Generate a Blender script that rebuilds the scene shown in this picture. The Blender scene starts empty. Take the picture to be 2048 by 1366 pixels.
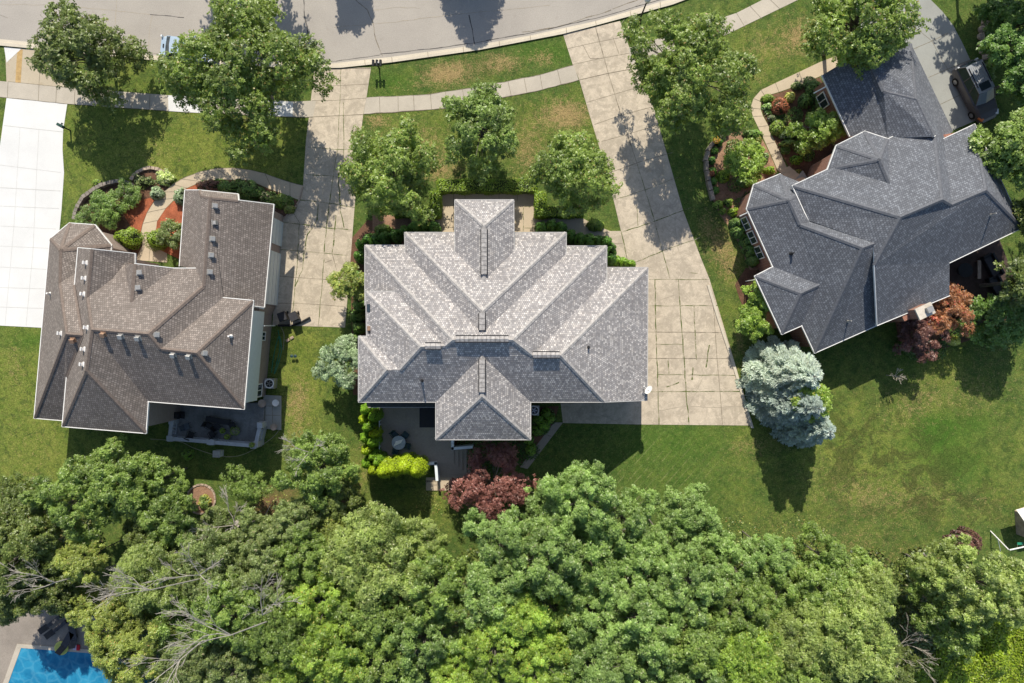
import bpy, bmesh, math, random
import numpy as np
from mathutils import Vector, Matrix
R_ = math.radians
S = 24.0                      # photo pixels per metre at ground level
H = 1364.0 / S                # camera height
scene = bpy.context.scene
col = scene.collection

# ---------------------------------------------------------------- camera
cam = bpy.data.cameras.new('camera')
camo = bpy.data.objects.new('camera', cam); col.objects.link(camo)
cam.sensor_width = 36; cam.lens = 36 * H / (2048 / S)
cam.clip_start = 0.5; cam.clip_end = 3000
camo.location = (0, 0, H); camo.rotation_euler = (0, 0, 0)
scene.camera = camo
# ---------------------------------------------------------------- light
SUN = Vector((-0.065, 1.09, 1.0)).normalized()
elev = math.asin(SUN.z); azi = math.atan2(SUN.x, SUN.y)
world = bpy.data.worlds.new("World"); scene.world = world; world.use_nodes = True
wn = world.node_tree
sky = wn.nodes.new('ShaderNodeTexSky'); sky.sky_type = 'NISHITA'; sky.sun_disc = False
sky.sun_elevation = elev; sky.sun_rotation = azi
bg = wn.nodes['Background']; bg.inputs[1].default_value = 0.125
wn.links.new(sky.outputs[0], bg.inputs[0])
sl = bpy.data.lights.new('sun', 'SUN'); sl.energy = 4.8; sl.angle = R_(0.5); sl.color = (1.0, 0.93, 0.80)
so = bpy.data.objects.new('sun', sl); col.objects.link(so)
so.rotation_euler = SUN.to_track_quat('Z', 'Y').to_euler(); so.location = (0, 0, 80)
scene.view_settings.view_transform = 'Standard'; scene.view_settings.look = 'None'
scene.view_settings.gamma = 1; scene.view_settings.exposure = 0.25
scene.cycles.max_bounces = 6; scene.cycles.diffuse_bounces = 3; scene.cycles.transmission_bounces = 3
scene.cycles.transparent_max_bounces = 4; scene.cycles.caustics_reflective = False; scene.cycles.caustics_refractive = False

rng = np.random.default_rng(7)
random.seed(7)

def W(px, py, z=0.0):
    f = (1 - z / H) / S
    return Vector(((px - 1024) * f, (683 - py) * f, z))
# ---------------------------------------------------------------- object helpers
def tag(o, label=None, cat=None, group=None, kind=None):
    if label: o['label'] = label
    if cat: o['category'] = cat
    if group: o['group'] = group
    if kind: o['kind'] = kind
    return o
def empty(name, loc, label, cat, group=None, rz=0):
    o = bpy.data.objects.new(name, None); col.objects.link(o)
    o.location = loc; o.rotation_euler = (0, 0, rz); o.empty_display_size = 0.3
    return tag(o, label, cat, group)
class MB:
    def __init__(s): s.v = []; s.f = []; s.m = []; s.uv = {}
    def face(s, pts, m=0, uv=None):
        b = len(s.v); s.v += [tuple(p) for p in pts]; s.f.append(tuple(range(b, b + len(pts)))); s.m.append(m)
        if uv: s.uv[len(s.f) - 1] = uv
    def add(s, v, f, m=0):
        b = len(s.v); s.v += [tuple(p) for p in v]
        for q in f: s.f.append(tuple(i + b for i in q)); s.m.append(m)
    def box(s, c, d, rz=0, m=0, top=1.0, M=None):
        """box centred on c (x,y) standing on c.z, size d; top scales the upper face"""
        x, y, z = d[0] / 2, d[1] / 2, d[2]
        v = [(-x, -y, 0), (x, -y, 0), (x, y, 0), (-x, y, 0)] + [(a * top, b * top, z) for a, b in ((-x, -y), (x, -y), (x, y), (-x, y))]
        cs, sn = math.cos(rz), math.sin(rz)
        v = [(c[0] + a * cs - b * sn, c[1] + a * sn + b * cs, c[2] + h) for a, b, h in v]
        if M: v = [tuple(M @ Vector(p)) for p in v]
        s.add(v, [(3, 2, 1, 0), (4, 5, 6, 7), (0, 1, 5, 4), (1, 2, 6, 5), (2, 3, 7, 6), (3, 0, 4, 7)], m)
    def tube(s, a, b, r0, r1=None, n=6, m=0, cap=True):
        a = Vector(a); b = Vector(b); r1 = r0 if r1 is None else r1
        d = (b - a); L = d.length
        if L < 1e-6: return
        q = d.to_track_quat('Z', 'Y').to_matrix()
        v = []
        for p, r in ((a, r0), (b, r1)):
            for k in range(n):
                t = 2 * math.pi * k / n
                v.append(p + q @ Vector((r * math.cos(t), r * math.sin(t), 0)))
        f = [(k, (k + 1) % n, n + (k + 1) % n, n + k) for k in range(n)]
        if cap: f += [tuple(range(n - 1, -1, -1)), tuple(range(n, 2 * n))]
        s.add(v, f, m)
    def path(s, pts, r0, r1, n=6, m=0):
        k = len(pts) - 1
        for i in range(k):
            s.tube(pts[i], pts[i + 1], r0 + (r1 - r0) * i / k, r0 + (r1 - r0) * (i + 1) / k, n, m)
    def prism(s, pts, z0, z1, m=0):
        n = len(pts); zz = z1 if isinstance(z1, (list, tuple)) else [z1] * n
        v = [(p[0], p[1], z0) for p in pts] + [(p[0], p[1], zz[i]) for i, p in enumerate(pts)]
        f = [(k, (k + 1) % n, n + (k + 1) % n, n + k) for k in range(n)] + [tuple(range(n - 1, -1, -1)), tuple(range(n, 2 * n))]
        s.add(v, f, m)
    def lathe(s, c, prof, n=16, m=0):
        v = []; k = len(prof)
        for r, z in prof:
            for i in range(n):
                t = 2 * math.pi * i / n; v.append((c[0] + r * math.cos(t), c[1] + r * math.sin(t), c[2] + z))
        f = [(j * n + i, j * n + (i + 1) % n, (j + 1) * n + (i + 1) % n, (j + 1) * n + i) for j in range(k - 1) for i in range(n)]
        f += [tuple(range((k - 1) * n, k * n))]
        s.add(v, f, m)
    def build(s, name, mats, parent=None, origin=None, smooth=False, world=False):
        me = bpy.data.meshes.new(name)
        v = s.v
        if parent is not None and origin is None and world:
            L = parent.matrix_basis.inverted(); v = [tuple(L @ Vector(p)) for p in v]
        me.from_pydata(v, [], s.f)
        for mm in (mats if isinstance(mats, (list, tuple)) else [mats]): me.materials.append(mm)
        me.polygons.foreach_set('material_index', s.m)
        if s.uv:
            ul = me.uv_layers.new(name='UVMap')
            for fi, uv in s.uv.items():
                p = me.polygons[fi]
                for k, li in enumerate(p.loop_indices): ul.data[li].uv = uv[k]
        if smooth: me.polygons.foreach_set('use_smooth', [True] * len(me.polygons))
        me.update()
        o = bpy.data.objects.new(name, me); col.objects.link(o)
        if parent is not None: o.parent = parent
        return o
def top_obj(mb, name, mats, loc, label, cat, group=None, smooth=False):
    """single mesh thing given in world coords, origin moved to loc"""
    mb.v = [(p[0] - loc[0], p[1] - loc[1], p[2] - loc[2]) for p in mb.v]
    o = mb.build(name, mats, smooth=smooth); o.location = loc
    return tag(o, label, cat, group)
def np_mesh(name, V, F, mat, attr=None):
    me = bpy.data.meshes.new(name); n = len(V); m = len(F); k = F.shape[1]
    me.vertices.add(n); me.vertices.foreach_set('co', V.astype(np.float32).ravel())
    me.loops.add(m * k); me.loops.foreach_set('vertex_index', F.astype(np.int32).ravel())
    me.polygons.add(m); me.polygons.foreach_set('loop_start', np.arange(0, m * k, k, dtype=np.int32))
    me.polygons.foreach_set('loop_total', np.full(m, k, dtype=np.int32))
    me.update(calc_edges=True)
    if attr is not None:
        a = me.attributes.new('v', 'FLOAT', 'FACE'); a.data.foreach_set('value', attr.astype(np.float32))
    me.materials.append(mat)
    return me
# ---------------------------------------------------------------- material helpers
class NT:
    def __init__(s, name):
        s.mat = bpy.data.materials.new(name); s.mat.use_nodes = True
        s.t = s.mat.node_tree; s.b = s.t.nodes['Principled BSDF']
        s.b.inputs['Roughness'].default_value = 0.85
        s.b.inputs['Specular IOR Level'].default_value = 0.25
        s._co = None
    def n(s, t, **k):
        x = s.t.nodes.new('ShaderNode' + t)
        for a, b in k.items(): setattr(x, a, b)
        return x
    def L(s, a, b): s.t.links.new(a, b)
    def co(s):
        if s._co is None:
            g = s.n('NewGeometry'); s._co = g.outputs['Position']
        return s._co
    def noise(s, scale, detail=3, rough=0.6, vec=None, dist=0):
        x = s.n('TexNoise'); x.inputs['Scale'].default_value = scale; x.inputs['Detail'].default_value = detail
        x.inputs['Roughness'].default_value = rough; x.inputs['Distortion'].default_value = dist
        s.L(vec if vec is not None else s.co(), x.inputs['Vector']); return x.outputs['Fac']
    def ramp(s, fac, stops, interp='LINEAR'):
        x = s.n('ValToRGB'); e = x.color_ramp.elements; x.color_ramp.interpolation = interp
        while len(e) > 1: e.remove(e[-1])
        for i, (p, c) in enumerate(stops):
            c = c if isinstance(c, (tuple, list)) else (c, c, c)
            if i == 0: e[0].position = p; e[0].color = (*c, 1)
            else: el = e.new(p); el.color = (*c, 1)
        s.L(fac, x.inputs[0]); return x.outputs[0]
    def mix(s, fac, a, b, mode='MIX'):
        x = s.n('Mix', data_type='RGBA', blend_type=mode)
        for inp, val in ((x.inputs[0], fac), (x.inputs[6], a), (x.inputs[7], b)):
            if isinstance(val, (tuple, list)): inp.default_value = (*val, 1)
            elif isinstance(val, (int, float)): inp.default_value = val
            else: s.L(val, inp)
        return x.outputs[2]
    def math(s, op, a, b=0.0):
        x = s.n('Math', operation=op)
        for i, val in ((0, a), (1, b)):
            if isinstance(val, (int, float)): x.inputs[i].default_value = val
            else: s.L(val, x.inputs[i])
        return x.outputs[0]
    def color(s, c): 
        if isinstance(c, (tuple, list)): s.b.inputs['Base Color'].default_value = (*c, 1)
        else: s.L(c, s.b.inputs['Base Color'])
    def bump(s, h, strength=0.3, dist=0.02):
        x = s.n('Bump'); x.inputs['Strength'].default_value = strength; x.inputs['Distance'].default_value = dist
        s.L(h, x.inputs['Height']); s.L(x.outputs[0], s.b.inputs['Normal'])
def scl(c, k): return tuple(min(1, x * k) for x in c)
def simple(name, c, rough=0.7, var=0.15, scale=3, metal=0, spec=0.3):
    t = NT(name); f = t.noise(scale, 4)
    t.color(t.ramp(f, [(0.3, scl(c, 1 - var)), (0.7, scl(c, 1 + var))]))
    t.b.inputs['Roughness'].default_value = rough; t.b.inputs['Metallic'].default_value = metal
    t.b.inputs['Specular IOR Level'].default_value = spec
    return t.mat
def concrete(name, c, stain=0.25, fine=0.12, dark=(0.2, 0.17, 0.13), stain_lo=0.52, patch=0.0):
    t = NT(name)
    a = t.ramp(t.noise(0.35, 5, 0.65), [(0.3, scl(c, 1 - stain)), (0.7, scl(c, 1 + stain * 0.45))])
    b = t.ramp(t.noise(14, 4, 0.7), [(0.25, 1 - fine), (0.75, 1 + fine)])
    d = t.ramp(t.noise(1.7, 6, 0.7, dist=0.5), [(stain_lo, 0.0), (stain_lo + 0.22, 0.45)])
    x = t.mix(1.0, a, b, 'MULTIPLY'); x = t.mix(d, x, dark)
    if patch: x = t.mix(t.math('MULTIPLY', t.ramp(t.noise(0.8, 7, 0.72, dist=1.2), [(0.48, 0), (0.56, 1)]), patch), x, scl(c, .66)); x = t.mix(t.math('MULTIPLY', t.ramp(t.noise(2.6, 5, 0.8, dist=.6), [(0.52, 0), (0.66, 1)]), patch), x, scl(c, 1.28))
    g = t.ramp(t.noise(60, 2), [(0.3, 0.85), (0.7, 1.15)])
    t.color(t.mix(1.0, x, g, 'MULTIPLY')); t.bump(t.noise(30, 3), 0.25, 0.01)
    return t.mat
LG = 1.33
def leafmat(name, c1, c2, c3=None, trans=0.25, p3=0.9, g=(1.0, 1.0, 0.9)):
    """leaf colours picked per leaf from attribute v; c3 = colour of the few odd leaves"""
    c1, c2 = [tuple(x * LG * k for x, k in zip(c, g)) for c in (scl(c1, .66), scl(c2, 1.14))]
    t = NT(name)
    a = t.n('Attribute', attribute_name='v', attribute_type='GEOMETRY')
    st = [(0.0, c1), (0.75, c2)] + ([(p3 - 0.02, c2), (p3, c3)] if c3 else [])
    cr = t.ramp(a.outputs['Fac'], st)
    oi = t.n('ObjectInfo'); k = t.ramp(oi.outputs['Random'], [(0, 0.88), (1, 1.12)])
    nz = t.ramp(t.noise(0.7, 3), [(0.3, 0.70), (0.7, 1.25)])
    cr = t.mix(1.0, t.mix(1.0, cr, k, 'MULTIPLY'), nz, 'MULTIPLY')
    t.color(cr); t.b.inputs['Roughness'].default_value = 0.42; t.b.inputs['Specular IOR Level'].default_value = 0.5
    tr = t.n('BsdfTranslucent'); t.L(t.mix(1.0, cr, (1.5, 1.6, 0.6), 'MULTIPLY'), tr.inputs[0])
    ms = t.n('MixShader'); ms.inputs[0].default_value = trans
    t.L(t.b.outputs[0], ms.inputs[1]); t.L(tr.outputs[0], ms.inputs[2])
    t.L(ms.outputs[0], t.t.nodes['Material Output'].inputs[0])
    return t.mat
def shingle(name, base, alt, line, contrast=1.0, row=0.17, wid=0.24, bump=0.6, pat=(), sheen=0.0):
    t = NT(name); uv = t.n('UVMap', uv_map='UVMap').outputs[0]
    br = t.n('TexBrick'); t.L(uv, br.inputs['Vector'])
    br.inputs['Scale'].default_value = 1; br.inputs['Brick Width'].default_value = wid; br.inputs['Row Height'].default_value = row
    br.inputs['Mortar Size'].default_value = 0.016; br.inputs['Mortar Smooth'].default_value = 0.3; br.inputs['Bias'].default_value = 0
    br.inputs['Color1'].default_value = (0, 0, 0, 1); br.inputs['Color2'].default_value = (1, 1, 1, 1); br.inputs['Mortar'].default_value = (0.5, 0.5, 0.5, 1)
    c = t.ramp(br.outputs['Color'], [(0.0, scl(base, 1 - 0.35 * contrast)), (0.45, base), (0.8, alt), (1.0, scl(alt, 1 + 0.5 * contrast))])
    big = t.ramp(t.noise(0.5, 4, 0.6), [(0.3, 0.9), (0.7, 1.1)])
    hue = t.mix(t.ramp(t.noise(3.2, 3), [(0.45, 0), (0.7, 0.25)]), (1, 1, 1), pat[0] if pat else (1.1, 0.95, 0.85))
    fine = t.ramp(t.noise(22, 3, 0.7), [(0.25, 1 - 0.28 * contrast), (0.75, 1 + 0.28 * contrast)])
    for k in (big, hue, fine): c = t.mix(1.0, c, k, 'MULTIPLY')
    c = t.mix(t.math('MULTIPLY', br.outputs['Fac'], 0.75), c, line)
    t.color(c); t.b.inputs['Roughness'].default_value = 0.9; t.b.inputs['Specular IOR Level'].default_value = 0.15
    t.b.inputs['Sheen Weight'].default_value = sheen; t.b.inputs['Sheen Roughness'].default_value = 0.35; t.b.inputs['Sheen Tint'].default_value = (*scl(alt, 2.2), 1)
    sx = t.n('SeparateXYZ'); t.L(uv, sx.inputs[0])
    saw = t.math('FRACT', t.math('DIVIDE', sx.outputs[1], row))
    hgt = t.math('SUBTRACT', 1.0, saw)
    t.bump(t.math('ADD', hgt, t.math('MULTIPLY', t.ramp(br.outputs['Color'], [(0, 0.0), (1, 1.0)]), 0.5)), bump, 0.012)
    return t.mat
# ================================================================ SETTING: ground
M = {}
def gauss(X, Y, cx, cy, sx, sy, a=1.0, rot=0.0):
    c, s = math.cos(R_(rot)), math.sin(R_(rot)); dx, dy = X - cx, Y - cy
    u = (dx * c + dy * s) / sx; v = (-dx * s + dy * c) / sy
    return a * np.exp(-(u * u + v * v))
def vnoise(X, Y, cell, seed):
    r = np.random.default_rng(seed); g = r.random((128, 128))
    x = X / cell + 500.3; y = Y / cell + 500.7
    xi = np.floor(x).astype(int); yi = np.floor(y).astype(int); fx = x - xi; fy = y - yi
    fx = fx * fx * (3 - 2 * fx); fy = fy * fy * (3 - 2 * fy)
    a = g[xi % 128, yi % 128]; b = g[(xi + 1) % 128, yi % 128]; c = g[xi % 128, (yi + 1) % 128]; d = g[(xi + 1) % 128, (yi + 1) % 128]
    return (a * (1 - fx) + b * fx) * (1 - fy) + (c * (1 - fx) + d * fx) * fy
def ground():
    ax = np.concatenate([[-900, -300, -120, -70], np.arange(-50, 50.01, 0.4), [70, 120, 300, 900]])
    ay = np.concatenate([[-900, -300, -120, -60], np.arange(-36, 40.01, 0.4), [60, 120, 300, 900]])
    gx, gy = np.meshgrid(ax, ay, indexing='ij'); X = gx * S + 1024; Y = 683 - gy * S     # photo pixel units on the ground
    n1 = vnoise(X, Y, 60, 1); n2 = vnoise(X, Y, 24, 2); n3 = vnoise(X, Y, 11, 3)
    w = 0.55 * n1 + 0.3 * n2 + 0.15 * n3
    dry = np.zeros_like(X); hue = np.zeros_like(X); soil = np.zeros_like(X)
    # dead patches (photo positions)
    for cx, cy, sx, sy, a in ((908, 150, 40, 22, 1.2), (860, 150, 30, 20, .8), (1000, 125, 45, 20, 1.0), (1090, 115, 28, 18, 1.1), (830, 175, 60, 14, .7),
            (940, 130, 80, 22, .5), (750, 240, 28, 16, 1.0), (1140, 230, 45, 28, 1.1), (1125, 225, 70, 40, .6), (870, 300, 55, 50, .75), (1050, 300, 45, 55, .8),
            (880, 340, 60, 25, .8), (800, 270, 60, 30, .4), (1440, 480, 30, 50, 1.0), (1460, 540, 26, 40, .9), (1410, 450, 20, 40, .6), (1560, 90, 70, 35, 1.0), (1640, 60, 60, 30, .8),
            (1500, 150, 50, 30, .6), (1480, 700, 16, 60, .7), (1590, 60, 40, 40, .8),
            (1900, 780, 120, 55, .75), (1800, 830, 70, 40, .6), (1920, 1010, 140, 45, .75), (1650, 950, 90, 60, .45), (1750, 1000, 110, 50, .7), (1580, 1060, 90, 40, .5),
            (1700, 1100, 80, 40, .8), (1830, 1110, 80, 35, .7), (1600, 870, 60, 40, .4), (1480, 900, 60, 30, .35), (1980, 700, 60, 50, .4), (1530, 890, 60, 16, .4),
            (490, 255, 30, 60, .5), (320, 300, 50, 60, .4), (60, 900, 50, 90, .35), (590, 820, 26, 60, .9), (610, 780, 18, 40, .5), (600, 900, 28, 50, .8), (340, 660, 20, 20, .3),
            (30, 730, 20, 60, .5), (95, 690, 20, 30, .3), (860, 1000, 25, 40, .5), (720, 940, 30, 60, .6)):
        dry += gauss(X, Y, cx, cy, sx, sy, a)
    dry *= (0.35 + 1.25 * w) * np.where(X > 1530, .72, 1.0)
    for cx, cy, sx, sy, a in ((560, 985, 60, 30, .7), (535, 1015, 25, 18, 1.2), (690, 1010, 22, 45, 1.1), (400, 1055, 60, 30, .5), (1160, 1200, 900, 150, .55), (300, 1250, 400, 160, .6), (900, 1280, 500, 90, .8), (1850, 1290, 90, 60, .9)):
        soil += gauss(X, Y, cx, cy, sx, sy, a)
    soil = soil * (0.4 + w)
    # hue: 0 = blue-green, 1 = yellow-green
    for cx, cy, sx, sy, a in ((250, 300, 300, 120, 1.0), (50, 800, 120, 260, 1.1), (600, 800, 60, 180, 1.2), (230, 950, 150, 60, .9), (500, 290, 120, 80, .9), (860, 1000, 60, 60, .9), (720, 950, 60, 60, .9),
            (600, 690, 40, 40, .9), (1750, 900, 400, 160, .75), (1100, 260, 200, 80, .55), (850, 260, 120, 90, .5), (1480, 560, 60, 120, .6), (1500, 120, 150, 90, .6), (280, 140, 120, 40, .45), (1880, 720, 60, 60, .8), (1990, 1300, 100, 80, 1.2)):
        hue += gauss(X, Y, cx, cy, sx, sy, a)
    lush = np.zeros_like(X)
    for cx, cy, sx, sy, a in ((1880, 880, 70, 45, .9), (1870, 850, 40, 20, .8), (1950, 845, 30, 18, .8), (1920, 935, 60, 30, .7), (1350, 880, 120, 40, .6), (1340, 960, 160, 70, .35), (1090, 105, 60, 20, .9), (790, 165, 50, 20, .7), (760, 250, 40, 20, .3), (1140, 205, 60, 12, .7), (760, 200, 30, 10, .6), (60, 680, 40, 20, .8), (1820, 690, 30, 60, .5)):
        lush += gauss(X, Y, cx, cy, sx, sy, a)
    mott = gauss(X, Y, 1740, 900, 190, 120, 1.4) + gauss(X, Y, 1900, 1000, 160, 60, 1.1) + gauss(X, Y, 900, 140, 120, 40, .6) + gauss(X, Y, 1100, 280, 90, 90, .4) + gauss(X, Y, 1450, 480, 60, 120, .5); mow = gauss(X, Y, 1310, 950, 150, 90, 1.3)
    V = np.stack([gx.ravel(), gy.ravel(), np.zeros(gx.size)], 1)
    nx, ny = gx.shape; idx = np.arange(nx * ny).reshape(nx, ny)
    F = np.stack([idx[:-1, :-1], idx[1:, :-1], idx[1:, 1:], idx[:-1, 1:]], -1).reshape(-1, 4)
    t = NT('lawn'); 
    def at(nm): return t.n('Attribute', attribute_name=nm, attribute_type='GEOMETRY').outputs['Fac']
    fine = t.noise(9, 5, 0.75); mid = t.noise(1.6, 6, 0.7); spk = t.noise(28, 4, 0.75)
    md2 = t.noise(0.45, 5, 0.65)
    mid = t.math('ADD', t.math('MULTIPLY', mid, .55), t.math('MULTIPLY', md2, .45))
    g1 = t.ramp(mid, [(0.36, (0.050, 0.104, 0.022)), (0.62, (0.115, 0.160, 0.040))])
    g2 = t.ramp(mid, [(0.36, (0.095, 0.148, 0.024)), (0.62, (0.205, 0.232, 0.050))])
    hv = t.math('ADD', at('hue'), t.math('MULTIPLY', t.math('SUBTRACT', t.noise(0.6, 6, .72, dist=.8), .5), 2.6)); hc = t.n('Clamp'); t.L(hv, hc.inputs[0])
    c = t.mix(hc.outputs[0], g1, g2)
    c = t.mix(t.ramp(t.noise(3.4, 5, .8), [(.53, 0), (.66, .55)]), c, (0.18, 0.152, 0.058)); c = t.mix(t.ramp(t.noise(1.1, 5, .8, dist=1), [(.53, 0), (.59, .55)]), c, (0.040, 0.072, 0.020))
    c = t.mix(at('lush'), c, t.ramp(mid, [(0.3, (0.045, 0.110, 0.016)), (0.7, (0.090, 0.165, 0.026))]))
    dk = t.ramp(t.math('ADD', t.math('MULTIPLY', at('dry'), 0.42), t.math('ADD', t.math('MULTIPLY', t.math('SUBTRACT', fine, 0.5), 1.6), t.math('MULTIPLY', t.math('SUBTRACT', t.noise(2.4, 5, .75), 0.5), 1.5))), [(0.2, 0.0), (0.66, .92)])
    c = t.mix(dk, c, t.ramp(spk, [(0.3, (0.21, 0.145, 0.055)), (0.7, (0.44, 0.32, 0.16))]))
    sk = t.ramp(t.math('ADD', t.math('MULTIPLY', at('soil'), 0.7), t.math('MULTIPLY', t.math('SUBTRACT', fine, 0.5), 0.8)), [(0.3, 0.0), (0.6, 1.0)])
    c = t.mix(sk, c, t.ramp(spk, [(0.3, (0.10, 0.065, 0.03)), (0.7, (0.26, 0.17, 0.09))]))
    mk = t.math('MULTIPLY', t.ramp(t.noise(0.42, 7, .74, dist=.9), [(.495, 0), (.525, 1)]), t.math('MULTIPLY', at('mott'), .45))
    c = t.mix(mk, c, t.ramp(fine, [(.3, (0.030, 0.048, 0.014)), (.7, (0.085, 0.078, 0.028))]))
    w2 = t.n('TexWave', wave_type='BANDS', bands_direction='X'); w2.inputs['Scale'].default_value = 0.62; w2.inputs['Distortion'].default_value = 0.25
    m2 = t.n('Mapping'); m2.inputs['Rotation'].default_value = (0, 0, R_(42)); t.L(t.co(), m2.inputs[0]); t.L(m2.outputs[0], w2.inputs[0])
    c = t.mix(t.math('MULTIPLY', t.ramp(w2.outputs['Fac'], [(.86, 0), (.98, .5)]), t.math('MULTIPLY', at('mow'), t.ramp(t.noise(1.2, 3), [(.4, 0), (.6, 1)]))), c, (0.20, 0.22, 0.085))
    c = t.mix(1.0, c, t.ramp(t.noise(3.6, 4, .8), [(.3, .76), (.7, 1.24)]), 'MULTIPLY')
    # mowing stripes, diagonal on the back lawn, upright beside the left house
    wv = t.n('TexWave', wave_type='BANDS', bands_direction='DIAGONAL'); wv.inputs['Scale'].default_value = 0.55; wv.inputs['Distortion'].default_value = 0.7; wv.inputs['Detail'].default_value = 2; wv.inputs['Detail Scale'].default_value = 2
    mp = t.n('Mapping'); mp.inputs['Scale'].default_value = (1, 1, 0); t.L(t.co(), mp.inputs[0]); t.L(mp.outputs[0], wv.inputs[0])
    c = t.mix(1.0, c, t.ramp(wv.outputs['Fac'], [(0, 0.97), (1, 1.03)]), 'MULTIPLY')
    c = t.mix(1.0, c, t.ramp(fine, [(0.3, 0.50), (0.7, 1.5)]), 'MULTIPLY')
    c = t.mix(1.0, c, t.ramp(spk, [(0.25, 0.62), (0.75, 1.38)]), 'MULTIPLY')
    t.color(c); t.b.inputs['Specular IOR Level'].default_value = 0.1; t.b.inputs['Roughness'].default_value = 1
    t.bump(t.math('ADD', fine, spk), 0.7, 0.06)
    me = np_mesh('lawn', V, F, t.mat)
    for nm, arr in (('dry', dry), ('hue', hue), ('soil', soil), ('lush', lush), ('mott', mott), ('mow', mow)):
        a = me.attributes.new(nm, 'FLOAT', 'POINT'); a.data.foreach_set('value', np.clip(arr, 0, 1.6).astype(np.float32).ravel())
    o = bpy.data.objects.new('lawn', me); col.objects.link(o); tag(o, kind='structure')
ground()

C_TAN = (0.52, 0.445, 0.345); C_GREY = (0.44, 0.40, 0.335)
M['drive'] = concrete('driveway_concrete', C_TAN, 0.2, 0.16, (0.25, 0.20, 0.15), 0.50, .6)
M['walk'] = concrete('sidewalk_concrete', (0.47, 0.42, 0.345), 0.16, 0.1, (0.28, 0.24, 0.19), 0.56)
M['curb'] = concrete('curb_concrete', (0.56, 0.50, 0.40), 0.14, 0.1, (0.3, 0.26, 0.2), 0.58)
M['white'] = concrete('new_concrete', (0.665, 0.66, 0.64), 0.08, 0.03, (0.6, 0.59, 0.56), 0.60)
M['apron'] = concrete('apron_concrete', (0.46, 0.39, 0.285), 0.14, 0.08, (0.30, 0.22, 0.12), 0.55)
M['path'] = concrete('path_concrete', (0.52, 0.43, 0.31), 0.14, 0.1, (0.3, 0.24, 0.17), 0.56)
M['greyc'] = concrete('grey_concrete', (0.33, 0.335, 0.31), 0.14, 0.08, (0.22, 0.2, 0.17), 0.56)
M['patio'] = concrete('patio_concrete', (0.33, 0.29, 0.24), 0.12, 0.18, (0.18, 0.15, 0.12), 0.55)
M['stain'] = simple('rust_stain', (0.42, 0.28, 0.12), 0.9, 0.3, 2)
M['joint'] = simple('joint_dirt', (0.20, 0.17, 0.125), 1, 0.45, 4)
def weeds(name, sc, c1, c2, base):
    t = NT(name); f = t.noise(sc, 4, .7); t.color(t.mix(t.ramp(f, [(.40, 0.0), (.50, 1.0)]), base, t.ramp(t.noise(9, 2), [(.3, c1), (.7, c2)]))); return t.mat
M['weed'] = weeds('joint_weeds', 1.6, (0.04, 0.065, 0.015), (0.13, 0.16, 0.035), (0.36, 0.31, 0.23))
M['soft'] = simple('soft_joint', (0.36, 0.31, 0.24), 1, 0.15, 4)
M['wjoint'] = simple('new_joint', (0.50, 0.49, 0.46), 1, 0.1, 4)
M['tar'] = simple('tar_seam', (0.075, 0.07, 0.066), .8, .3, 3)
def asphalt():
    t = NT('road_asphalt')
    a = t.ramp(t.noise(0.22, 5, 0.6, dist=0.4), [(0.3, (0.335, 0.305, 0.27)), (0.7, (0.40, 0.365, 0.32))])
    b = t.ramp(t.noise(16, 5, 0.85), [(0.25, 0.72), (0.75, 1.28)]); k = t.ramp(t.noise(0.9, 3), [(0.62, 0), (0.78, 0.35)])
    x = t.mix(1.0, a, b, 'MULTIPLY'); x = t.mix(k, x, (0.24, 0.20, 0.17))
    x = t.mix(1.0, x, t.ramp(t.noise(55, 2, 0.8), [(0.3, 0.8), (0.7, 1.2)]), 'MULTIPLY')
    t.color(x); t.bump(t.noise(40, 3), 0.4, 0.01); return t.mat
M['road'] = asphalt()
def mulch(name, c1, c2):
    t = NT(name); t.color(t.mix(1.0, t.ramp(t.noise(14, 5, 0.8), [(0.3, c1), (0.7, c2)]), t.ramp(t.noise(1.3, 4), [(0.3, 0.7), (0.7, 1.25)]), 'MULTIPLY'))
    t.bump(t.noise(25, 3), 0.9, 0.05); return t.mat
M['mulch'] = mulch('brown_mulch', (0.07, 0.035, 0.02), (0.24, 0.13, 0.08))
M['redmulch'] = mulch('red_mulch', (0.24, 0.06, 0.025), (0.52, 0.17, 0.085))
M['tanmulch'] = mulch('dry_mulch', (0.16, 0.09, 0.05), (0.48, 0.29, 0.19))

def strip(mb, pts, w, z, m, wob=0.0):
    """thin flat strip along photo-pixel points on the ground"""
    P = [W(x, y, z) for x, y in pts]
    if wob:
        Q = [P[0]]
        for a, b in zip(P[:-1], P[1:]):
            n = max(1, int((b - a).length / 0.5)); d = (b - a).normalized(); nn = Vector((-d.y, d.x, 0))
            for k in range(1, n + 1): Q.append(a.lerp(b, k / n) + nn * random.uniform(-wob, wob) * (k < n))
        P = Q
    for i in range(len(P) - 1):
        d = (P[i + 1] - P[i]); d.z = 0
        if d.length < 1e-5: continue
        n = Vector((-d.y, d.x, 0)).normalized() * w / 2 * (random.uniform(0.5, 1.4) if wob else 1)
        mb.face([P[i] - n, P[i + 1] - n, P[i + 1] + n, P[i] + n], m)
def ribbon(A, B): return list(A) + list(reversed(B))
def pave(name, poly, z, mats, joints=(), th=0.0, kind='structure'):
    mb = MB(); P = [W(x, y, z) for x, y in poly]
    a = sum(P[i].x * P[(i + 1) % len(P)].y - P[(i + 1) % len(P)].x * P[i].y for i in range(len(P)))
    if a < 0: P.reverse()
    if th: mb.prism(P, z - th, z, 0)
    else: mb.face(P, 0)
    for jn, (pts, w, m, wob) in enumerate(joints): strip(mb, pts, w, z + 0.004 + 0.0007 * (jn % 5), m, wob)
    o = mb.build(name, mats); 
    if kind: tag(o, kind=kind)
    return o
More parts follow.
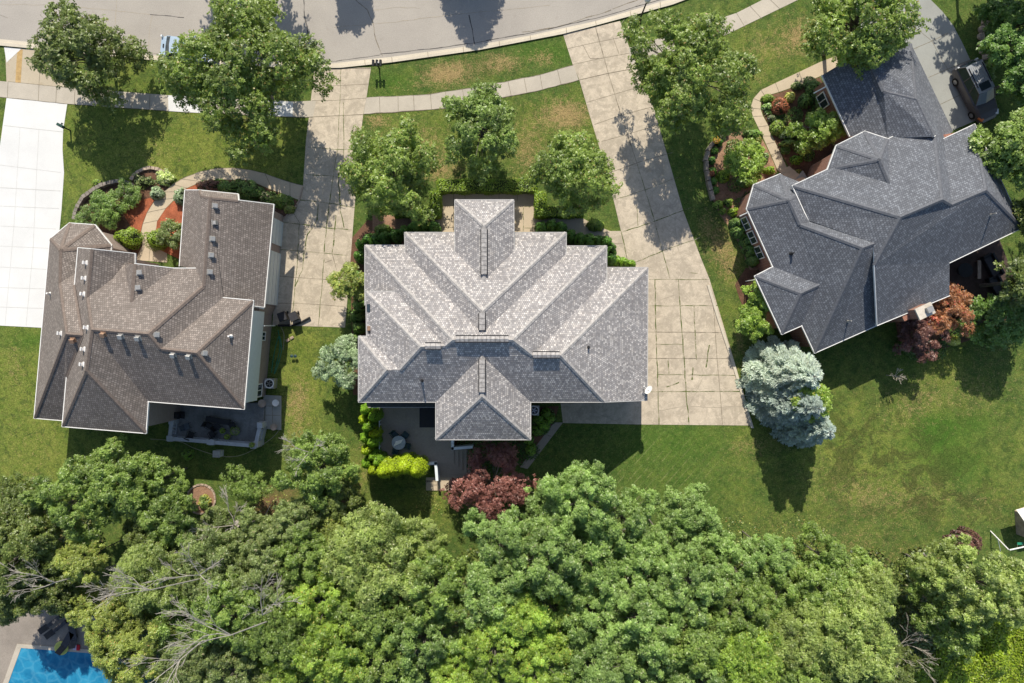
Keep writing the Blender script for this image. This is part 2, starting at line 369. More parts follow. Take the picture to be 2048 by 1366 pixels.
def J(*pts, w=0.035, m=1, wob=0.0): return (pts, w, m, wob)

# road and kerb
kt = [(-900, 30), (-400, 62), (0, 78), (100, 88), (299, 110), (450, 120), (615, 125), (660, 127), (783, 113.6), (959, 89), (1059, 71), (1191, 42), (1340, -2), (1600, -100), (2400, -420)]
kb = [(-900, 43), (-400, 75), (0, 91), (100, 100), (332, 123), (450, 131), (615, 136), (680, 135.5), (783, 124.6), (959, 99.7), (1125, 68), (1191, 51), (1345, 9), (1605, -88), (2405, -408)]
road_top = [(2400, -760), (1600, -400), (1300, -290), (959, -205), (650, -175), (299, -190), (-900, -270)]
crk = dict(m=1, wob=0.06, w=0.05)
pave('road', kt + road_top, 0.004, [M['road'], M['joint'], M['soft'], M['tar']], [
    J((300, 29), (330, 31), (368, 35), w=0.07, m=3, wob=0.03), J((0, 8), (100, 10), (200, 18), (300, 29), m=2, wob=.05), J((606, -30), (609, 35), (615, 55), (617, 92), w=0.07, m=3, wob=0.03), J((690, -20), (735, 20), (745, 42), (752, 80), (765, 112), w=0.05, wob=0.05),
    J((938, 30), (945, 60), (949, 88), w=0.09, m=3, wob=0.03), J((75, 80), (74, 60), (86, 46), wob=.04), J((297, 108), (299, 60), (305, 30), m=2, wob=.03), J((0, 92 - 62), (16, 36), wob=.03),
    J((1045, 64), (1100, 56), (1160, 40), (1222, 20), wob=.06, w=.06), J((760, 108), (860, 98), (960, 84), (1060, 66), (1190, 37), (1330, -3), w=.05, m=3, wob=.03), J((660, 124), (760, 110), w=.04, m=3, wob=.02),
    J((1225, 18), (1270, 2), (1285, -5), w=.06, wob=.06), J((620, 121), (500, 119), (300, 107), w=.03, m=1, wob=.02), J((745, 20), (800, 14), (840, 17), m=2, wob=.05),
    J((668, 55), (780, 45), (900, 30), (1100, 10), m=2, wob=.04), J((230, 60), (235, -40), m=2, wob=.02), J((1240, 50), (1260, 20), (1300, -10), m=2, wob=.04)])
mb = MB()
n = len(kt)
km = [((a[0] * .5 + b[0] * .5), (a[1] * .5 + b[1] * .5)) for a, b in zip(kt, kb)]
for i in range(n - 1):
    mb.face([W(*kb[i], .115), W(*kb[i + 1], .115), W(*km[i + 1], .105), W(*km[i], .105)], 0)          # top
    mb.face([W(*km[i], .105), W(*km[i + 1], .105), W(*km[i + 1], .03), W(*km[i], .03)], 0)
    mb.face([W(*km[i], .03), W(*km[i + 1], .03), W(*kt[i + 1], .012), W(*kt[i], .012)], 0)             # gutter pan
    mb.face([W(*kb[i + 1], .115), W(*kb[i], .115), W(*kb[i], -.05), W(*kb[i + 1], -.05)], 0)
for x in (60, 172, 301, 410, 520, 645, 729, 783, 855, 926, 998, 1060, 1132, 1191, 1260, 1320):
    y0 = np.interp(x, [p[0] for p in kt], [p[1] for p in kt]); y1 = np.interp(x + 1, [p[0] for p in kb], [p[1] for p in kb])
    P = [W(x, y0, .02), W(x + .4, (y0 + y1) / 2, .112), W(x + 1, y1, .12)]
    for a, b in zip(P[:-1], P[1:]): mb.face([a, a + Vector((.035, 0, 0)), b + Vector((.035, 0, 0)), b], 1)
tag(mb.build('kerb', [M['curb'], M['joint']]), kind='structure')

# sidewalks
sw_t = [(-300, 150), (0, 162), (150, 176), (332, 190), (590, 203), (632, 201)]; sw_b = [(-300, 182), (0, 194), (133, 207.6), (336, 222), (585, 234), (626, 234)]
def xj(tp, bt, xs, **k):
    T = np.array(tp); B = np.array(bt); out = []
    for x in xs: out.append(J((x, np.interp(x, T[:, 0], T[:, 1])), (x - 1.5, np.interp(x, B[:, 0], B[:, 1])), **k))
    return out
pave('sidewalk', ribbon(sw_t, sw_b), 0.02, [M['walk'], M['joint'], M['soft']], xj(sw_t, sw_b, (16, 78, 113, 150, 195, 229, 265, 300), w=.035) + [J(*sw_b[1:], w=.04, wob=.02)], th=.06)
sr_t = [(733, 195), (859, 188.5), (972, 171), (1082, 149), (1147, 130)]; sr_b = [(727, 228), (893, 216.5), (1002, 196), (1085, 179), (1157.5, 160)]
pave('sidewalk', ribbon(sr_t, sr_b), 0.02, [M['walk'], M['joint'], M['soft']],
     [J((759, 194), (760, 226)), J((796, 192), (796.5, 223)), J((827, 190.5), (828.5, 221)), J((861, 188), (863, 219)), J((891, 184), (895, 216)), J((925, 179), (930, 210)), J((960, 173), (966, 203)), J((990, 168), (997, 197)),
      J((1016, 163), (1023, 193)), J((1048, 156), (1054, 186)), J((1080, 149), (1085, 179)), J((1115, 140), (1122, 169)), J(*sr_b, w=.05, wob=.03), J(*sr_t, w=.04, wob=.03)], th=.06)
pave('sidewalk', ribbon([(1257, 96), (1473, 26), (1524, 0), (1700, -95)], [(1262, 128), (1453, 69), (1595, 0), (1725, -70)]), 0.02, [M['walk'], M['joint']],
     [J((1473, 26), (1490, 54)), J((1500, 12), (1524, 38)), J((1535, -6), (1560, 18)), J((1440, 38), (1455, 68)), J((1405, 49), (1415, 80))], th=.06)
for q in (([(336, 190.5), (402, 194.5), (402, 226), (337, 222)]), ([(511, 200), (586, 203.5), (585, 233), (510, 231)])):
    pave('sidewalk_slab', q, 0.028, [M['white'], M['wjoint']], [], th=.05)

# driveways
pave('driveway', [(629, 136.5), (742, 135), (733, 195), (726.5, 228), (718, 300), (706, 455), (698, 560), (690, 655), (545, 650), (550, 560), (558, 436), (590, 415), (598, 400), (606, 372), (612, 280), (618, 232), (624, 180)], 0.016,
     [M['drive'], M['joint'], M['weed']], [
     J((627, 170), (660, 172), (738, 168)), J((624, 201), (665, 201), (733, 196)), J((620, 234), (726, 229), w=.05), J((682, 137), (680, 200), (675, 300), (668, 340), m=2, wob=.02), J((616, 294), (672, 299), (718, 300), m=2, wob=.02),
     J((612, 349), (665, 352), (700, 357), m=2, wob=.02, w=.05), J((600, 400), (655, 406), (710, 415), m=2, wob=.03, w=.07), J((566, 444), (620, 451), (655, 456), (704, 460), w=.06, m=2, wob=.03), J((558, 499), (600, 502), (697, 511), m=2, wob=.02),
     J((550, 551), (590, 555), (692, 561), m=1, wob=.01), J((548, 606), (600, 607), (690, 613), m=1, wob=.01), J((668, 340), (660, 400), (650, 480), (645, 560), (636, 655), m=2, w=.06, wob=.03),
     J((599, 445), (595, 520), (588, 600), (583, 650), m=2, wob=.03, w=.05), J((588, 428), (599, 445), m=1, wob=.03), J((637, 407), (634, 440), (625, 456), (614, 470), (611, 500), m=2, wob=.05, w=.08),
     J((609, 452), (612, 470), wob=.03, m=1, w=.05), J((608, 505), (605, 540), (590, 573), m=2, wob=.05, w=.06), J((677, 345), (680, 420), (688, 455), m=2, wob=.05, w=.09), J((672, 430), (668, 480), (664, 506), m=2, wob=.05, w=.09), J((664, 506), (673, 540), w=.05, wob=.04), J((650, 525), (664, 520), w=.05, wob=.03),
     J((606, 372), (600, 400), w=.05, m=1), J((629, 137.5), (742, 136.5), w=.06, m=1, wob=.03), J((687, 205), (688, 330), m=2, w=.04, wob=.02)], th=.05)
RL = [(1126, 68), (1145, 128), (1158.5, 159), (1178, 226), (1208, 325), (1227, 399), (1242, 462)]
RR = [(1240, 42), (1258, 93), (1272, 130), (1309, 221), (1335, 312), (1366, 420), (1400, 511), (1419, 558), (1468, 720), (1506, 851)]
def across(k0, k1, **kk): return J(k0, k1, **kk)
pave('driveway', RL + [(1216, 462), (1216, 540), (1240, 560), (1240, 795), (1120, 795), (1126, 846), (1285, 849)] + list(reversed(RR)), 0.016,
     [M['drive'], M['joint'], M['weed'], M['soft']], [
     J((1136, 97), (1190, 85), (1252, 73), m=1), J((1146, 129), (1200, 117), (1260, 106)), J((1158, 160), (1215, 147), (1268, 137), w=.06), J((1173, 205), (1230, 188), (1285, 172)), J((1189, 249), (1240, 231), (1303, 214)), J((1203, 283), (1250, 270), (1315, 250)),
     J((1220, 345), (1285, 322), (1345, 305)), J((1228, 400), (1290, 380), (1362, 352), m=2, wob=.03), J((1242, 465), (1300, 446), (1385, 414), m=2, wob=.03, w=.06), J((1260, 529), (1325, 502), (1402, 474), m=2, wob=.03, w=.06),
     J((1166, 90), (1180, 117), (1200, 117)), J((1190, 50), (1216, 145), (1247, 245), (1275, 330), w=.05, m=1, wob=.01), J((1226, 75), (1238, 108), m=1), J((1275, 330), (1310, 445), (1325, 502), (1340, 558), m=2, wob=.02, w=.05), J((1273, 410), (1276, 452), m=2, wob=.04),
     J((1242, 462), (1254, 517), (1268, 545), m=2, w=.07, wob=.03), J((1216, 487), (1245, 487), m=1), J((1350, 440), (1352, 480), (1370, 540), (1360, 557), m=3, wob=.05), J((1376, 545), (1396, 547), m=2, wob=.03), J((1313, 505), (1324, 557), m=3, wob=.02),
     J((1298, 559), (1420, 559), w=.05, m=2, wob=.02), J((1297, 612), (1436, 611), w=.05, m=2, wob=.02), J((1297, 664), (1450, 665), w=.05, m=1, wob=.01), J((1310, 688), (1365, 689), m=2, wob=.03), J((1297, 717), (1467, 717), w=.05, m=1, wob=.01),
     J((1314, 749), (1475, 751), w=.05, m=2, wob=.02), J((1298, 783.5), (1485, 783), w=.06, m=2, wob=.02), J((1318, 821), (1370, 813), (1440, 815), (1495, 812), w=.05, m=3, wob=.04),
     J((1310, 559), (1312, 660), (1316, 780), (1318, 849), w=.07, m=2, wob=.03), J((1357, 559), (1362, 640), (1366, 690), (1372, 780), (1378, 849), w=.07, m=2, wob=.03), J((1388, 611), (1390, 660), (1393, 720), w=.06, m=2, wob=.03),
     J((1410, 610), (1414, 655), m=3, wob=.03), J((1426, 600), (1434, 717), (1440, 783), (1445, 849), w=.04, m=1), J((1419, 690), (1412, 735), w=.08, m=2, wob=.04), J((1336, 720), (1338, 748), m=2, w=.07, wob=.03), J((1386, 735), (1384, 760), m=2, w=.1, wob=.03),
     J((1333, 774), (1358, 765), w=.08, m=2, wob=.04), J((1392, 783), (1405, 757), m=3, w=.04, wob=.03), J((1378, 810), (1394, 783), m=3, w=.06, wob=.03), J((1320, 600), (1350, 590), m=3, wob=.04, w=.05), J((1455, 690), (1462, 717), m=3), J((1180, 822), (1235, 843), m=3, wob=.03)], th=.05)
mb = MB()
q = [(1400, 560), (1419, 570), (1440, 640), (1468, 724), (1490, 800), (1507, 856)]
for i in range(1, len(q) - 1):
    d = 5.5
    a, b = q[i], q[i + 1]; mb.prism([W(*a), W(a[0] - d, a[1]), W(b[0] - d, b[1]), W(*b)], 0, 0.1)
tag(mb.build('driveway_kerb', [M['curb']]), kind='structure')
pave('walkway', [(1126, 845), (1055, 938), (1040, 934), (1105, 845)], 0.014, [M['patio'], M['joint']], [J((1093, 870), (1105, 873)), J((1070, 903), (1080, 905))], th=.04)
pave('walkway', [(1218, 462), (1243, 462), (1243, 480), (1218, 480)], 0.010, [M['drive']], [], th=.02)
pave('walkway', [(870, 385), (1085, 385), (1085, 470), (870, 470)], 0.014, [M['path'], M['joint'], M['weed']],
     [J((882, 412), (908, 412)), J((882, 454), (907, 455)), J((1047, 413), (1070, 413), m=2), J((1047, 456), (1070, 456), m=2), J((907, 385), (908, 465), w=.04), J((1047, 415), (1046, 465), m=2, w=.1, wob=.03), J((998, 388), (998, 400)), J((1034, 388), (1035, 402)), J((930, 387), (930, 402))], th=.04)
pave('walkway', [(745, 430), (885, 430), (885, 470), (820, 470), (745, 463)], 0.008, [M['tanmulch']], [])
pave('walkway', [(1068, 436), (1165, 436), (1190, 450), (1220, 462), (1220, 500), (1068, 470)], 0.008, [M['path']], [])

# far-left driveway, apron
pave('driveway', [(13, 196), (134.5, 207.6), (126, 262), (125, 299), (128, 345), (123, 418), (118, 470), (118, 560), (95, 656), (-60, 648), (-260, 640), (-90, 400), (0, 290)], 0.016, [M['white'], M['wjoint'], M['greyc']],
     [J((8, 251), (70, 258), (127, 264), w=.05), J((78, 258), (74, 330), (66, 500), (52, 652), w=.03), J((0, 330), (122, 345), w=.03), J((-20, 374), (121, 382), w=.05), J((0, 412), (118, 417), w=.03), J((0, 452), (112, 458), w=.03), J((0, 492), (105, 497), w=.03), J((0, 534), (100, 539), w=.03), J((0, 575), (98, 578), w=.03), J((0, 614), (90, 617), w=.03), J((40, 256), (28, 450), (10, 650), w=.025)], th=.05)
pave('driveway', [(10, 93.5), (110, 103), (139.5, 174), (150, 177), (13, 164)], 0.016, [M['apron'], M['joint'], M['stain'], M['white']],
     [J((83, 99), (78, 167), w=.035), J((16, 163), (150, 177), w=.04), J((40, 99), (38, 130), (36, 165), m=2, w=.45)], th=.05)
mb = MB(); mb.face([W(8, 94, .022), W(13, 125, .022), W(42, 98, .022)], 0); tag(mb.build('driveway_slab', [M['white']]), kind='structure')
# upper right driveway
pave('driveway', [(1700, -60), (1830, -60), (1862, 0), (1885, 23), (1906.5, 51), (1924, 84), (1942, 123), (1966, 170), (1990, 226), (1937, 247), (1903, 262), (1860, 200), (1800, 110), (1720, 70)], 0.016, [M['greyc'], M['joint']],
     [J((1827, 98), (1864, 82), (1896, 66), w=.04), J((1857, 155), (1898, 137), (1942, 119), w=.04), J((1880, 209), (1920, 190), (1960, 170), w=.04), J((1864, 82), (1884, 120), (1898, 142), w=.03), J((1898, 142), (1920, 190), w=.03), J((1800, 30), (1864, 82), w=.03)], th=.05)
# curved path, left house
po = [(606.6, 371), (580, 364.5), (556.8, 357), (530, 347), (501, 340), (466, 335.5), (432, 336.6), (397, 344), (363, 358), (345, 369), (326.6, 384), (309, 401), (294, 425), (285.6, 447), (281, 468), (284, 492)]
pi_ = [(603.7, 402), (580, 393), (560, 385), (545, 380), (516, 368), (495, 360), (466, 359.5), (434, 359), (403, 363), (374, 376), (362, 383), (351.5, 396), (331, 417), (315, 441), (311, 463), (314, 492)]
jj = []
for i in (1, 3, 5, 6, 7, 8, 9, 10, 11, 12, 13, 14): jj.append(J(po[i], pi_[i], w=.04))
pave('garden_path', ribbon(po, pi_), 0.018, [M['path'], M['joint']], jj + [J(*po, w=.035, wob=.02)], th=.05)
pave('garden_path', [(284, 492), (334, 494), (334, 525), (270, 520)], 0.02, [M['path'], M['joint']], [J((300, 492), (298, 522))], th=.05)
# path, right house
qo = [(1672, 112), (1640, 124), (1598, 144), (1551, 166), (1522, 180), (1507, 197), (1501, 216), (1506, 233), (1516, 254), (1525, 272), (1532, 288), (1542, 310), (1556, 342)]
qi = [(1680, 134), (1650, 148), (1606, 167), (1558, 184), (1530, 192), (1522, 203), (1521, 218), (1526, 232), (1536.5, 251), (1545, 272), (1550, 284), (1559.5, 303), (1575, 338)]
pave('garden_path', ribbon(qo, qi), 0.018, [M['path'], M['joint']], [J(qo[i], qi[i], w=.04) for i in (2, 3, 4, 5, 6, 7, 8, 9, 10, 11)], th=.05)
mb = MB(); d0 = (W(1584, 356) - W(1560, 345))
for k in range(4):
    a, b = (1556 + 7 * k, 342 + 8 * k), (1577 + 7 * k, 333 + 8 * k)
    mb.prism([W(*a), W(a[0] + 34 - 7 * k, a[1] + 32 - 8 * k), W(b[0] + 34 - 7 * k, b[1] + 32 - 8 * k), W(*b)], 0, .16 * (k + 1) - .002)
tag(mb.build('porch_steps', [M['path']]), kind='structure')
pave('porch', [(1584, 368), (1606, 341), (1618, 362), (1600, 376)], 0.55, [M['greyc']], [], th=.5)

# planting beds
def bed(name, poly, m, z=0.03): return pave(name, poly, z, [M[m]], [], th=.04)
bed('planting_bed', [(152, 440), (161, 412), (171, 396), (184, 386), (200, 375), (218, 369), (236, 364), (250, 365), (262, 368), (275, 348), (288, 340), (302, 337), (318, 339), (337, 352), (344, 366), (326, 384), (309, 401), (294, 425), (285.6, 447), (281, 468), (284, 492), (270, 520), (200, 500), (160, 470)], 'mulch')
bed('planting_bed', [(243, 420), (270, 402), (300, 396), (308, 401), (293.5, 425), (285, 447), (280.4, 468), (262, 455)], 'redmulch', .042)
bed('planting_bed', [(314, 443), (331, 418), (352, 397), (362, 384), (374, 377), (403, 364), (380, 400), (362, 520), (320, 500), (311.8, 463)], 'redmulch')
bed('planting_bed', [(398, 366), (434, 360), (466, 360.5), (495, 361), (516, 369), (545, 381), (580, 394), (597, 403), (590, 420), (564, 437), (540, 420), (400, 395)], 'mulch')
bed('planting_bed', [(1527, 230), (1523, 218), (1524, 203), (1531, 193), (1558, 185.5), (1606, 168.5), (1640, 154), (1700, 290), (1640, 350), (1607, 355), (1577, 333), (1560.5, 303), (1551, 284), (1546, 272), (1537.5, 251)], 'mulch')
bed('planting_bed', [(1416, 298), (1434, 280), (1456, 265), (1500, 262), (1523, 275), (1531, 290), (1541, 311), (1555, 343), (1520, 380), (1490, 450), (1530, 540), (1500, 540), (1470, 470), (1448, 440), (1440, 430), (1425, 398), (1416, 371), (1412, 340)], 'tanmulch')
bed('planting_bed', [(1492, 535), (1530, 545), (1560, 640), (1500, 640), (1480, 600), (1470, 570)], 'mulch', .027)
bed('planting_bed', [(1790, 640), (1900, 600), (1960, 640), (1985, 600), (2048, 590), (2040, 650), (1940, 680), (1880, 700), (1850, 715), (1800, 690)], 'mulch')
bed('planting_bed', [(1062, 815), (1118, 812), (1108, 845), (1040, 934), (1020, 920), (880, 905), (880, 870), (1062, 870)], 'mulch')
bed('planting_bed', [(700, 480), (735, 440), (880, 460), (1070, 460), (1200, 470), (1290, 520), (1290, 560), (760, 560), (760, 790), (706, 790)], 'mulch', .006)
mb = MB(); c = [(403 + 27 * math.cos(t / 24 * 2 * math.pi), 998 + 28 * math.sin(t / 24 * 2 * math.pi)) for t in range(24)]
bed('planting_bed', c, 'tanmulch')
# pool and its deck
pave('pool_deck', [(-300, 1225), (60, 1215), (170, 1225), (330, 1300), (420, 1500), (-300, 1500)], 0.02, [concrete('deck_concrete', (0.30, 0.26, 0.22), .25, .2)], [], th=.05)
t = NT('pool_water'); vo = t.n('TexVoronoi', feature='DISTANCE_TO_EDGE'); vo.inputs['Scale'].default_value = 1.6; wr = t.n('TexNoise'); wr.inputs['Scale'].default_value = 1.5; t.L(t.co(), wr.inputs[0]); t.L(t.mix(.35, t.co(), wr.outputs['Color']), vo.inputs['Vector']); t.color(t.mix(t.ramp(vo.outputs['Distance'], [(0, .16), (.14, 0)]), t.ramp(t.noise(0.5, 4, 0.6, dist=1), [(0.35, (0.008, 0.13, 0.27)), (0.65, (0.03, 0.25, 0.42))]), (0.2, 0.5, 0.62))); t.b.inputs['Roughness'].default_value = 0.12; t.bump(t.noise(3, 3), 0.4, 0.05); M['water'] = t.mat  # paler web lines paint sunlight caustics into the water colour
pave('pool_water', [(42, 1296), (175, 1306), (330, 1345), (420, 1480), (-20, 1480), (15, 1370)], 0.035, [M['water']], [], th=.012)

pave('pool_coping', [(34, 1288), (178, 1299), (332, 1338), (430, 1480), (420, 1480), (330, 1345), (175, 1306), (42, 1296), (15, 1370), (-20, 1480), (-32, 1480), (6, 1366)], 0.06, [M['walk']], [], th=.03)
# ================================================================ HOUSES
from mathutils.geometry import tessellate_polygon
def solve_roof(V, Fc, iters=600):
    """V: name -> (px, py, z_px, weight).  Photo outline fixed; heights relaxed until every roof face is flat."""
    names = list(V); ix = {n: i for i, n in enumerate(names)}
    X = np.array([(V[n][0] - 1024) / S for n in names]); Y = np.array([(683 - V[n][1]) / S for n in names])
    z0 = np.array([V[n][2] / S for n in names]); w = np.array([V[n][3] for n in names]); z = z0.copy()
    for it in range(iters):
        acc = z0 * w; ws = w.copy()
        for f in Fc:
            id_ = [ix[n] for n in f]
            if len(id_) == 3: continue
            k = 1 - z[id_] / H; A = np.stack([X[id_] * k, Y[id_] * k, np.ones(len(id_))], 1)
            a, b, c = np.linalg.lstsq(A, z[id_], rcond=None)[0]
            g = a * X[id_] + b * Y[id_]
            zz = (g + c) / (1 + g / H)
            acc[id_] += zz; ws[id_] += 1
        zn = np.where(ws > 0, acc / np.maximum(ws, 1e-9), z)
        if np.abs(zn - z).max() < 1e-5: break
        z = zn
    return {n: Vector((X[i] * (1 - z[i] / H), Y[i] * (1 - z[i] / H), z[i])) for n, i in ix.items()}
def roof_parts(P, Fc, house, mats, skip=(), ridge_m=None, gut_m=None, th=0.14, gw=0.11, name='roof', capw=0.15):
    mb = MB(); ec = {}
    for fi, f in enumerate(Fc):
        pts = [P[n] for n in f]
        nrm = Vector((0, 0, 0))
        for i in range(len(pts)):
            a, b = pts[i], pts[(i + 1) % len(pts)]
            nrm += Vector(((a.y - b.y) * (a.z + b.z), (a.z - b.z) * (a.x + b.x), (a.x - b.x) * (a.y + b.y)))
        f = list(f)
        if nrm.z < 0: f.reverse(); pts.reverse(); nrm = -nrm
        nrm.normalize()
        u = Vector((-nrm.y, nrm.x, 0)); u = u.normalized() if u.length > 1e-3 else Vector((1, 0, 0))
        v = nrm.cross(u)
        for tri in tessellate_polygon([pts]):
            tr = [pts[i] for i in tri]
            if (tr[1] - tr[0]).cross(tr[2] - tr[0]).z < 0: tr.reverse()
            mb.face(tr, 0, uv=[(p.dot(u) + fi * 3.7, p.dot(v)) for p in tr])
            mb.face([p - Vector((0, 0, th)) for p in reversed(tr)], 1)
        for i in range(len(f)): ec.setdefault(frozenset((f[i], f[(i + 1) % len(f)])), []).append((f[i], f[(i + 1) % len(f)], nrm, fi))
    gut = MB(); cap = MB()
    for k, L in ec.items():
        a, b, n1, _ = L[0]; pa, pb = P[a], P[b]; d = (pb - pa)
        if d.length < 0.05: continue
        d.normalize()
        if len(L) == 1:
            mb.face([pa, pb, pb - Vector((0, 0, th)), pa - Vector((0, 0, th))], 1)
            if (a, b) in skip or (b, a) in skip: continue
            o = Vector((d.y, -d.x, 0)).normalized() * gw          # outward (faces are counter-clockwise)
            up = Vector((0, 0, 0.015)); dn = Vector((0, 0, -0.16)); e = d * 0.03
            q = [pa - e + up, pb + e + up, pb + e + o + up, pa - e + o + up]
            r = [x - up + dn for x in q]
            gut.add(q + r, [(3, 2, 1, 0), (4, 5, 6, 7), (0, 1, 5, 4), (1, 2, 6, 5), (2, 3, 7, 6), (3, 0, 4, 7)])
        else:
            n2 = L[1][2]
            # convex when the second face falls away below the first one's plane
            other = [P[x] for x in Fc[L[1][3]] if x not in k]
            mid = sum(other, Vector((0, 0, 0))) / max(1, len(other))
            if (mid - pa).dot(n1) < -0.05:
                for nn, sgn in ((n1, 1), (n2, -1)):
                    s = nn.cross(d) * sgn
                    s = s.normalized() * capw
                    off = nn * 0.03
                    top = Vector((0, 0, 0.045))
                    mb2 = [pa + top, pb + top, pb - (-s) + off, pa - (-s) + off]
                    cap.face(mb2, 0, uv=[(0, 0), (0, (pb - pa).length), (capw, (pb - pa).length), (capw, 0)])
    r = mb.build(name, [mats[0], mats[1]], house, world=True)
    g = gut.build('gutter', gut_m or mats[1], house, world=True) if gut.f else None
    c = cap.build('ridge_cap', ridge_m or mats[0], r) if cap.f else None
    if c: 
        L = house.matrix_basis.inverted()
        for v in c.data.vertices: v.co = L @ v.co
    return r
def wall(house, pts, z1, mat, inset=0.35, z0=0, name='wall'):
    """walls under the eaves: pts are photo positions of eave corners with their height (px) -> inset footprint"""
    Wd = [W(p[0], p[1], p[2] / S) for p in pts]; n = len(Wd)
    a = sum(Wd[i].x * Wd[(i + 1) % n].y - Wd[(i + 1) % n].x * Wd[i].y for i in range(n))
    zt = [p[3] / S if len(p) > 3 else p[2] / S - .1 for p in pts] if z1 is None else [z1] * n
    if a < 0: Wd.reverse(); zt.reverse()
    out = []
    for i in range(n):
        p0, p1, p2 = Wd[i - 1], Wd[i], Wd[(i + 1) % n]
        d1 = (p1 - p0); d1.z = 0; d1.normalize(); d2 = (p2 - p1); d2.z = 0; d2.normalize()
        n1 = Vector((-d1.y, d1.x, 0)); n2 = Vector((-d2.y, d2.x, 0))
        den = 1 + n1.dot(n2); m = (n1 + n2) / max(den, 0.3) * inset
        out.append(p1 + m)
    mb = MB(); mb.prism(out, z0, zt)
    return mb.build(name, mat, house, world=True), out
def window(house, p, d, w, h, z, fm, gm, name='window'):
    """window standing proud of a wall at point p (world), d = outward unit vector"""
    t = Vector((-d.y, d.x, 0)); mb = MB()
    def quad(u0, u1, v0, v1, e0, e1):
        v = []
        for e in (e0, e1):
            for u, vv in ((u0, v0), (u1, v0), (u1, v1), (u0, v1)): v.append(p + t * u + Vector((0, 0, z + vv)) + d * e)
        mb.add(v, [(3, 2, 1, 0), (4, 5, 6, 7), (0, 1, 5, 4), (1, 2, 6, 5), (2, 3, 7, 6), (3, 0, 4, 7)])
    b = .08
    for q in ((-w / 2, w / 2, 0, b), (-w / 2, w / 2, h - b, h), (-w / 2, -w / 2 + b, b, h - b), (w / 2 - b, w / 2, b, h - b), (-.03, .03, b, h - b)): quad(*q, 0.0, 0.06)
    f = mb.build(name, fm, house, world=True)
    mb.v = []; mb.f = []; mb.m = []
    quad(-w / 2 + b, w / 2 - b, b, h - b, 0.004, 0.03)
    L = house.matrix_basis.inverted(); mb.v = [tuple(L @ Vector(x)) for x in mb.v]
    mb.build('pane', gm, f)
    return f
def local_parts(house, mb, name, mat, parent=None, smooth=False):
    L = house.matrix_basis.inverted(); mb.v = [tuple(L @ Vector(x)) for x in mb.v]
    return mb.build(name, mat, parent or house, smooth=smooth)
def on_faces(P, Fc, px, py):
    """world point where the photo position meets the highest roof face"""
    best = None; c = Vector((0, 0, H)); dirn = (W(px, py, 0) - c)
    from mathutils.geometry import intersect_ray_tri
    for f in Fc:
        pts = [P[n] for n in f]
        for tri in tessellate_polygon([pts]):
            for q in ((0, 1, 2), (0, 2, 1)):
                h = intersect_ray_tri(pts[tri[q[0]]], pts[tri[q[1]]], pts[tri[q[2]]], dirn, c, True)
                if h and (best is None or h.z > best[0].z):
                    a, b, d = pts[tri[0]], pts[tri[1]], pts[tri[2]]; nn = (b - a).cross(d - a).normalized()
                    if nn.z < 0: nn = -nn
                    best = (h.copy(), nn)
    return best
def box_on(mb, p, n, d, lift=0.0, m=0):
    """box lying on a roof slope: d = (across, upslope, height)"""
    u = Vector((-n.y, n.x, 0)).normalized(); v = n.cross(u)
    Mx = Matrix((( u.x, v.x, n.x, p.x), (u.y, v.y, n.y, p.y), (u.z, v.z, n.z, p.z), (0, 0, 0, 1)))
    mb.box((0, 0, lift), d, M=Mx, m=m, top=.9)
def pipe_on(P, Fc, house, px, py, h, r, mat, boot=None):
    hit = on_faces(P, Fc, px, py)
    if not hit: return
    p, n = hit; mb = MB(); mb.tube(p - Vector((0, 0, .2)), p + Vector((0, 0, h)), r, r, 10)
    mb.lathe((p.x, p.y, p.z - .05), [(r * 2.2, 0), (r * 1.7, .12), (r * 1.05, .2)], 10)
    o = local_parts(house, mb, 'vent_pipe', mat)
def vent_on(P, Fc, house, px, py, mat, sz=0.27):
    hit = on_faces(P, Fc, px, py)
    if not hit: return
    p, n = hit; mb = MB(); box_on(mb, p, n, (sz + .16, sz + .16, .03)); box_on(mb, p, n, (sz, sz, .2), .03)
    box_on(mb, p, n, (sz + .06, sz + .06, .035), .231)
    local_parts(house, mb, 'roof_vent', mat)

M['wtrim'] = simple('white_trim', (0.78, 0.77, 0.74), 0.5, 0.05)
M['ltrim'] = simple('grey_trim', (0.45, 0.44, 0.42), 0.5, 0.08)
M['siding'] = simple('white_siding', (0.66, 0.70, 0.69), 0.6, 0.05)
M['glass'] = simple('window_glass', (0.03, 0.045, 0.055), 0.08, 0.2, spec=0.6)
M['vmetal'] = simple('vent_metal', (0.40, 0.39, 0.37), 0.45, 0.15, 6, 0.4)
M['vwhite'] = simple('vent_white', (0.72, 0.70, 0.68), 0.6, 0.1)
M['vrust'] = simple('vent_rust', (0.32, 0.20, 0.13), 0.8, 0.3, 9)
M['black'] = simple('black_metal', (0.02, 0.02, 0.022), 0.5, 0.2)
def brick(name, c1, c2, mo):
    t = NT(name); tc = t.n('TexCoord'); sx = t.n('SeparateXYZ'); t.L(t.co(), sx.inputs[0])
    cx = t.n('CombineXYZ'); t.L(t.math('ADD', sx.outputs[0], sx.outputs[1]), cx.inputs[0]); t.L(sx.outputs[2], cx.inputs[1])
    br = t.n('TexBrick'); t.L(cx.outputs[0], br.inputs[0]); br.inputs['Scale'].default_value = 1
    br.inputs['Brick Width'].default_value = .22; br.inputs['Row Height'].default_value = .075; br.inputs['Mortar Size'].default_value = .008
    br.inputs['Color1'].default_value = (*c1, 1); br.inputs['Color2'].default_value = (*c2, 1); br.inputs['Mortar'].default_value = (*mo, 1)
    t.color(br.outputs[0]); t.bump(br.outputs['Fac'], -.4, .01); return t.mat
M['tanbrick'] = brick('tan_brick', (0.36, 0.27, 0.235), (0.28, 0.21, 0.18), (0.38, 0.34, 0.3))
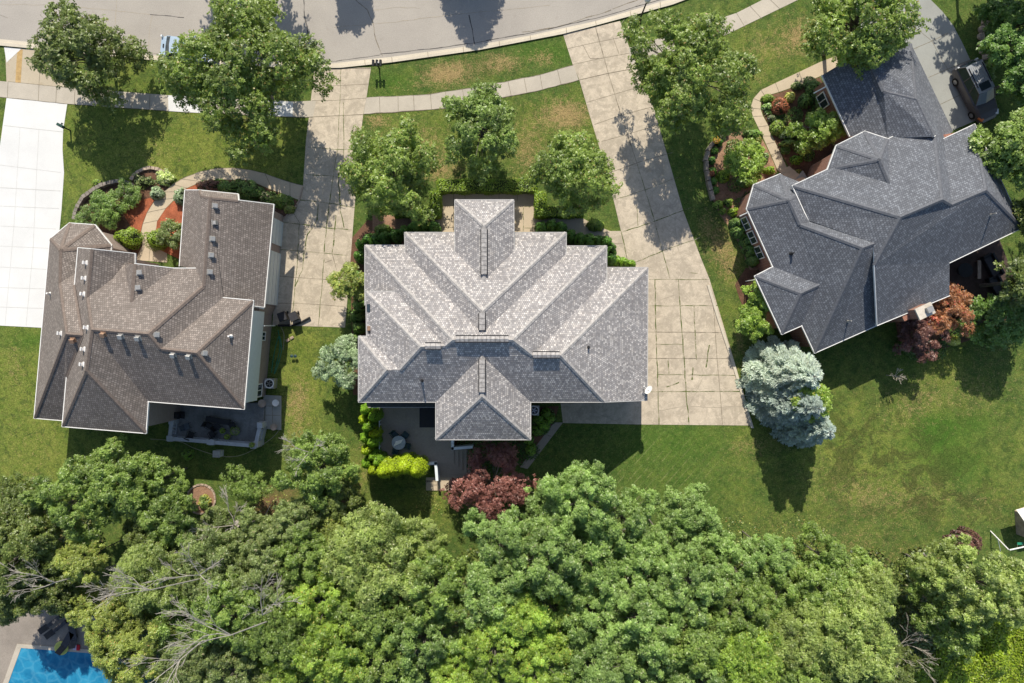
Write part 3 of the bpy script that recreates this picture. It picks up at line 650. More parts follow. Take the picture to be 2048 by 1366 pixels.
M['redbrick'] = brick('red_brick', (0.33, 0.15, 0.10), (0.24, 0.10, 0.07), (0.36, 0.30, 0.26))
M['greybrick'] = brick('grey_brick', (0.34, 0.30, 0.27), (0.26, 0.23, 0.21), (0.4, 0.38, 0.35))
M['sh_main'] = shingle('weathered_grey_shingle', (0.315, 0.298, 0.292), (0.445, 0.42, 0.40), (0.12, 0.12, 0.138), 0.62, 0.17, 0.15, .6, ((1.12, 1.0, 0.86),), .1)
M['sh_left'] = shingle('brown_shingle', (0.205, 0.176, 0.157), (0.255, 0.220, 0.197), (0.06, 0.052, 0.048), 0.38, 0.18, 0.15, .35, ((1.06, 0.98, 0.93),), .2)
M['sh_right'] = shingle('charcoal_shingle', (0.136, 0.142, 0.158), (0.178, 0.188, 0.208), (0.04, 0.044, 0.054), 0.4, 0.18, 0.15, .45, ((0.97, 1.0, 1.05),), .35)
M['cap_main'] = simple('grey_cap_shingle', (0.36, 0.34, 0.325), 0.9, 0.35, 5); M['cap_dark'] = simple('grey_cap_seam', (0.2, 0.19, 0.185), 0.9, 0.2, 5)
M['cap_left'] = simple('brown_cap_shingle', (0.17, 0.135, 0.115), 0.9, 0.25, 7)
M['cap_right'] = simple('charcoal_cap_shingle', (0.12, 0.125, 0.14), 0.9, 0.25, 7)

# ---------------------------------------------------------------- main house
def c2(x, y): return (660 + x / 2.0382, 350 + y / 2.0382)
V = {}
def v(n, x, y, z, w=0.0): V[n] = (*c2(x, y), z, w)
E1, EA, EB, EC, EP = 156, 114, 125, 95, 152
v('a1', 143, 287, EA, 3); v('a2', 305, 287, EA, 3); v('b1', 305, 235, EB, 3); v('b2', 307, 315, EB, 1); v('v1', 621, 645, 225, .02)
v('b3', 962, 322, EB, 1); v('a3', 962, 290, EA, 3); v('a4', 1127, 290, EA, 3); v('m1', 500, 672, 238, .05); v('m2', 745, 672, 238, .05)
v('q1', 510, 235, EB, 3); v('q2', 750, 235, EB, 3); v('bR', 962, 235, EB, 3); v('bx', 622, 555, 225, .05); v('p3', 510, 311, EP, 1); v('p4', 750, 311, EP, 1); v('pv', 628, 432, 195, .05)
v('pa', 510, 102, EP, 3); v('pb', 748, 102, EP, 3); v('pr', 628, 208, 195, .05)
v('e1', 147, 475, E1, 3); v('e2', 265, 475, E1, 1); v('e3', 470, 697, 228, .02); v('e4', 370, 700, 228, .02); v('aL', 143, 530, EA, 3)
v('g1', 117, 658, E1, 3); v('g2', 150, 658, E1, 2); v('g3', 285, 795, 195, .02); v('g4', 232, 795, 195, .02); v('k1', 117, 925, E1, 3)
v('c1', 1127, 430, EA, 1); v('c3', 825, 735, 215, .02); v('c4', 940, 735, 215, .02); v('c0', 1127, 378, EC, 3); v('cR', 1295, 378, EC, 3)
v('k2', 1120, 925, E1, 3); v('kR', 1292, 918, EC, 3); v('d1', 432, 925, E1, 3); v('d2', 817, 925, E1, 3); v('dV', 621, 737, 205, .05); v('dx', 620, 903, 205, .05); v('dl', 432, 1078, E1, 3); v('dr', 817, 1078, E1, 3)
FM = [('a1', 'a2', 'b2', 'v1', 'b3', 'a3', 'a4', 'm2', 'm1'), ('b1', 'q1', 'p3', 'pv', 'p4', 'q2', 'bR', 'bx'), ('pa', 'pr', 'pv', 'p3'), ('pb', 'p4', 'pv', 'pr'), ('pa', 'pb', 'pr'),
      ('b1', 'bx', 'v1', 'b2'), ('bR', 'b3', 'v1', 'bx'), ('a1', 'm1', 'e3', 'e2', 'aL'), ('e1', 'e2', 'e3', 'e4'), ('e1', 'e4', 'g3', 'g2'), ('g1', 'g2', 'g3', 'g4'), ('g1', 'g4', 'k1'),
      ('k1', 'g4', 'g3', 'e4', 'e3', 'm1', 'm2', 'c3', 'c4', 'k2', 'd2', 'dV', 'd1'), ('a4', 'c1', 'c3', 'm2'), ('c0', 'cR', 'c4', 'c3', 'c1'), ('cR', 'kR', 'k2', 'c4'),
      ('d1', 'dV', 'dx', 'dl'), ('dr', 'dx', 'dV', 'd2'), ('dl', 'dx', 'dr')]
PM = solve_roof(V, FM)
if __name__ == '__main__' and False: pass
main = empty('brick_house', W(966, 640), 'large middle house with pale grey stepped hip roofs and ridge vents', 'house', 'houses seen from above')
RM = roof_parts(PM, FM, main, (M['sh_main'], M['ltrim']), skip={('aL', 'e2'), ('p3', 'q1'), ('p4', 'q2'), ('b2', 'a2'), ('b3', 'a3'), ('c0', 'c1')}, ridge_m=M['cap_main'], gw=0.05)
def cw(*pts): return [(*c2(p[0], p[1]), *p[2:]) for p in pts]
for pts in (cw((1100, 378, EC), (1295, 378, EC), (1292, 918, EC), (1100, 918, EC, 140)), cw((117, 658, E1), (1120, 658, E1), (1120, 925, E1), (117, 925, E1)),
            cw((147, 475, E1), (600, 475, E1), (600, 800, E1), (147, 800, E1)), cw((143, 287, EA), (1127, 290, EA), (1127, 700, EA), (143, 532, EA)),
            cw((305, 235, EB), (962, 235, EB), (962, 500, EB), (305, 500, EB)), cw((510, 102, EP), (748, 102, EP), (748, 400, EP), (510, 400, EP)), cw((432, 800, E1), (817, 800, E1), (817, 1078, E1), (432, 1078, E1))):
    wall(main, pts, None, M['greybrick'])
# ridge vents
for (x0, y0, x1, y1) in ((628, 222, 628, 405), (620, 562, 620, 632), (620, 752, 620, 885), (512, 668, 728, 668), (388, 697, 452, 697), (828, 733, 936, 733)):
    a = on_faces(PM, FM, *c2(x0, y0)); b = on_faces(PM, FM, *c2(x1, y1))
    if not a or not b: continue
    zt = max(a[0].z, b[0].z) + .02; A = Vector((a[0].x, a[0].y, zt)); B = Vector((b[0].x, b[0].y, zt)); d = (B - A).normalized(); n = Vector((-d.y, d.x, 0))
    mb = MB()
    for sgn in (1, -1):
        mb.add([A + Vector((0, 0, .12)), B + Vector((0, 0, .12)), B + n * .2 * sgn + Vector((0, 0, .03)), A + n * .2 * sgn + Vector((0, 0, .03))], [(0, 1, 2, 3)])
        q = [A + n * .2 * sgn, B + n * .2 * sgn, B + n * .262 * sgn, A + n * .262 * sgn]
        mb.add([p + Vector((0, 0, -.22)) for p in q] + [p + Vector((0, 0, .045)) for p in q], [(4, 5, 6, 7), (0, 1, 5, 4), (1, 2, 6, 5), (2, 3, 7, 6), (3, 0, 4, 7)], 1)
    L = int((B - A).length / .3)
    for k in range(1, L):
        p = A.lerp(B, k / L); mb.add([p + n * .19 + Vector((0, 0, .046)) - d * .02, p + Vector((0, 0, .132)) - d * .02, p + Vector((0, 0, .132)) + d * .02, p + n * .19 + Vector((0, 0, .046)) + d * .02,
                                      p - n * .19 + Vector((0, 0, .046)) - d * .02, p - n * .19 + Vector((0, 0, .046)) + d * .02], [(0, 1, 2, 3), (1, 4, 5, 2)], 2)
    local_parts(main, mb, 'ridge_vent', [M['cap_main'], M['black'], M['cap_dark']])
pipe_on(PM, FM, main, *c2(375, 838), 0.5, .06, M['black']); pipe_on(PM, FM, main, *c2(1053, 702), 0.35, .06, M['black'])
for (x, y, w_, h_, m_) in ((737.5, 616, .3, .6, M['glass']), (738, 657, .25, .35, M['vrust']), (739, 663.5, .2, .2, M['black'])):
    hit = on_faces(PM, FM, x, y)
    if hit:
        mb = MB(); box_on(mb, hit[0], hit[1], (h_, w_, .06)); local_parts(main, mb, 'roof_hatch' if m_ is M['glass'] else 'flashing_patch', m_)
# satellite dish on the rear-right corner of the roof
hit = on_faces(PM, FM, 1288, 782)
if hit:
    p = hit[0]; mb = MB(); q = p + Vector((.28, .1, .55))
    mb.tube(p + Vector((-.1, -.1, -.05)), q, .025); mb.tube(p + Vector((-.15, .15, -.02)), p + Vector((.1, .03, .3)), .02)
    dsh = local_parts(main, mb, 'satellite_dish', M['black'])
    dm = MB(); ax = Vector((-.75, .55, .35)).normalized(); e1 = Vector((0, 0, 1)).cross(ax).normalized(); e2 = ax.cross(e1)
    rings = [(0, 0)] + [(r, .35 * r * r) for r in (.12, .22, .3, .36)]
    vv = []; 
    for r, dz in rings[1:]:
        for k in range(20): t = 2 * math.pi * k / 20; vv.append(q + e1 * r * math.cos(t) + e2 * r * 1.1 * math.sin(t) + ax * dz * 1.3)
    vv.append(q); nn = len(vv) - 1
    ff = [(nn, k, (k + 1) % 20) for k in range(20)] + [(j * 20 + k, (j + 1) * 20 + k, (j + 1) * 20 + (k + 1) % 20, j * 20 + (k + 1) % 20) for j in range(3) for k in range(20)]
    dm.add(vv, ff); dm.tube(q, q + ax * .5 + e2 * -.1, .015); dm.box(tuple(q + ax * .5 + e2 * -.1), (.1, .08, .07))
    L = main.matrix_basis.inverted(); dm.v = [tuple(L @ Vector(x)) for x in dm.v]; dm.build('reflector', M['wtrim'], dsh, smooth=True)
# low dark rear roof strip over the patio doors
mb = MB(); za, zb = 3.4, 3.0
A = [W(733, 802, za), W(872, 802, za), W(872, 814.5, zb), W(733, 814.5, zb)]
mb.add(A + [p - Vector((0, 0, .12)) for p in A], [(0, 3, 2, 1), (4, 5, 6, 7), (0, 1, 5, 4), (1, 2, 6, 5), (2, 3, 7, 6), (3, 0, 4, 7)])
local_parts(main, mb, 'awning', simple('dark_awning', (0.05, 0.055, 0.07), .8, .3, 5))
mb = MB(); e = W(733, 815.3, zb); f = W(872, 815.3, zb); mb.prism([e, f, f + Vector((0, .05, 0)), e + Vector((0, .05, 0))], zb - .1, zb + .02); local_parts(main, mb, 'awning_edge', M['ltrim'])

# ---------------------------------------------------------------- left house
def c1(x, y): return (40 + x / 2.2774, 330 + y / 2.2774)
V = {}
def v(n, x, y, z, w=0.0): V[n] = (*c1(x, y), z, w)
LO, UP = 86, 153
v('t1', 137, 337, LO, 3); v('t2', 225, 265, LO, 3); v('t3', 340, 273, LO, 3); v('t4', 415, 365, LO, 3); v('t5', 413, 395, LO, 1); v('tx', 182, 388, 140, 0.2); v('ty', 178, 540, 150, 0.2); v('ti', 258, 490, 118, .02)
v('s1', 210, 770, 200, 0.3); v('s2', 65, 1152, LO, 3); v('s3', 288, 776, 200, 0.1); v('s4', 213, 965, 153, 0.5); v('s5', 193, 1163, LO, 1); 
v('w1', 265, 378, 153, 2); v('w2', 325, 383, 190, 0.3); v('w3', 523, 404, 150, 0.5); v('w3b', 523, 445, 150, 0.5); v('w4', 305, 605, 190, 0.3); v('w5', 250, 546, 153, 1); v('w6', 475, 450, 156, 0.1); v('w7', 420, 520, 165, 0.02)
v('r1', 325, 750, 236, 0.3); v('k1', 300, 937, 228, 0.3); v('k2', 193, 1190, UP, 3); v('k3', 573, 1221, UP, 3); v('k4', 583, 1076, UP, 3)
v('n1', 522, 450, 190, 0.5); v('n2', 505, 625, 192, 0.3); v('n3', 700, 471, 157, 0.4); v('n4', 800, 471, 157, 0.4); v('g4', 835, 553, 166, 0.2); v('r2', 585, 770, 236, 0.2)
v('g1', 752, 115, 118, 1); v('g2', 816, 115, 145, 0.2); v('g3', 865, 147, 166, 0.2); v('g5', 727, 460, 118, 1); v('h1', 1155, 180, 100, 3); v('h2', 1112, 646, 100, 3); v('h3', 995, 161, 130, 0.05); v('h3b', 992, 133, 128, 0.05); v('g2b', 826, 140, 145, 0.02)
v('m1', 925, 605, 153, 0.7); v('m2', 1062, 618, UP, 3); v('m3', 805, 856, 224, 0.3); v('m4', 642, 838, 224, 0.2); v('q1', 1020, 1111, UP, 3); v('h4', 1060, 640, 115, 0.2)
v('w5x', 250, 546, 128, .02); v('m1x', 935, 640, 125, .05)
FL = [('t1', 't2', 'tx'), ('t2', 't3', 'tx'), ('t3', 't4', 'tx'), ('tx', 't4', 't5', 'ti', 'ty'), ('t1', 'tx', 'ty', 's1', 's2'), ('s2', 's1', 's3', 's4', 's5'),
      ('ty', 'ti', 'w5', 's3', 's1'), ('w1', 'w2', 'w4', 'r1', 'k1', 'k2', 's4', 's3', 'w5'), ('w2', 'w3', 'w3b', 'w6', 'w7', 'w4'), ('w4', 'w7', 'w6', 'n2', 'n3', 'n4', 'g4', 'r2', 'r1'),
      ('w6', 'n1', 'n2'), ('n1', 'n3', 'n2'), ('g1', 'g2', 'g2b', 'g3', 'g4', 'n4', 'g5'), ('g2', 'h3b', 'h3', 'g3', 'g2b'), ('g3', 'h3', 'h1', 'h2', 'h4', 'm1x', 'm1', 'm4', 'r2', 'g4'),
      ('m1', 'm2', 'm3', 'm4'), ('m2', 'q1', 'm3'), ('r1', 'r2', 'm4', 'm3', 'q1', 'k4'), ('r1', 'k4', 'k3', 'k1'), ('k1', 'k3', 'k2')]
PL = solve_roof(V, FL)
left = empty('brick_house', W(310, 640), 'left house with brown shingles, white gutters and many small square roof vents', 'house', 'houses seen from above')
RLo = roof_parts(PL, FL, left, (M['sh_left'], M['wtrim']), skip={('w5', 'ti'), ('t5', 'ti'), ('w3b', 'w6'), ('s4', 's5'), ('h4', 'm1x'), ('m1', 'm1x'), ('n4', 'g5'), ('w6', 'n1'), ('g2b', 'g2')}, ridge_m=M['cap_left'], gut_m=M['wtrim'], gw=0.055)
def cl(*pts): return [(*c1(p[0], p[1]), *p[2:]) for p in pts]
wall(left, cl((137, 337, LO), (225, 265, LO), (340, 273, LO), (415, 365, LO), (380, 1000, LO), (193, 1163, LO), (65, 1152, LO)), None, M['tanbrick'])
wall(left, cl((265, 378, 148), (523, 404, 100), (523, 700, 140), (240, 700, 148)), None, M['tanbrick'])
wall(left, cl((215, 965, UP), (583, 965, UP), (573, 1221, UP), (193, 1190, UP)), None, M['tanbrick'])
wall(left, cl((400, 600, 95), (727, 460, 95), (820, 471, 95), (900, 900, 95), (400, 900, 95)), None, M['tanbrick'])
wall(left, cl((752, 117, 92), (870, 128, 92), (992, 150, 84), (1155, 182, 80), (1112, 646, 80), (1080, 720, 80), (727, 700, 92)), None, M['tanbrick'], .3)
_, up = wall(left, cl((800, 640, UP), (1060, 640, UP), (1020, 1111, UP), (583, 1076, UP), (583, 800, UP)), UP / S - .1, M['siding'], .32, z0=3.0)
mb = MB()   # lower brick storey standing proud
lp = [W(*c1(1080, 700)), W(*c1(1150, 640)), W(*c1(1146, 735)), W(*c1(1118, 1052)), W(*c1(1020, 1070)), W(*c1(700, 1020)), W(*c1(700, 800))]
mb.prism([lp[i] for i in (0, 6, 5, 4, 3, 2, 1)], 0, 3.0); local_parts(left, mb, 'wall', M['tanbrick'])
# garage doors on the east wall between brick piers
def gar(y0, y1):
    xa = np.interp(y0, [240, 730], [1197, 1162]); xb = np.interp(y1, [240, 730], [1197, 1162])
    a = W(*c1(xa + 1, y0)); b = W(*c1(xb + 1, y1)); d = (b - a).normalized(); n = Vector((-d.y, d.x, 0)); n = n if n.x > 0 else -n
    mb = MB(); q = [a - n * .5, b - n * .5, b + n * .06, a + n * .06]
    mb.prism(q, 0.02, 3.05)
    local_parts(left, mb, 'garage_door', M['siding'])
    for k in range(1, 4):
        mb = MB(); q = [a + n * .061, b + n * .061, b + n * .075, a + n * .075]; mb.prism(q, .02 + k * .75, .05 + k * .75); local_parts(left, mb, 'door_seam', M['ltrim'])
gar(262, 372); gar(405, 640)
for (x, y) in ((887, 187), (881, 264), (875, 337), (869, 411), (863, 488)): vent_on(PL, FL, left, *c1(x, y), M['vmetal'])
for (x, y) in ((304, 446), (298, 516), (292, 588), (308, 741), (294, 839), (289, 908), (188, 767)): vent_on(PL, FL, left, *c1(x, y), M['vwhite'], .2)
for (x, y) in ((541, 491), (535, 560), (620, 773), (539, 786), (461, 778), (699, 862), (770, 869), (838, 857)): vent_on(PL, FL, left, *c1(x, y), M['vmetal'])
for (x, y) in ((381, 769), (243, 796)): vent_on(PL, FL, left, *c1(x, y), M['vrust'])
for (x, y) in ((139, 586), (960, 780)): pipe_on(PL, FL, left, *c1(x, y), .45, .07, M['vwhite'])
e = Vector((1, -.08, 0)).normalized()
for (x, y, z, w_, h_) in ((1118, 780, 1.3, .75, 1.1), (1092, 1020, 1.0, 1.1, 1.3)):
    base = W(*c1(np.interp(y, [735, 1052], [1146, 1118]), y)); window(left, base, e, w_, h_, z, M['wtrim'], M['glass'])
mb = MB(); a = W(*c1(1152, 728), .3); mb.tube(W(*c1(1112, 732), 3.3), W(*c1(1162, 732), .3), .05); local_parts(left, mb, 'downspout', M['wtrim'])
mb = MB(); mb.tube(W(*c1(1065, 646), 3.6), W(*c1(1112, 654), 3.4), .07); local_parts(left, mb, 'downspout', M['wtrim'])

# ---------------------------------------------------------------- right house
def c3(x, y): return (1400 + x / 2.134, 80 + y / 2.134)
V = {}
def v(n, x, y, z, w=0.0): V[n] = (*c3(x, y), z, w)
v('a1', 522, 150, 92, 3); v('a2', 704, 40, 140, 1); v('a3', 785, 218, 140, 0.5); v('a3b', 799, 223, 142, 0.3); v('a4', 923, 253, 165, 0.5); v('a5', 997, 410, 163, 0.5); v('a6', 800, 418, 118, .05); v('a7', 640, 410, 92, 2)
v('b1', 900, 14, 92, 2); v('b2', 1080, 390, 92, 2); v('b2b', 1040, 420, 118, 0.3)
v('u1', 395, 622, 128, 2); v('u2', 545, 552, 128, 1); v('u3', 583, 450, 128, 1); v('u4', 703, 390, 128, 1); v('u5', 803, 423, 128, 1); v('u6', 880, 383, 128, 1); v('u7', 1003, 410, 145, 0.1)
v('ux', 768, 510, 176, 1); v('uy', 810, 612, 180, 0.5); v('uz', 577, 546, 130, .05); v('r1', 857, 755, 215, .1); v('r2', 1035, 680, 215, .1); v('r3', 1075, 703, 200, .1); v('r4', 1222, 640, 205, .1)
v('x0', 1040, 422, 128, 1); v('x1', 1172, 360, 128, 2); v('x2', 1378, 800, 128, 3); v('x3', 1065, 950, 128, 2); v('x4', 1065, 1090, 112, 1); v('x5', 757, 1217, 116, 1); v('x6', 745, 962, 176, 0.2)
v('l2', 463, 768, 128, 1); v('l3', 740, 865, 186, 0.3)
FR = [('a1', 'a2', 'a3', 'a3b', 'a4', 'a5', 'a6', 'a7'), ('a2', 'b1', 'a4', 'a3b', 'a3'), ('b1', 'b2', 'b2b', 'u7', 'a5', 'a4'),
      ('u1', 'u2', 'uz', 'uy', 'u5', 'u6', 'u7', 'r2', 'r1'), ('u5', 'uy', 'ux'), ('u2', 'u3', 'ux', 'uz'), ('u3', 'u4', 'ux'), ('u4', 'u5', 'ux'), ('uz', 'ux', 'uy'), ('u7', 'b2b', 'x0', 'r3', 'r2'), ('x0', 'x1', 'r4', 'r3'),
      ('x1', 'x2', 'r4'), ('u1', 'r1', 'x6', 'l3', 'l2'), ('r1', 'r2', 'r3', 'r4', 'x2', 'x3', 'x4', 'x5', 'x6')]
PR = solve_roof(V, FR)
right = empty('brick_house', W(1700, 420), 'red brick house on the right with a dark charcoal shingle roof set at an angle', 'house', 'houses seen from above')
roof_parts(PR, FR, right, (M['sh_right'], M['wtrim']), skip={('a6', 'a7'), ('a5', 'a6'), ('uz', 'uy'), ('b2', 'b2b'), ('b2b', 'x0'), ('l2', 'l3'), ('l3', 'x6'), ('b1', 'b2'), ('a2', 'b1'), ('a1', 'a2'), ('x3', 'x4')}, ridge_m=M['cap_right'], gut_m=M['wtrim'], gw=0.055)
V2 = dict(V); V = {}
v('p1', 200, 720, 96, 3); v('p2', 230, 618, 96, 3); v('p3', 343, 572, 96, 3); v('p4', 440, 612, 96, 1); v('px', 380, 683, 138, .2); v('py', 428, 788, 138, .2); v('pz', 695, 887, 195, 0.5)
v('q1', 430, 640, 120, .1); v('q2', 470, 775, 120, .05); v('q3', 745, 868, 186, 0.2); v('q4', 765, 960, 150, 0.1); v('q5', 765, 1213, 97, 2); v('p5', 490, 1335, 96, 3); v('p6', 435, 1218, 96, 2); v('p7', 510, 1045, 120, .1); v('p8', 312, 968, 96, 2)
v('n1', 235, 1008, 96, 3); v('n2', 430, 1082, 128, .2); v('n3', 350, 1255, 96, 3)
FR2 = [('p1', 'p2', 'px'), ('p2', 'p3', 'px'), ('p3', 'p4', 'q1', 'px'), ('px', 'q1', 'q2', 'py'), ('py', 'q2', 'q3', 'pz'), ('p1', 'px', 'py', 'pz', 'p5', 'p6', 'p7', 'p8'), ('pz', 'q3', 'q4', 'q5', 'p5'),
       ('n1', 'p8', 'p7', 'n2'), ('n1', 'n2', 'n3'), ('n3', 'n2', 'p7', 'p6')]
PR2 = solve_roof(V, FR2)
roof_parts(PR2, FR2, right, (M['sh_right'], M['wtrim']), skip={('p4', 'q1'), ('q1', 'q2'), ('q2', 'q3'), ('q3', 'q4'), ('q4', 'q5'), ('p3', 'p4')}, ridge_m=M['cap_right'], gut_m=M['wtrim'], gw=0.055, name='lower_roof')
def cr(*pts): return [(*c3(p[0], p[1]), *p[2:]) for p in pts]
wall(right, cr((522, 150, 90), (704, 75, 90), (895, 14, 90), (1078, 390, 90), (1000, 480, 90), (690, 480, 90)), None, M['redbrick'])
wall(right, cr((395, 622, 126), (545, 552, 126), (583, 450, 126), (703, 390, 126), (803, 423, 126), (1172, 360, 126), (1378, 800, 126), (1065, 950, 126), (745, 1100, 100), (463, 768, 126)), None, M['redbrick'])
wall(right, cr((700, 900, 95), (1065, 900, 95), (1065, 1090, 90), (757, 1217, 80)), None, M['redbrick'])
wall(right, cr((200, 720, 94), (230, 618, 94), (343, 572, 94), (440, 612, 94), (720, 900, 94), (755, 1215, 90), (490, 1335, 94), (435, 1218, 94), (312, 968, 94)), None, M['redbrick'])
wall(right, cr((235, 1008, 94), (450, 960, 94), (510, 1180, 94), (350, 1255, 94)), None, M['redbrick'])
mb = MB()   # upper wall closing the step between the two roofs
hA = [PR['u1'], PR['l2'], PR['l3'], PR['x6'], PR['x5']]
for a, b in zip(hA[:-1], hA[1:]):
    n = Vector((0.25, 0.1, 0)); a = a + n; b = b + n
    mb.face([a - Vector((0, 0, .12)), b - Vector((0, 0, .12)), Vector((b.x, b.y, max(.5, b.z - 3.2))), Vector((a.x, a.y, max(.5, a.z - 3.2)))])
local_parts(right, mb, 'upper_wall', M['siding'])
pipe_on(PR2, FR2, right, *c3(390, 912), .45, .07, M['black']); pipe_on(PR2, FR2, right, *c3(630, 1200), .6, .05, M['vmetal']); pipe_on(PR, FR, right, *c3(1240, 746), .6, .05, M['vmetal'])
# chimney at the rear eave
f3 = Vector((math.cos(R_(25)), math.sin(R_(25)), 0)); g3 = Vector((-f3.y, f3.x, 0)); cc = W(1852, 622, 5.9); cb = Vector((cc.x, cc.y, 0))
mb = MB(); mb.box((cb.x, cb.y, 0), (1.15, .75, 5.7), R_(25)); ch = local_parts(right, mb, 'chimney', M['redbrick'])
mb = MB(); mb.box((cb.x, cb.y, 5.7), (1.3, .9, .14), R_(25)); local_parts(right, mb, 'chimney_cap', concrete('cap_stone', (.62, .56, .47)), ch)
mb = MB(); p = cb + f3 * .25; mb.box((p.x, p.y, 5.84), (.45, .42, .28), R_(25)); local_parts(right, mb, 'flue', M['vmetal'], ch)
mb = MB(); p = cb - f3 * .75 - g3 * .0; mb.box((p.x, p.y, 0), (.8, .7, 4.6), R_(25), top=.85); local_parts(right, mb, 'chimney_shoulder', M['redbrick'], ch)
dl = (W(*c3(200, 720), 4) - W(*c3(312, 968), 4)).normalized(); nl = Vector((dl.y, -dl.x, 0)); nl = nl if nl.x < 0 else -nl
P0 = W(*c3(200, 720), 96 / S); P1 = W(*c3(312, 968), 96 / S); P0.z = 0; P1.z = 0
for k in (.2, .45, .72): window(right, P0.lerp(P1, k) - nl * .35, nl, 1.1, 1.3, 1.1, M['wtrim'], M['glass'])
P0 = W(*c3(522, 150), 90 / S); P1 = W(*c3(640, 410), 90 / S); P0.z = 0; P1.z = 0
for k in (.3, .65): window(right, P0.lerp(P1, k) - nl * .35, nl, 1.2, 1.3, 1.1, M['wtrim'], M['glass'])
mb = MB(); a = W(*c3(545, 195), 92 / S); mb.tube(a + nl * .05, a + nl * .9 + Vector((0, 0, -.6)), .05)
local_parts(right, mb, 'downspout', M['wtrim'])
for q in (((207, 735, 4), (170, 752, 3.4)), ((243, 1022, 3.9), (195, 1030, .3))):
    mb = MB(); mb.tube(W(*c3(*q[0][:2]), q[0][2]), W(*c3(*q[1][:2]), q[1][2]), .045); local_parts(right, mb, 'downspout', M['wtrim'])
# ================================================================ PLANTS
def unit(v): return v / np.maximum(np.linalg.norm(v, axis=-1, keepdims=True), 1e-9)
def leaf_quads(C, N, L, Wd, r, fold=0.0):
    """C centres, N normals -> pointed leaf quads with random spin"""
    n = len(C); t = unit(np.cross(N, unit(r.normal(size=(n, 3))))); b = np.cross(N, t)
    L = L * (0.65 + 0.7 * r.random((n, 1))); Wd = Wd * (0.65 + 0.7 * r.random((n, 1)))
    p = np.stack([C - t * L / 2, C + b * Wd / 2 - N * fold * Wd, C + t * L / 2, C - b * Wd / 2 - N * fold * Wd], 1)
    return p
def quads_mesh(name, Q, mat, v):
    n = len(Q); return np_mesh(name, Q.reshape(-1, 3), np.arange(4 * n).reshape(n, 4), mat, v)
def clump_crown(r, R, Hc, nclump, nleaf, cr=0.26, leaf=0.24, lobes=5, low=-0.35, up=0.75, fill=0.5, asp=0.62):
    """deciduous crown: leaf clumps spread through an uneven ellipsoid; returns quads, values, clump centres"""
    ph = r.random(lobes) * 6.28; am = r.random(lobes) * 0.13 + 0.05; fr = r.integers(2, 7, lobes)
    D = unit(r.normal(size=(nclump * 4, 3))); D = D[D[:, 2] > low][:nclump]; k = len(D)
    th = np.arctan2(D[:, 1], D[:, 0]); ou = 1 + sum(am[i] * np.sin(fr[i] * th + ph[i]) * np.sqrt(np.clip(1 - D[:, 2] ** 2, 0, 1)) for i in range(lobes))
    rad = (fill + (1 - fill) * r.random(k) ** 0.45) * ou
    C = D * rad[:, None] * np.array([R, R, Hc]); rc = R * cr * (0.6 + 0.8 * r.random(k))
    m = (nleaf * (rc / rc.mean()) ** 2).astype(int)
    idx = np.repeat(np.arange(k), m); n = len(idx)
    d = unit(r.normal(size=(n, 3))); d[:, 2] = np.abs(d[:, 2]) * np.where(r.random(n) < 0.82, 1, -1)
    rr = rc[idx] * (0.35 + 0.65 * r.random(n) ** 0.5) * (1 + 0.3 * np.sin(d[:, 0] * 7 + idx) * np.sin(d[:, 1] * 6 + idx * 2))
    P = C[idx] + d * rr[:, None] * np.array([1, 1, 0.62])
    N = unit(d * 0.5 + np.array([0, 0, up]) + r.normal(size=(n, 3)) * 0.38)
    # leaves stand in small rosettes at the twig ends
    q = 7; s = max(1, n // q); sel = r.permutation(n)[:s]; P = np.repeat(P[sel], q, 0); N = np.repeat(N[sel], q, 0); ix = np.repeat(idx[sel], q); n = s * q
    t1 = unit(np.cross(N, np.array([.3, .5, .8]) + r.normal(size=(n, 3)) * .01)); b1 = np.cross(N, t1)
    a = np.tile(np.arange(q) * 6.283 / q, s) + np.repeat(r.random(s) * 6.28, q) + r.normal(size=n) * .3
    T = unit(t1 * np.cos(a)[:, None] + b1 * np.sin(a)[:, None] - N * (.15 + .35 * r.random((n, 1)))); Bn = unit(np.cross(N + r.normal(size=(n, 3)) * .25, T))
    Ln = leaf * 1.12 * (.6 + .7 * r.random((n, 1))); Wn = leaf * asp * .92 * (.6 + .7 * r.random((n, 1))); c0 = P + T * .02
    Q = np.stack([c0, c0 + T * Ln * .55 + Bn * Wn / 2, c0 + T * Ln, c0 + T * Ln * .55 - Bn * Wn / 2], 1)
    val = np.clip(0.3 * r.random(n) + 0.35 * np.repeat(r.random(s), q) + 0.35 * r.random(k)[ix], 0, 0.88); val = np.where(r.random(n) < 0.03, 0.97, val)
    return Q, val, C
def limbs(mb, C, base_h, r, tr, n=26, top=(0, 0, 0)):
    """trunk to the crown and limbs out to some of the clumps (crown centre at origin, ground at -base_h)"""
    z0 = -base_h; fork = -base_h * 0.42
    mb.path([(0, 0, z0), (0.04, 0.03, z0 + .4), (.06, 0, (z0 + fork) / 2), (0.02, .04, fork), (0, 0, 0.3), top], tr, tr * .35, 8)
    sel = r.permutation(len(C))[:n]
    for i in sel:
        c = C[i]; s = np.array([0, 0, fork + (0 - fork) * r.random() * 0.9]); mid = s * .55 + c * .45 + np.array([0, 0, .25 + .2 * r.random()])
        mb.path([tuple(s), tuple(mid), tuple(c)], tr * .32, .018, 5)
M['bark'] = simple('grey_bark', (0.17, 0.15, 0.125), 0.95, 0.3, 6)
M['palebark'] = simple('pale_bark', (0.42, 0.38, 0.32), 0.95, 0.2, 6)
G = {}
G['honey'] = leafmat('olive_leaves', (0.070, 0.120, 0.026), (0.180, 0.245, 0.050), (0.34, 0.26, 0.08), 0.28)
G['dark'] = leafmat('dark_leaves', (0.048, 0.080, 0.022), (0.120, 0.155, 0.040), (0.22, 0.2, 0.07), 0.22)
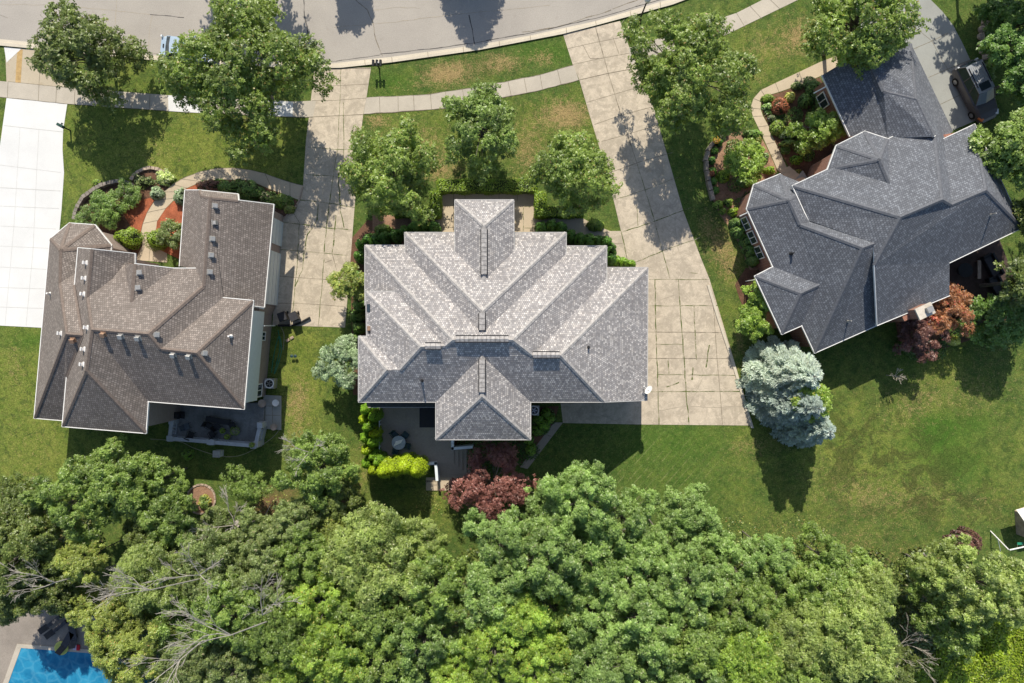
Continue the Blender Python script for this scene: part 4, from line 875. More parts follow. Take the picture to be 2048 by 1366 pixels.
G['maple'] = leafmat('maple_leaves', (0.066, 0.122, 0.030), (0.172, 0.245, 0.056), (0.32, 0.35, 0.12), 0.24)
G['oak'] = leafmat('oak_leaves', (0.072, 0.138, 0.036), (0.200, 0.292, 0.085), (0.42, 0.47, 0.22), 0.26)
G['lime'] = leafmat('lime_leaves', (0.095, 0.165, 0.028), (0.245, 0.345, 0.062), (0.50, 0.44, 0.09), 0.32)
G['feather'] = leafmat('feathery_leaves', (0.110, 0.165, 0.050), (0.255, 0.315, 0.095), (0.38, 0.38, 0.16), 0.3)
G['olive'] = leafmat('grey_olive_leaves', (0.085, 0.130, 0.045), (0.195, 0.245, 0.088), (0.35, 0.30, 0.16), 0.26)
G['yellow'] = leafmat('yellowing_leaves', (0.115, 0.165, 0.038), (0.265, 0.310, 0.080), (0.5, 0.36, 0.12), 0.3)
G['red'] = leafmat('maroon_leaves', (0.10, 0.038, 0.036), (0.29, 0.125, 0.112), (0.36, 0.16, 0.12), 0.25)
G['bronze'] = leafmat('bronze_leaves', (0.17, 0.075, 0.045), (0.42, 0.20, 0.10), (0.62, 0.12, 0.09), 0.25, .8)
G['purple'] = leafmat('purple_leaves', (0.055, 0.025, 0.028), (0.14, 0.065, 0.055), (0.25, 0.14, 0.1), 0.2)
G['rust'] = leafmat('rust_leaves', (0.16, 0.05, 0.03), (0.36, 0.13, 0.07), (0.45, 0.22, 0.12), 0.2)
G['arb'] = leafmat('arborvitae_green', (0.045, 0.115, 0.015), (0.14, 0.26, 0.022), (0.25, 0.36, 0.03), 0.15)
G['arbd'] = leafmat('arborvitae_dark', (0.025, 0.075, 0.015), (0.07, 0.17, 0.022), (0.16, 0.26, 0.04), 0.12)
G['arby'] = leafmat('arborvitae_yellow', (0.12, 0.20, 0.012), (0.29, 0.38, 0.018), (0.40, 0.46, 0.04), 0.15)
G['box'] = leafmat('boxwood_green', (0.070, 0.145, 0.012), (0.20, 0.30, 0.025), (0.34, 0.40, 0.05), 0.15)
G['bush'] = leafmat('bush_green', (0.040, 0.095, 0.020), (0.120, 0.210, 0.045), (0.24, 0.30, 0.08), 0.2)
G['bushlt'] = leafmat('bush_bright', (0.08, 0.15, 0.024), (0.21, 0.30, 0.052), (0.40, 0.40, 0.11), 0.25)
G['gold'] = leafmat('golden_leaves', (0.20, 0.22, 0.03), (0.44, 0.44, 0.10), (0.8, 0.75, 0.35), 0.25)
G['hosta'] = leafmat('variegated_leaves', (0.14, 0.22, 0.05), (0.38, 0.44, 0.18), (0.75, 0.76, 0.5), 0.25)
G['silver'] = leafmat('silver_leaves', (0.10, 0.15, 0.085), (0.26, 0.34, 0.21), (0.42, 0.46, 0.34), 0.2)
G['spruce'] = leafmat('blue_needles', (0.13, 0.17, 0.16), (0.40, 0.455, 0.39), (0.46, 0.48, 0.38), 0.12, .85, (1, 1, 1))
G['spruceb'] = leafmat('bluer_needles', (0.11, 0.15, 0.145), (0.33, 0.39, 0.35), (0.4, 0.44, 0.38), 0.12, .9, (1, 1, 1))
G['juniper'] = leafmat('juniper_green', (0.055, 0.115, 0.028), (0.16, 0.245, 0.055), (0.28, 0.30, 0.1), 0.15)
G['flw'] = leafmat('white_flowering', (0.08, 0.15, 0.04), (0.2, 0.3, 0.09), (0.85, 0.83, 0.82), 0.2, .62)
G['flp'] = leafmat('pink_flowering', (0.08, 0.14, 0.04), (0.2, 0.27, 0.09), (0.78, 0.45, 0.50), 0.2, .62)
G['flv'] = leafmat('violet_flowering', (0.06, 0.1, 0.05), (0.16, 0.2, 0.1), (0.42, 0.25, 0.42), 0.2, .55)
G['flo'] = leafmat('orange_flowering', (0.10, 0.14, 0.03), (0.28, 0.26, 0.05), (0.75, 0.22, 0.05), 0.2, .55)
G['vine'] = leafmat('vine_leaves', (0.12, 0.20, 0.02), (0.30, 0.40, 0.035), (0.45, 0.48, 0.08), 0.3)

TREE_GROUP = {}
def make_tree(name, base, R, Hc, zc, mat, label, cat='tree', group=None, seed=0, nclump=70, nleaf=150, bark='bark', tr=0.16, nl=26, flip=None, **k):
    R *= .86; k['leaf'] = k.get('leaf', .24) * .92
    r = np.random.default_rng(seed); Q, v_, C = clump_crown(r, R, Hc, nclump, nleaf, **k)
    t = empty(name, base, label, cat, group)
    me = quads_mesh('crown', Q + np.array([0, 0, zc]), mat, v_); c = bpy.data.objects.new('crown', me); col.objects.link(c); c.parent = t
    mb = MB(); limbs(mb, C * .92, zc, r, tr, nl, (0, 0, Hc * .6)); mb.v = [(a, b, z + zc) for a, b, z in mb.v]
    mb.build('trunk', M[bark], t)
    return t
def tree_px(name, px, py, rpx, zc_m, mat, label, group=None, seed=0, hc=0.75, **k):
    zc = zc_m; b = W(px, py, zc); R = rpx / S * (1 - zc / H)
    return make_tree(name, (b.x, b.y, 0), R, R * hc, zc, mat, label, group=group, seed=seed, **k)

# street and garden trees ---------------------------------------------------
gf = 'deciduous trees on the front lawns'
tree_px('shade_tree', 172, 112, 92, 3.9, G['dark'], 'small dark green tree on the verge at top left beside the far-left driveway', gf, 11, nclump=110, nleaf=230, cr=.24, leaf=.21, hc=1.0, low=-.6)
tree_px('shade_tree', 484, 138, 148, 6.2, G['honey'], 'largest street tree, olive green, spreading over the parked pale blue car', gf, 12, nclump=210, nleaf=270, cr=.17, leaf=.20, tr=.24, bark='bark', hc=.6, nl=50)
tree_px('shade_tree', 782, 345, 96, 4.8, G['honey'], 'front lawn tree beside the left driveway, shading the middle house roof corner', gf, 13, nclump=120, nleaf=230, cr=.21, leaf=.19, nl=40, hc=.95, low=-.5)
tree_px('shade_tree', 962, 262, 80, 4.6, G['maple'], 'front lawn tree standing centred before the middle house, just below the sidewalk', gf, 14, nclump=95, nleaf=230, cr=.22, leaf=.19, nl=36, hc=1.05, low=-.5)
tree_px('shade_tree', 1152, 352, 86, 4.8, G['honey'], 'front lawn tree beside the cracked main driveway, at the hedge end', gf, 15, nclump=110, nleaf=230, cr=.21, leaf=.19, nl=40, hc=.95, low=-.5)
tree_px('shade_tree', 1382, 145, 128, 6.0, G['honey'], 'big loose crowned tree right of the lamp post, shading the main driveway', gf, 16, nclump=190, nleaf=220, cr=.17, leaf=.20, tr=.22, nl=60, hc=.62)
tree_px('shade_tree', 1720, 40, 112, 6.0, G['honey'], 'tree overhanging the garage roof of the charcoal-roofed house', gf, 17, nclump=150, nleaf=230, cr=.2, leaf=.20, nl=40, tr=.2, hc=.6)
tree_px('ornamental_tree', 701, 566, 40, 3.0, G['yellow'], 'small yellowing tree between the left driveway and the grey roof', None, 18, nclump=50, nleaf=120, cr=.26, leaf=.17, tr=.07)
tree_px('ornamental_tree', 684, 722, 50, 3.2, G['silver'], 'small silvery green tree at the left wall of the middle house', None, 19, nclump=60, nleaf=190, cr=.24, leaf=.19, tr=.08)
tree_px('japanese_maple', 986, 966, 80, 2.6, G['red'], 'maroon red Japanese maple below the patio steps', None, 20, nclump=110, nleaf=210, cr=.20, leaf=.15, tr=.1, hc=.55)
tree_px('japanese_maple', 1885, 618, 58, 2.8, G['bronze'], 'orange and red Japanese maple beside the brick chimney', None, 21, nclump=80, nleaf=190, cr=.22, leaf=.15, tr=.08, hc=.6)
tree_px('ornamental_tree', 1836, 672, 50, 2.4, G['purple'], 'dark purple-leaved tree under the chimney, left of the orange maple', None, 22, nclump=70, nleaf=170, cr=.22, leaf=.16, tr=.08)
tree_px('ornamental_tree', 1522, 598, 36, 2.4, G['bushlt'], 'bright green tall shrub tree along the left wall of the charcoal-roofed house, upper one', 'row of bright shrub trees by the wall', 23, nclump=50, nleaf=170, cr=.26, leaf=.18, tr=.06)
tree_px('ornamental_tree', 1510, 645, 34, 2.4, G['bushlt'], 'bright green shrub tree along the wall, next to the blue spruce', 'row of bright shrub trees by the wall', 24, nclump=45, nleaf=170, cr=.26, leaf=.18, tr=.06)
tree_px('ornamental_tree', 1635, 262, 46, 2.6, G['bushlt'], 'feathery green tree in the bed beside the charcoal-roofed garage', None, 25, nclump=55, nleaf=170, cr=.24, leaf=.19, tr=.07, hc=.6)
tree_px('ornamental_tree', 1490, 325, 44, 1.5, G['bushlt'], 'broad light green shrub tree inside the curved retaining wall bed', None, 26, nclump=60, nleaf=200, cr=.24, leaf=.17, tr=.06, hc=.5)
# right edge
ge = 'dark trees along the right edge'
tree_px('broadleaf_tree', 2040, 300, 78, 6.5, G['maple'], 'dense green tree at the right edge beside the parked minivan nose', ge, 27, nclump=110, nleaf=230, leaf=.24, tr=.2)
tree_px('broadleaf_tree', 2062, 560, 62, 6.0, G['dark'], 'dark tree at the right edge beside the shaded deck', ge, 28, nclump=70, nleaf=190, leaf=.24, tr=.2)
tree_px('broadleaf_tree', 2075, 430, 50, 6.0, G['dark'], 'dark tree at the right edge below the dense green one', ge, 29, nclump=50, nleaf=190, leaf=.24, tr=.18)
tree_px('broadleaf_tree', 1990, 640, 62, 2.2, G['bush'], 'low dark green tree below the shaded deck at the right edge', ge, 30, nclump=70, nleaf=220, leaf=.19, tr=.12, hc=.6)
tree_px('broadleaf_tree', 2040, 150, 42, 4.0, G['bush'], 'small dark green tree in deep shade right of the minivan', ge, 31, nclump=50, nleaf=190, leaf=.22, tr=.12)
tree_px('broadleaf_tree', 2010, 95, 46, 4.0, G['bush'], 'rounded dark green tree in the top right corner shade', ge, 33, nclump=60, nleaf=220, leaf=.2, tr=.12)
tree_px('broadleaf_tree', 2045, 45, 44, 3.0, G['bush'], 'small tree cut by the top right corner of the picture', ge, 34, nclump=60, nleaf=200, leaf=.2, tr=.12)
# trees just outside the picture whose shadows fall into it
go = 'street trees outside the picture'
for i, (gx, gy, rr, zc, sd) in enumerate(((505, -135, 112, 6.2, 41), (700, -118, 40, 5.0, 42), (1975, -20, 84, 6.0, 43), (2060, 55, 80, 6.0, 44), (2150, 120, 90, 7, 45), (2140, 300, 110, 8, 46), (2150, 520, 100, 8, 48), (1908, -92, 60, 7.0, 49))):  # last one, sparse and unseen, is added to dapple the driveway with shade
    b = W(gx, gy, 0); lab = ['shade tree across the road, its crown shadow falls on the asphalt', 'narrow tree across the road', 'leafy tree above the curving driveway', 'leafy tree beyond the top right corner', 'leafy tree beyond the right edge near the minivan', 'leafy tree beyond the right edge', 'leafy tree beyond the right edge near the deck', 'thin unseen tree added to dapple the curving driveway with shade'][i]
    make_tree('shade_tree', (b.x, b.y, 0), rr / S, rr / S * .8, zc, G['dark'], lab, group=go, seed=sd, nclump=34 if sd == 49 else 60, nleaf=60 if sd == 49 else 110, leaf=.34, tr=.2, nl=12)

# ---- conifers
def spruce(name, gx, gy, R, h, mat, label, seed, group=None, tilt=0, lo=.25, dens=1.0):
    r = np.random.default_rng(seed); Qs = []; vs = []; mb = MB(); mb.path([(0, 0, 0), (0, 0, h * .5), (0, 0, h)], .2, .02, 7)
    nl = int(h / .42)
    for i in range(nl):
        z = lo * 1.0 + (h - lo) * (i / nl); f = 1 - (z - lo) / (h - lo); L = R * (f ** 0.62) + .10; nb = max(5, int(11 * f ** .5 + 3))
        a0 = r.random() * 6.28
        for b in range(nb):
            a = a0 + 6.283 * b / nb + r.normal() * .1; l = L * (0.82 + .28 * r.random()); rise = .12 * l - .10 * l
            d = np.array([math.cos(a), math.sin(a), 0]); sd = np.array([-d[1], d[0], 0])
            m = int((24 + 120 * l) * dens); t_ = r.random(m) ** .6; wv = (.22 * l + .08) * (1 - .5 * t_)
            u = r.uniform(-1, 1, m)
            P = d * (l * t_)[:, None] + sd * (u * wv)[:, None] + np.array([0, 0, 1]) * (z - .30 * l * t_ ** 2 + .10 * l * t_ + r.uniform(-.07, .12, m) - .10 * np.abs(u))[:, None]
            dirn = unit(d * 1.0 + sd * (u * .9)[:, None] + np.array([0, 0, .28]) + r.normal(size=(m, 3)) * .22)
            N = unit(np.array([0, 0, 1.0]) + r.normal(size=(m, 3)) * .38 + d * .25); N = unit(N - dirn * (N * dirn).sum(1)[:, None]); B = np.cross(N, dirn)
            ln = .22 * (.7 + .6 * r.random((m, 1))); wd = .085 * (.7 + .6 * r.random((m, 1)))
            Qs.append(np.stack([P - dirn * ln / 2, P + B * wd / 2, P + dirn * ln / 2, P - B * wd / 2], 1)); vs.append(np.clip(.1 + .3 * t_ + .4 * r.random(m) + .15 * r.random(), 0, .88))
            if i % 2 == 0: mb.tube((0, 0, z), tuple(d * l * .8 + np.array([0, 0, z - .12 * l])), .03, .01, 4)
    t = empty(name, W(gx, gy, 0), label, 'tree', group)
    Q = np.concatenate(Qs); me = quads_mesh('crown', Q, mat, np.concatenate(vs)); c = bpy.data.objects.new('crown', me); col.objects.link(c); c.parent = t
    mb.build('trunk', M['bark'], t); return t
gs = 'blue spruces beside the driveway'
spruce('blue_spruce', 1546, 744, 3.0, 8.2, G['spruce'], 'palest and largest blue spruce, at the top of the three by the driveway', 51, gs, dens=1.0)
spruce('blue_spruce', 1546, 797, 2.3, 8.8, G['spruceb'], 'middle blue spruce of the three, dark side showing, vine on its right flank', 52, gs, dens=.9)
spruce('blue_spruce', 1586, 842, 2.1, 7.0, G['spruceb'], 'lowest blue spruce of the three, small and round at the lawn side', 53, gs, dens=.9)
tree_px('climbing_vine', 1628, 803, 34, 6.2, G['lime'], 'bright yellow-green vine clinging to the middle blue spruce', None, 54, nclump=44, nleaf=150, cr=.3, leaf=.19, tr=.03, nl=6)
b = W(938, -140, 0); spruce('tall_conifer', 938, -140, 4.6, 9.3, G['arbd'], 'tall conifer across the road whose pointed shadow falls on the asphalt', 55, None, dens=.6)

# ---- dome shrubs
def shrub(name, px, py, rx, ry, h, mat, label, seed, cat='shrub', group=None, n=None, leaf=.12, z0=0.0, box=False, zt=None, rough=.12, rot=0.0, asp=.6, up=.45):
    """mounded shrub with a leafy shell; px,py is where its middle shows in the photo"""
    r = np.random.default_rng(seed); b = W(px, py, z0 + h * .6); rx /= S; ry /= S
    n = n or int(np.clip(1500 * (rx * ry + (rx + ry) * h * .5), 260, 9000))
    if box:
        P = []; A = [2 * rx * 2 * ry, 2 * rx * h, 2 * rx * h, 2 * ry * h, 2 * ry * h]; pr = np.array(A) / sum(A); w = r.choice(5, n, p=pr)
        u = r.uniform(-1, 1, n); q = r.uniform(-1, 1, n); hz = r.random(n) * h
        P = np.stack([np.where(w == 3, rx, np.where(w == 4, -rx, u * rx)), np.where(w == 1, ry, np.where(w == 2, -ry, np.where(w >= 3, q * ry, q * ry))), np.where(w == 0, h, hz)], 1)
        NN = np.array([[0, 0, 1], [0, 1, 0], [0, -1, 0], [1, 0, 0], [-1, 0, 0]])[w].astype(float)
        P += NN * r.normal(size=(n, 1)) * .045 + .05 * np.sin(P[:, :1] * 3.1 + 1) * NN
    else:
        d = unit(r.normal(size=(n, 3))); d[:, 2] = np.abs(d[:, 2]); am = r.random(4) * rough; ph = r.random(4) * 6.3
        th = np.arctan2(d[:, 1], d[:, 0]); el = np.arcsin(d[:, 2])
        k = 1 + am[0] * np.sin(3 * th + ph[0]) + am[1] * np.sin(5 * th + ph[1] + 3 * el) + am[2] * np.sin(9 * th + ph[2] + 7 * el) + am[3] * np.sin(7 * el + 4 * th)
        k *= 1 - .35 * r.random(n) ** 3
        P = d * k[:, None] * np.array([rx, ry, h]); NN = unit(d / np.array([rx, ry, h]))
    N = unit(NN * .8 + np.array([0, 0, up]) + r.normal(size=(n, 3)) * .35)
    Q = leaf_quads(P, N, leaf, leaf * asp, r, .1)
    if rot: c, s = math.cos(rot), math.sin(rot); Q = Q @ np.array([[c, s, 0], [-s, c, 0], [0, 0, 1]])
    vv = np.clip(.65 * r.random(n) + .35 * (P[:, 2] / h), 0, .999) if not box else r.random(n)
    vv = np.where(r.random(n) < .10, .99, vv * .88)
    if 'flower' in mat.name: vv = r.random(n)
    me = quads_mesh(name, Q, mat, vv)
    o = bpy.data.objects.new(name, me); col.objects.link(o); o.location = (b.x, b.y, z0)
    # dark inner mass of twigs so the shrub is not hollow
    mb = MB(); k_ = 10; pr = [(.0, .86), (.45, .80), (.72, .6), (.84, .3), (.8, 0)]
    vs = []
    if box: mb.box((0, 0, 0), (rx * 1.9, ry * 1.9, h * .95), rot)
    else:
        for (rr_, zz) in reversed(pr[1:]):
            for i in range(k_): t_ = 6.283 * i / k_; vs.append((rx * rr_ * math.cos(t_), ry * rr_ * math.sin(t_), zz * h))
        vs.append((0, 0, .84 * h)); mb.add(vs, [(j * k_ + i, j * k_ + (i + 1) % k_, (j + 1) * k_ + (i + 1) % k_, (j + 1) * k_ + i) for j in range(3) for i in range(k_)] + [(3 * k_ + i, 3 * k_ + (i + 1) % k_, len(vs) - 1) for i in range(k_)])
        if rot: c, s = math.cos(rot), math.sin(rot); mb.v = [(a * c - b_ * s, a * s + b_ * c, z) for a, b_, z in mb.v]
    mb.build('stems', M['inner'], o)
    return tag(o, label, cat, group)
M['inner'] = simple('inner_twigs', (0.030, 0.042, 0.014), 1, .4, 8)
# clipped hedge round the front court
gh = 'clipped hedges round the front court'
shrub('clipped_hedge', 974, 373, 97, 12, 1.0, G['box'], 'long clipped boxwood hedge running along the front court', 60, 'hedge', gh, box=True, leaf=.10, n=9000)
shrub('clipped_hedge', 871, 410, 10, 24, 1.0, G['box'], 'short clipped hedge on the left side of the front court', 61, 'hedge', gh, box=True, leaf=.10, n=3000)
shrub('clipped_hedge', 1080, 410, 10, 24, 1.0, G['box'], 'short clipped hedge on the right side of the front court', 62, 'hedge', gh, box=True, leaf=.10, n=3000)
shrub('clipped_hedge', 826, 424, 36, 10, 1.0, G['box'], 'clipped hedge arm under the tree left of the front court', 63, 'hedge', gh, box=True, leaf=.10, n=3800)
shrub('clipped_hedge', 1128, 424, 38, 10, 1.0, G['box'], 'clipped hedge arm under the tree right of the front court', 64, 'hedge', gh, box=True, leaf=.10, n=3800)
# foundation arborvitae
gb = 'foundation shrubs along the front of the middle house'
ORD = ('first', 'second', 'third', 'fourth', 'fifth', 'sixth', 'seventh', 'eighth', 'ninth', 'tenth', 'eleventh', 'twelfth')
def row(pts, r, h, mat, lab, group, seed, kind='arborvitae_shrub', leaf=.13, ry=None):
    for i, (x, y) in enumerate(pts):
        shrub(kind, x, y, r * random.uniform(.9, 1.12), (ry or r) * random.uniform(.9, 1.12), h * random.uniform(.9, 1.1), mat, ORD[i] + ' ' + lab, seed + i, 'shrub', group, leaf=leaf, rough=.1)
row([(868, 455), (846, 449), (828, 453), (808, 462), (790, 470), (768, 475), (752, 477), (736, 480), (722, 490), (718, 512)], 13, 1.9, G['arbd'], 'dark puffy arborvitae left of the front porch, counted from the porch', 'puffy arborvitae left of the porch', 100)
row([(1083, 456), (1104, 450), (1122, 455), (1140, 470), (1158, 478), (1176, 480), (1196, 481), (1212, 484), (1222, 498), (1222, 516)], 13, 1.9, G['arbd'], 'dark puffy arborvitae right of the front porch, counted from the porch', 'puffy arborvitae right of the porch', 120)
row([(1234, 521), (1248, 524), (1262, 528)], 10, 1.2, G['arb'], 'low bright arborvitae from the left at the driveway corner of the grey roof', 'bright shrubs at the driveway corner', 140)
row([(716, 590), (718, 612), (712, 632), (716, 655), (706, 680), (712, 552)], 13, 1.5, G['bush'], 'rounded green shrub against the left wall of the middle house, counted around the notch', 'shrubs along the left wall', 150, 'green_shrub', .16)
shrub('green_shrub', 1192, 449, 17, 12, .9, G['bushlt'], 'low light green shrub at the path beside the main driveway', 160, leaf=.17)
shrub('green_shrub', 765, 458, 16, 10, .8, G['bushlt'], 'pale green low shrub beneath the tree left of the front court', 161, leaf=.17)
# tall arborvitae hedges round the patio
def tall(px, py, R, h, mat, lab, seed, group):
    """pointed column; px,py = where its tip shows"""
    r = np.random.default_rng(seed); t = W(px, py, h); n = int(1500 * R * h)
    zz = h * (1 - r.random(n) ** .75 * .98); pr = R * np.clip((1 - zz / h) * 2.2, 0, 1) ** .55; th = r.random(n) * 6.283
    k = 1 + .12 * np.sin(5 * th + zz * 3) + .1 * r.normal(size=n); P = np.stack([np.cos(th) * pr * k, np.sin(th) * pr * k, zz], 1)
    N = unit(np.stack([np.cos(th), np.sin(th), .45 + 0 * th], 1) + r.normal(size=(n, 3)) * .35)
    Q = leaf_quads(P, N, .13, .07, r, .1)
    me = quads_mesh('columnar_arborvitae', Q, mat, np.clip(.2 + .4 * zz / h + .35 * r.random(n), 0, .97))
    o = bpy.data.objects.new('columnar_arborvitae', me); col.objects.link(o); o.location = (t.x, t.y, 0)
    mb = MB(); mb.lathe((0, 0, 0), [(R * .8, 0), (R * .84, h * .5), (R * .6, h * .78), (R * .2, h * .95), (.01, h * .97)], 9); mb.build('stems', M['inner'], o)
    tag(o, lab, 'arborvitae', group)
ga = 'columnar arborvitae left of the patio'
for i, (x, y) in enumerate(((724, 822), (722, 842), (740, 836), (728, 858), (741, 870), (724, 880), (738, 888), (726, 905), (741, 917), (727, 932), (740, 946), (750, 928))):
    tall(x, y, .44, random.uniform(3.2, 4.2), G['arby'] if i % 3 == 1 else G['arb'], ORD[i] + ' column arborvitae from the top in the double row left of the patio', 200 + i, ga)
ga2 = 'columnar arborvitae below the patio'
for i, (x, y) in enumerate(((765, 944), (786, 940), (808, 936), (832, 942))):
    tall(x - 4, y + 4, .66, 5.0 - .1 * i, G['arby'], ORD[i] + ' bright yellow-green arborvitae from the left in the row of four below the patio', 220 + i, ga2)
# left house garden
tree_px('juniper_bush', 211, 419, 44, .9, G['juniper'], 'large spreading juniper inside the curved stone wall', None, 230, hc=.42, nclump=70, nleaf=200, cr=.22, leaf=.16, asp=.35, tr=.05, low=-.1)
tree_px('juniper_bush', 258, 388, 27, .6, G['juniper'], 'low spreading juniper between the two stone arcs', None, 231, hc=.4, nclump=40, nleaf=150, cr=.25, leaf=.15, asp=.35, tr=.04, low=-.1)
tree_px('juniper_bush', 172, 444, 22, .5, G['juniper'], 'small juniper at the foot of the stone arc near the white driveway', None, 232, hc=.4, nclump=30, nleaf=140, cr=.27, leaf=.15, asp=.35, tr=.04, low=-.1)
shrub('round_yew', 251, 474, 26, 20, 1.5, G['box'], 'round clipped yew left of the garden path', 233, leaf=.10)
shrub('round_yew', 309, 478, 22, 20, 1.5, G['box'], 'round clipped yew right of the garden path', 234, leaf=.10)
shrub('variegated_hosta', 327, 354, 16, 15, .6, G['hosta'], 'cream-edged hosta at the top of the stone arc bed', 235, leaf=.22)
shrub('silver_shrub', 311, 385, 13, 13, .8, G['silver'], 'silvery blue shrub beside the curved path', 236, leaf=.15)
shrub('green_shrub', 285, 362, 22, 12, .6, G['olive'], 'thin olive shrub in the upper stone arc', 237, leaf=.15, rough=.3, n=600)
tree_px('ornamental_tree', 345, 470, 30, 1.8, G['olive'], 'dusky small tree between path and garage of the left house', None, 238, nclump=45, nleaf=130, cr=.28, leaf=.15, tr=.06)
shrub('green_shrub', 358, 392, 12, 16, .9, G['silver'], 'grey-green shrub at the front corner of the brown garage roof', 239, leaf=.15)
shrub('purple_shrub', 417, 371, 24, 13, 1.1, G['purple'], 'purple shrub above the brown garage roof', 240, leaf=.13)
shrub('green_shrub', 454, 374, 20, 13, 1.0, G['bush'], 'mixed green shrub right of the purple one', 241, leaf=.15, rough=.2)
shrub('green_shrub', 495, 380, 24, 20, 1.3, G['bush'], 'large dark green shrub above the garage roof', 242, leaf=.15)
shrub('flowering_plant', 528, 392, 13, 10, .6, G['flp'], 'pink and cream flowering plant above the garage corner', 243, 'flowers', leaf=.12)
shrub('daylily_clump', 560, 402, 20, 14, .7, G['bushlt'], 'bright strappy daylilies at the end of the garden path', 244, 'plant', leaf=.3, asp=.2)
shrub('daylily_clump', 577, 417, 12, 9, .6, G['yellow'], 'yellowing lilies at the rounded bed corner by the driveway', 245, 'plant', leaf=.25, asp=.25)
shrub('green_shrub', 374, 910, 12, 11, .7, G['arb'], 'lone bright shrub in the shade below the balustraded terrace', 246, leaf=.13)
shrub('golden_shrub', 407, 1004, 12, 12, .7, G['gold'], 'golden yellow shrub in the round island bed', 247, leaf=.17)
# right house garden
shrub('rust_shrub', 1562, 210, 18, 17, 1.0, G['rust'], 'rust red mounded maple shrub in the garden island', 250, leaf=.11)
shrub('green_shrub', 1558, 254, 15, 15, .8, G['bushlt'], 'bright green leafy shrub below the rust red one', 251, leaf=.19)
shrub('flowering_plant', 1577, 266, 18, 12, .6, G['flw'], 'white flowering hydrangea in the garden island', 252, 'flowers', leaf=.14)
shrub('flowering_plant', 1536, 212, 10, 8, .5, G['flw'], 'white flowering plant left of the rust red shrub', 253, 'flowers', leaf=.14)
shrub('flowering_plant', 1544, 236, 8, 7, .5, G['flv'], 'violet flowering plant below the rust red shrub', 254, 'flowers', leaf=.12)
shrub('daylily_clump', 1537, 196, 12, 8, .6, G['bushlt'], 'strappy green daylilies at the bend of the path', 255, 'plant', leaf=.26, asp=.22)
shrub('golden_shrub', 1582, 193, 9, 10, .6, G['gold'], 'pale golden hosta right of the rust red shrub', 256, leaf=.2)
shrub('green_shrub', 1612, 200, 12, 14, .9, G['bush'], 'dark green shrub behind the golden hosta', 257, leaf=.15)
shrub('green_shrub', 1636, 185, 15, 34, 1.5, G['bush'], 'tall dark hedge shrub along the garage wall of the charcoal-roofed house', 258, leaf=.15, rough=.1, rot=R_(25))
shrub('flowering_plant', 1596, 170, 12, 8, .5, G['flp'], 'dusty pink flowers at the top of the garden path', 259, 'flowers', leaf=.12)
shrub('green_shrub', 1581, 286, 20, 7, .7, G['juniper'], 'low curved juniper under the feathery tree', 260, leaf=.14)
shrub('green_shrub', 1594, 319, 12, 9, .6, G['arb'], 'small clipped green shrub near the porch steps', 261, leaf=.12)
shrub('potted_flowers', 1597, 345, 7, 7, .4, G['flo'], 'yellow orange flowers beside the porch steps', 262, 'flowers', leaf=.12)
shrub('golden_shrub', 1516, 279, 9, 9, .7, G['yellow'], 'golden shrub at the left edge of the path', 263, leaf=.13)
shrub('golden_shrub', 1449, 351, 13, 13, .9, G['box'], 'round yellow-green shrub by the curved retaining wall', 264, leaf=.11)
shrub('green_shrub', 1492, 362, 16, 12, .7, G['bush'], 'green shrub right of the round yellow-green one', 265, leaf=.15)
shrub('green_shrub', 1508, 268, 18, 10, .8, G['bush'], 'green shrub in the upper part of the walled bed', 266, leaf=.15)
shrub('flowering_plant', 1533, 312, 6, 8, .5, G['flw'], 'white flowers on the left edge of the garden path', 267, 'flowers', leaf=.12)
shrub('green_shrub', 1540, 340, 12, 8, .7, G['box'], 'small green shrub left of the porch steps', 268, leaf=.12)
for i, (x, y) in enumerate(((1458, 404), (1447, 421), (1467, 424), (1438, 408))):
    shrub('small_box_shrub', x, y, (9, 7, 10, 10)[i], (8, 7, 9, 8)[i], .7, G['bushlt'] if i != 2 else G['box'], ('bright square clipped shrub below the retaining wall end', 'tiny round green shrub at the bed tip', 'pale clipped cube shrub beside the brick corner', 'spiky green shrub at the retaining wall end')[i], 270 + i, leaf=.13)
row([(1430, 300), (1424, 320), (1426, 342), (1428, 362), (1440, 284), (1432, 380)], 8, .6, G['arbd'], 'low edging shrub inside the curved retaining wall, counted from its orange pot', 'edging shrubs inside the retaining wall', 280, 'edging_shrub')
row([(1475, 445), (1480, 462), (1496, 480), (1502, 500), (1510, 520)], 13, 1.2, G['bush'], 'dark rounded shrub from the top in the row along the red brick wall', 'shrubs along the red brick wall', 290, 'green_shrub', .15)
shrub('golden_shrub', 1910, 682, 14, 9, .7, G['gold'], 'golden shrub at the lawn edge below the orange maple', 300, leaf=.2)
shrub('golden_shrub', 1945, 662, 17, 12, .8, G['gold'], 'larger golden shrub at the lawn edge, right one of two', 301, leaf=.2)
shrub('silver_shrub', 1852, 704, 20, 10, .8, G['silver'], 'silvery green shrub at the lower tip of the chimney bed', 302, leaf=.15)
shrub('green_shrub', 1812, 690, 18, 10, .8, G['bush'], 'dark green shrub left of the silvery one at the chimney bed', 303, leaf=.15)
shrub('purple_shrub', 1936, 1086, 29, 22, 1.8, G['purple'], 'dark purple smoke bush on the back lawn at lower right', 304, leaf=.15, rough=.2)
row([(1078, 838), (1092, 828), (1088, 850), (1074, 862), (1100, 838), (1058, 880), (1062, 900)], 11, .9, G['arb'], 'soft green shrub in the shaded bed right of the rear wing', 'shrubs in the shaded rear bed', 310, 'green_shrub')
row([(790, 918), (808, 916), (826, 917)], 10, .7, G['bushlt'], 'leafy potted plant from the left at the lower rim of the patio', 'plants along the patio rim', 320, 'patio_plant')
shrub('green_shrub', 1975, 150, 16, 30, 1.2, G['bush'], 'dark ground shrub beyond the minivan in deep shade', 330, leaf=.18)
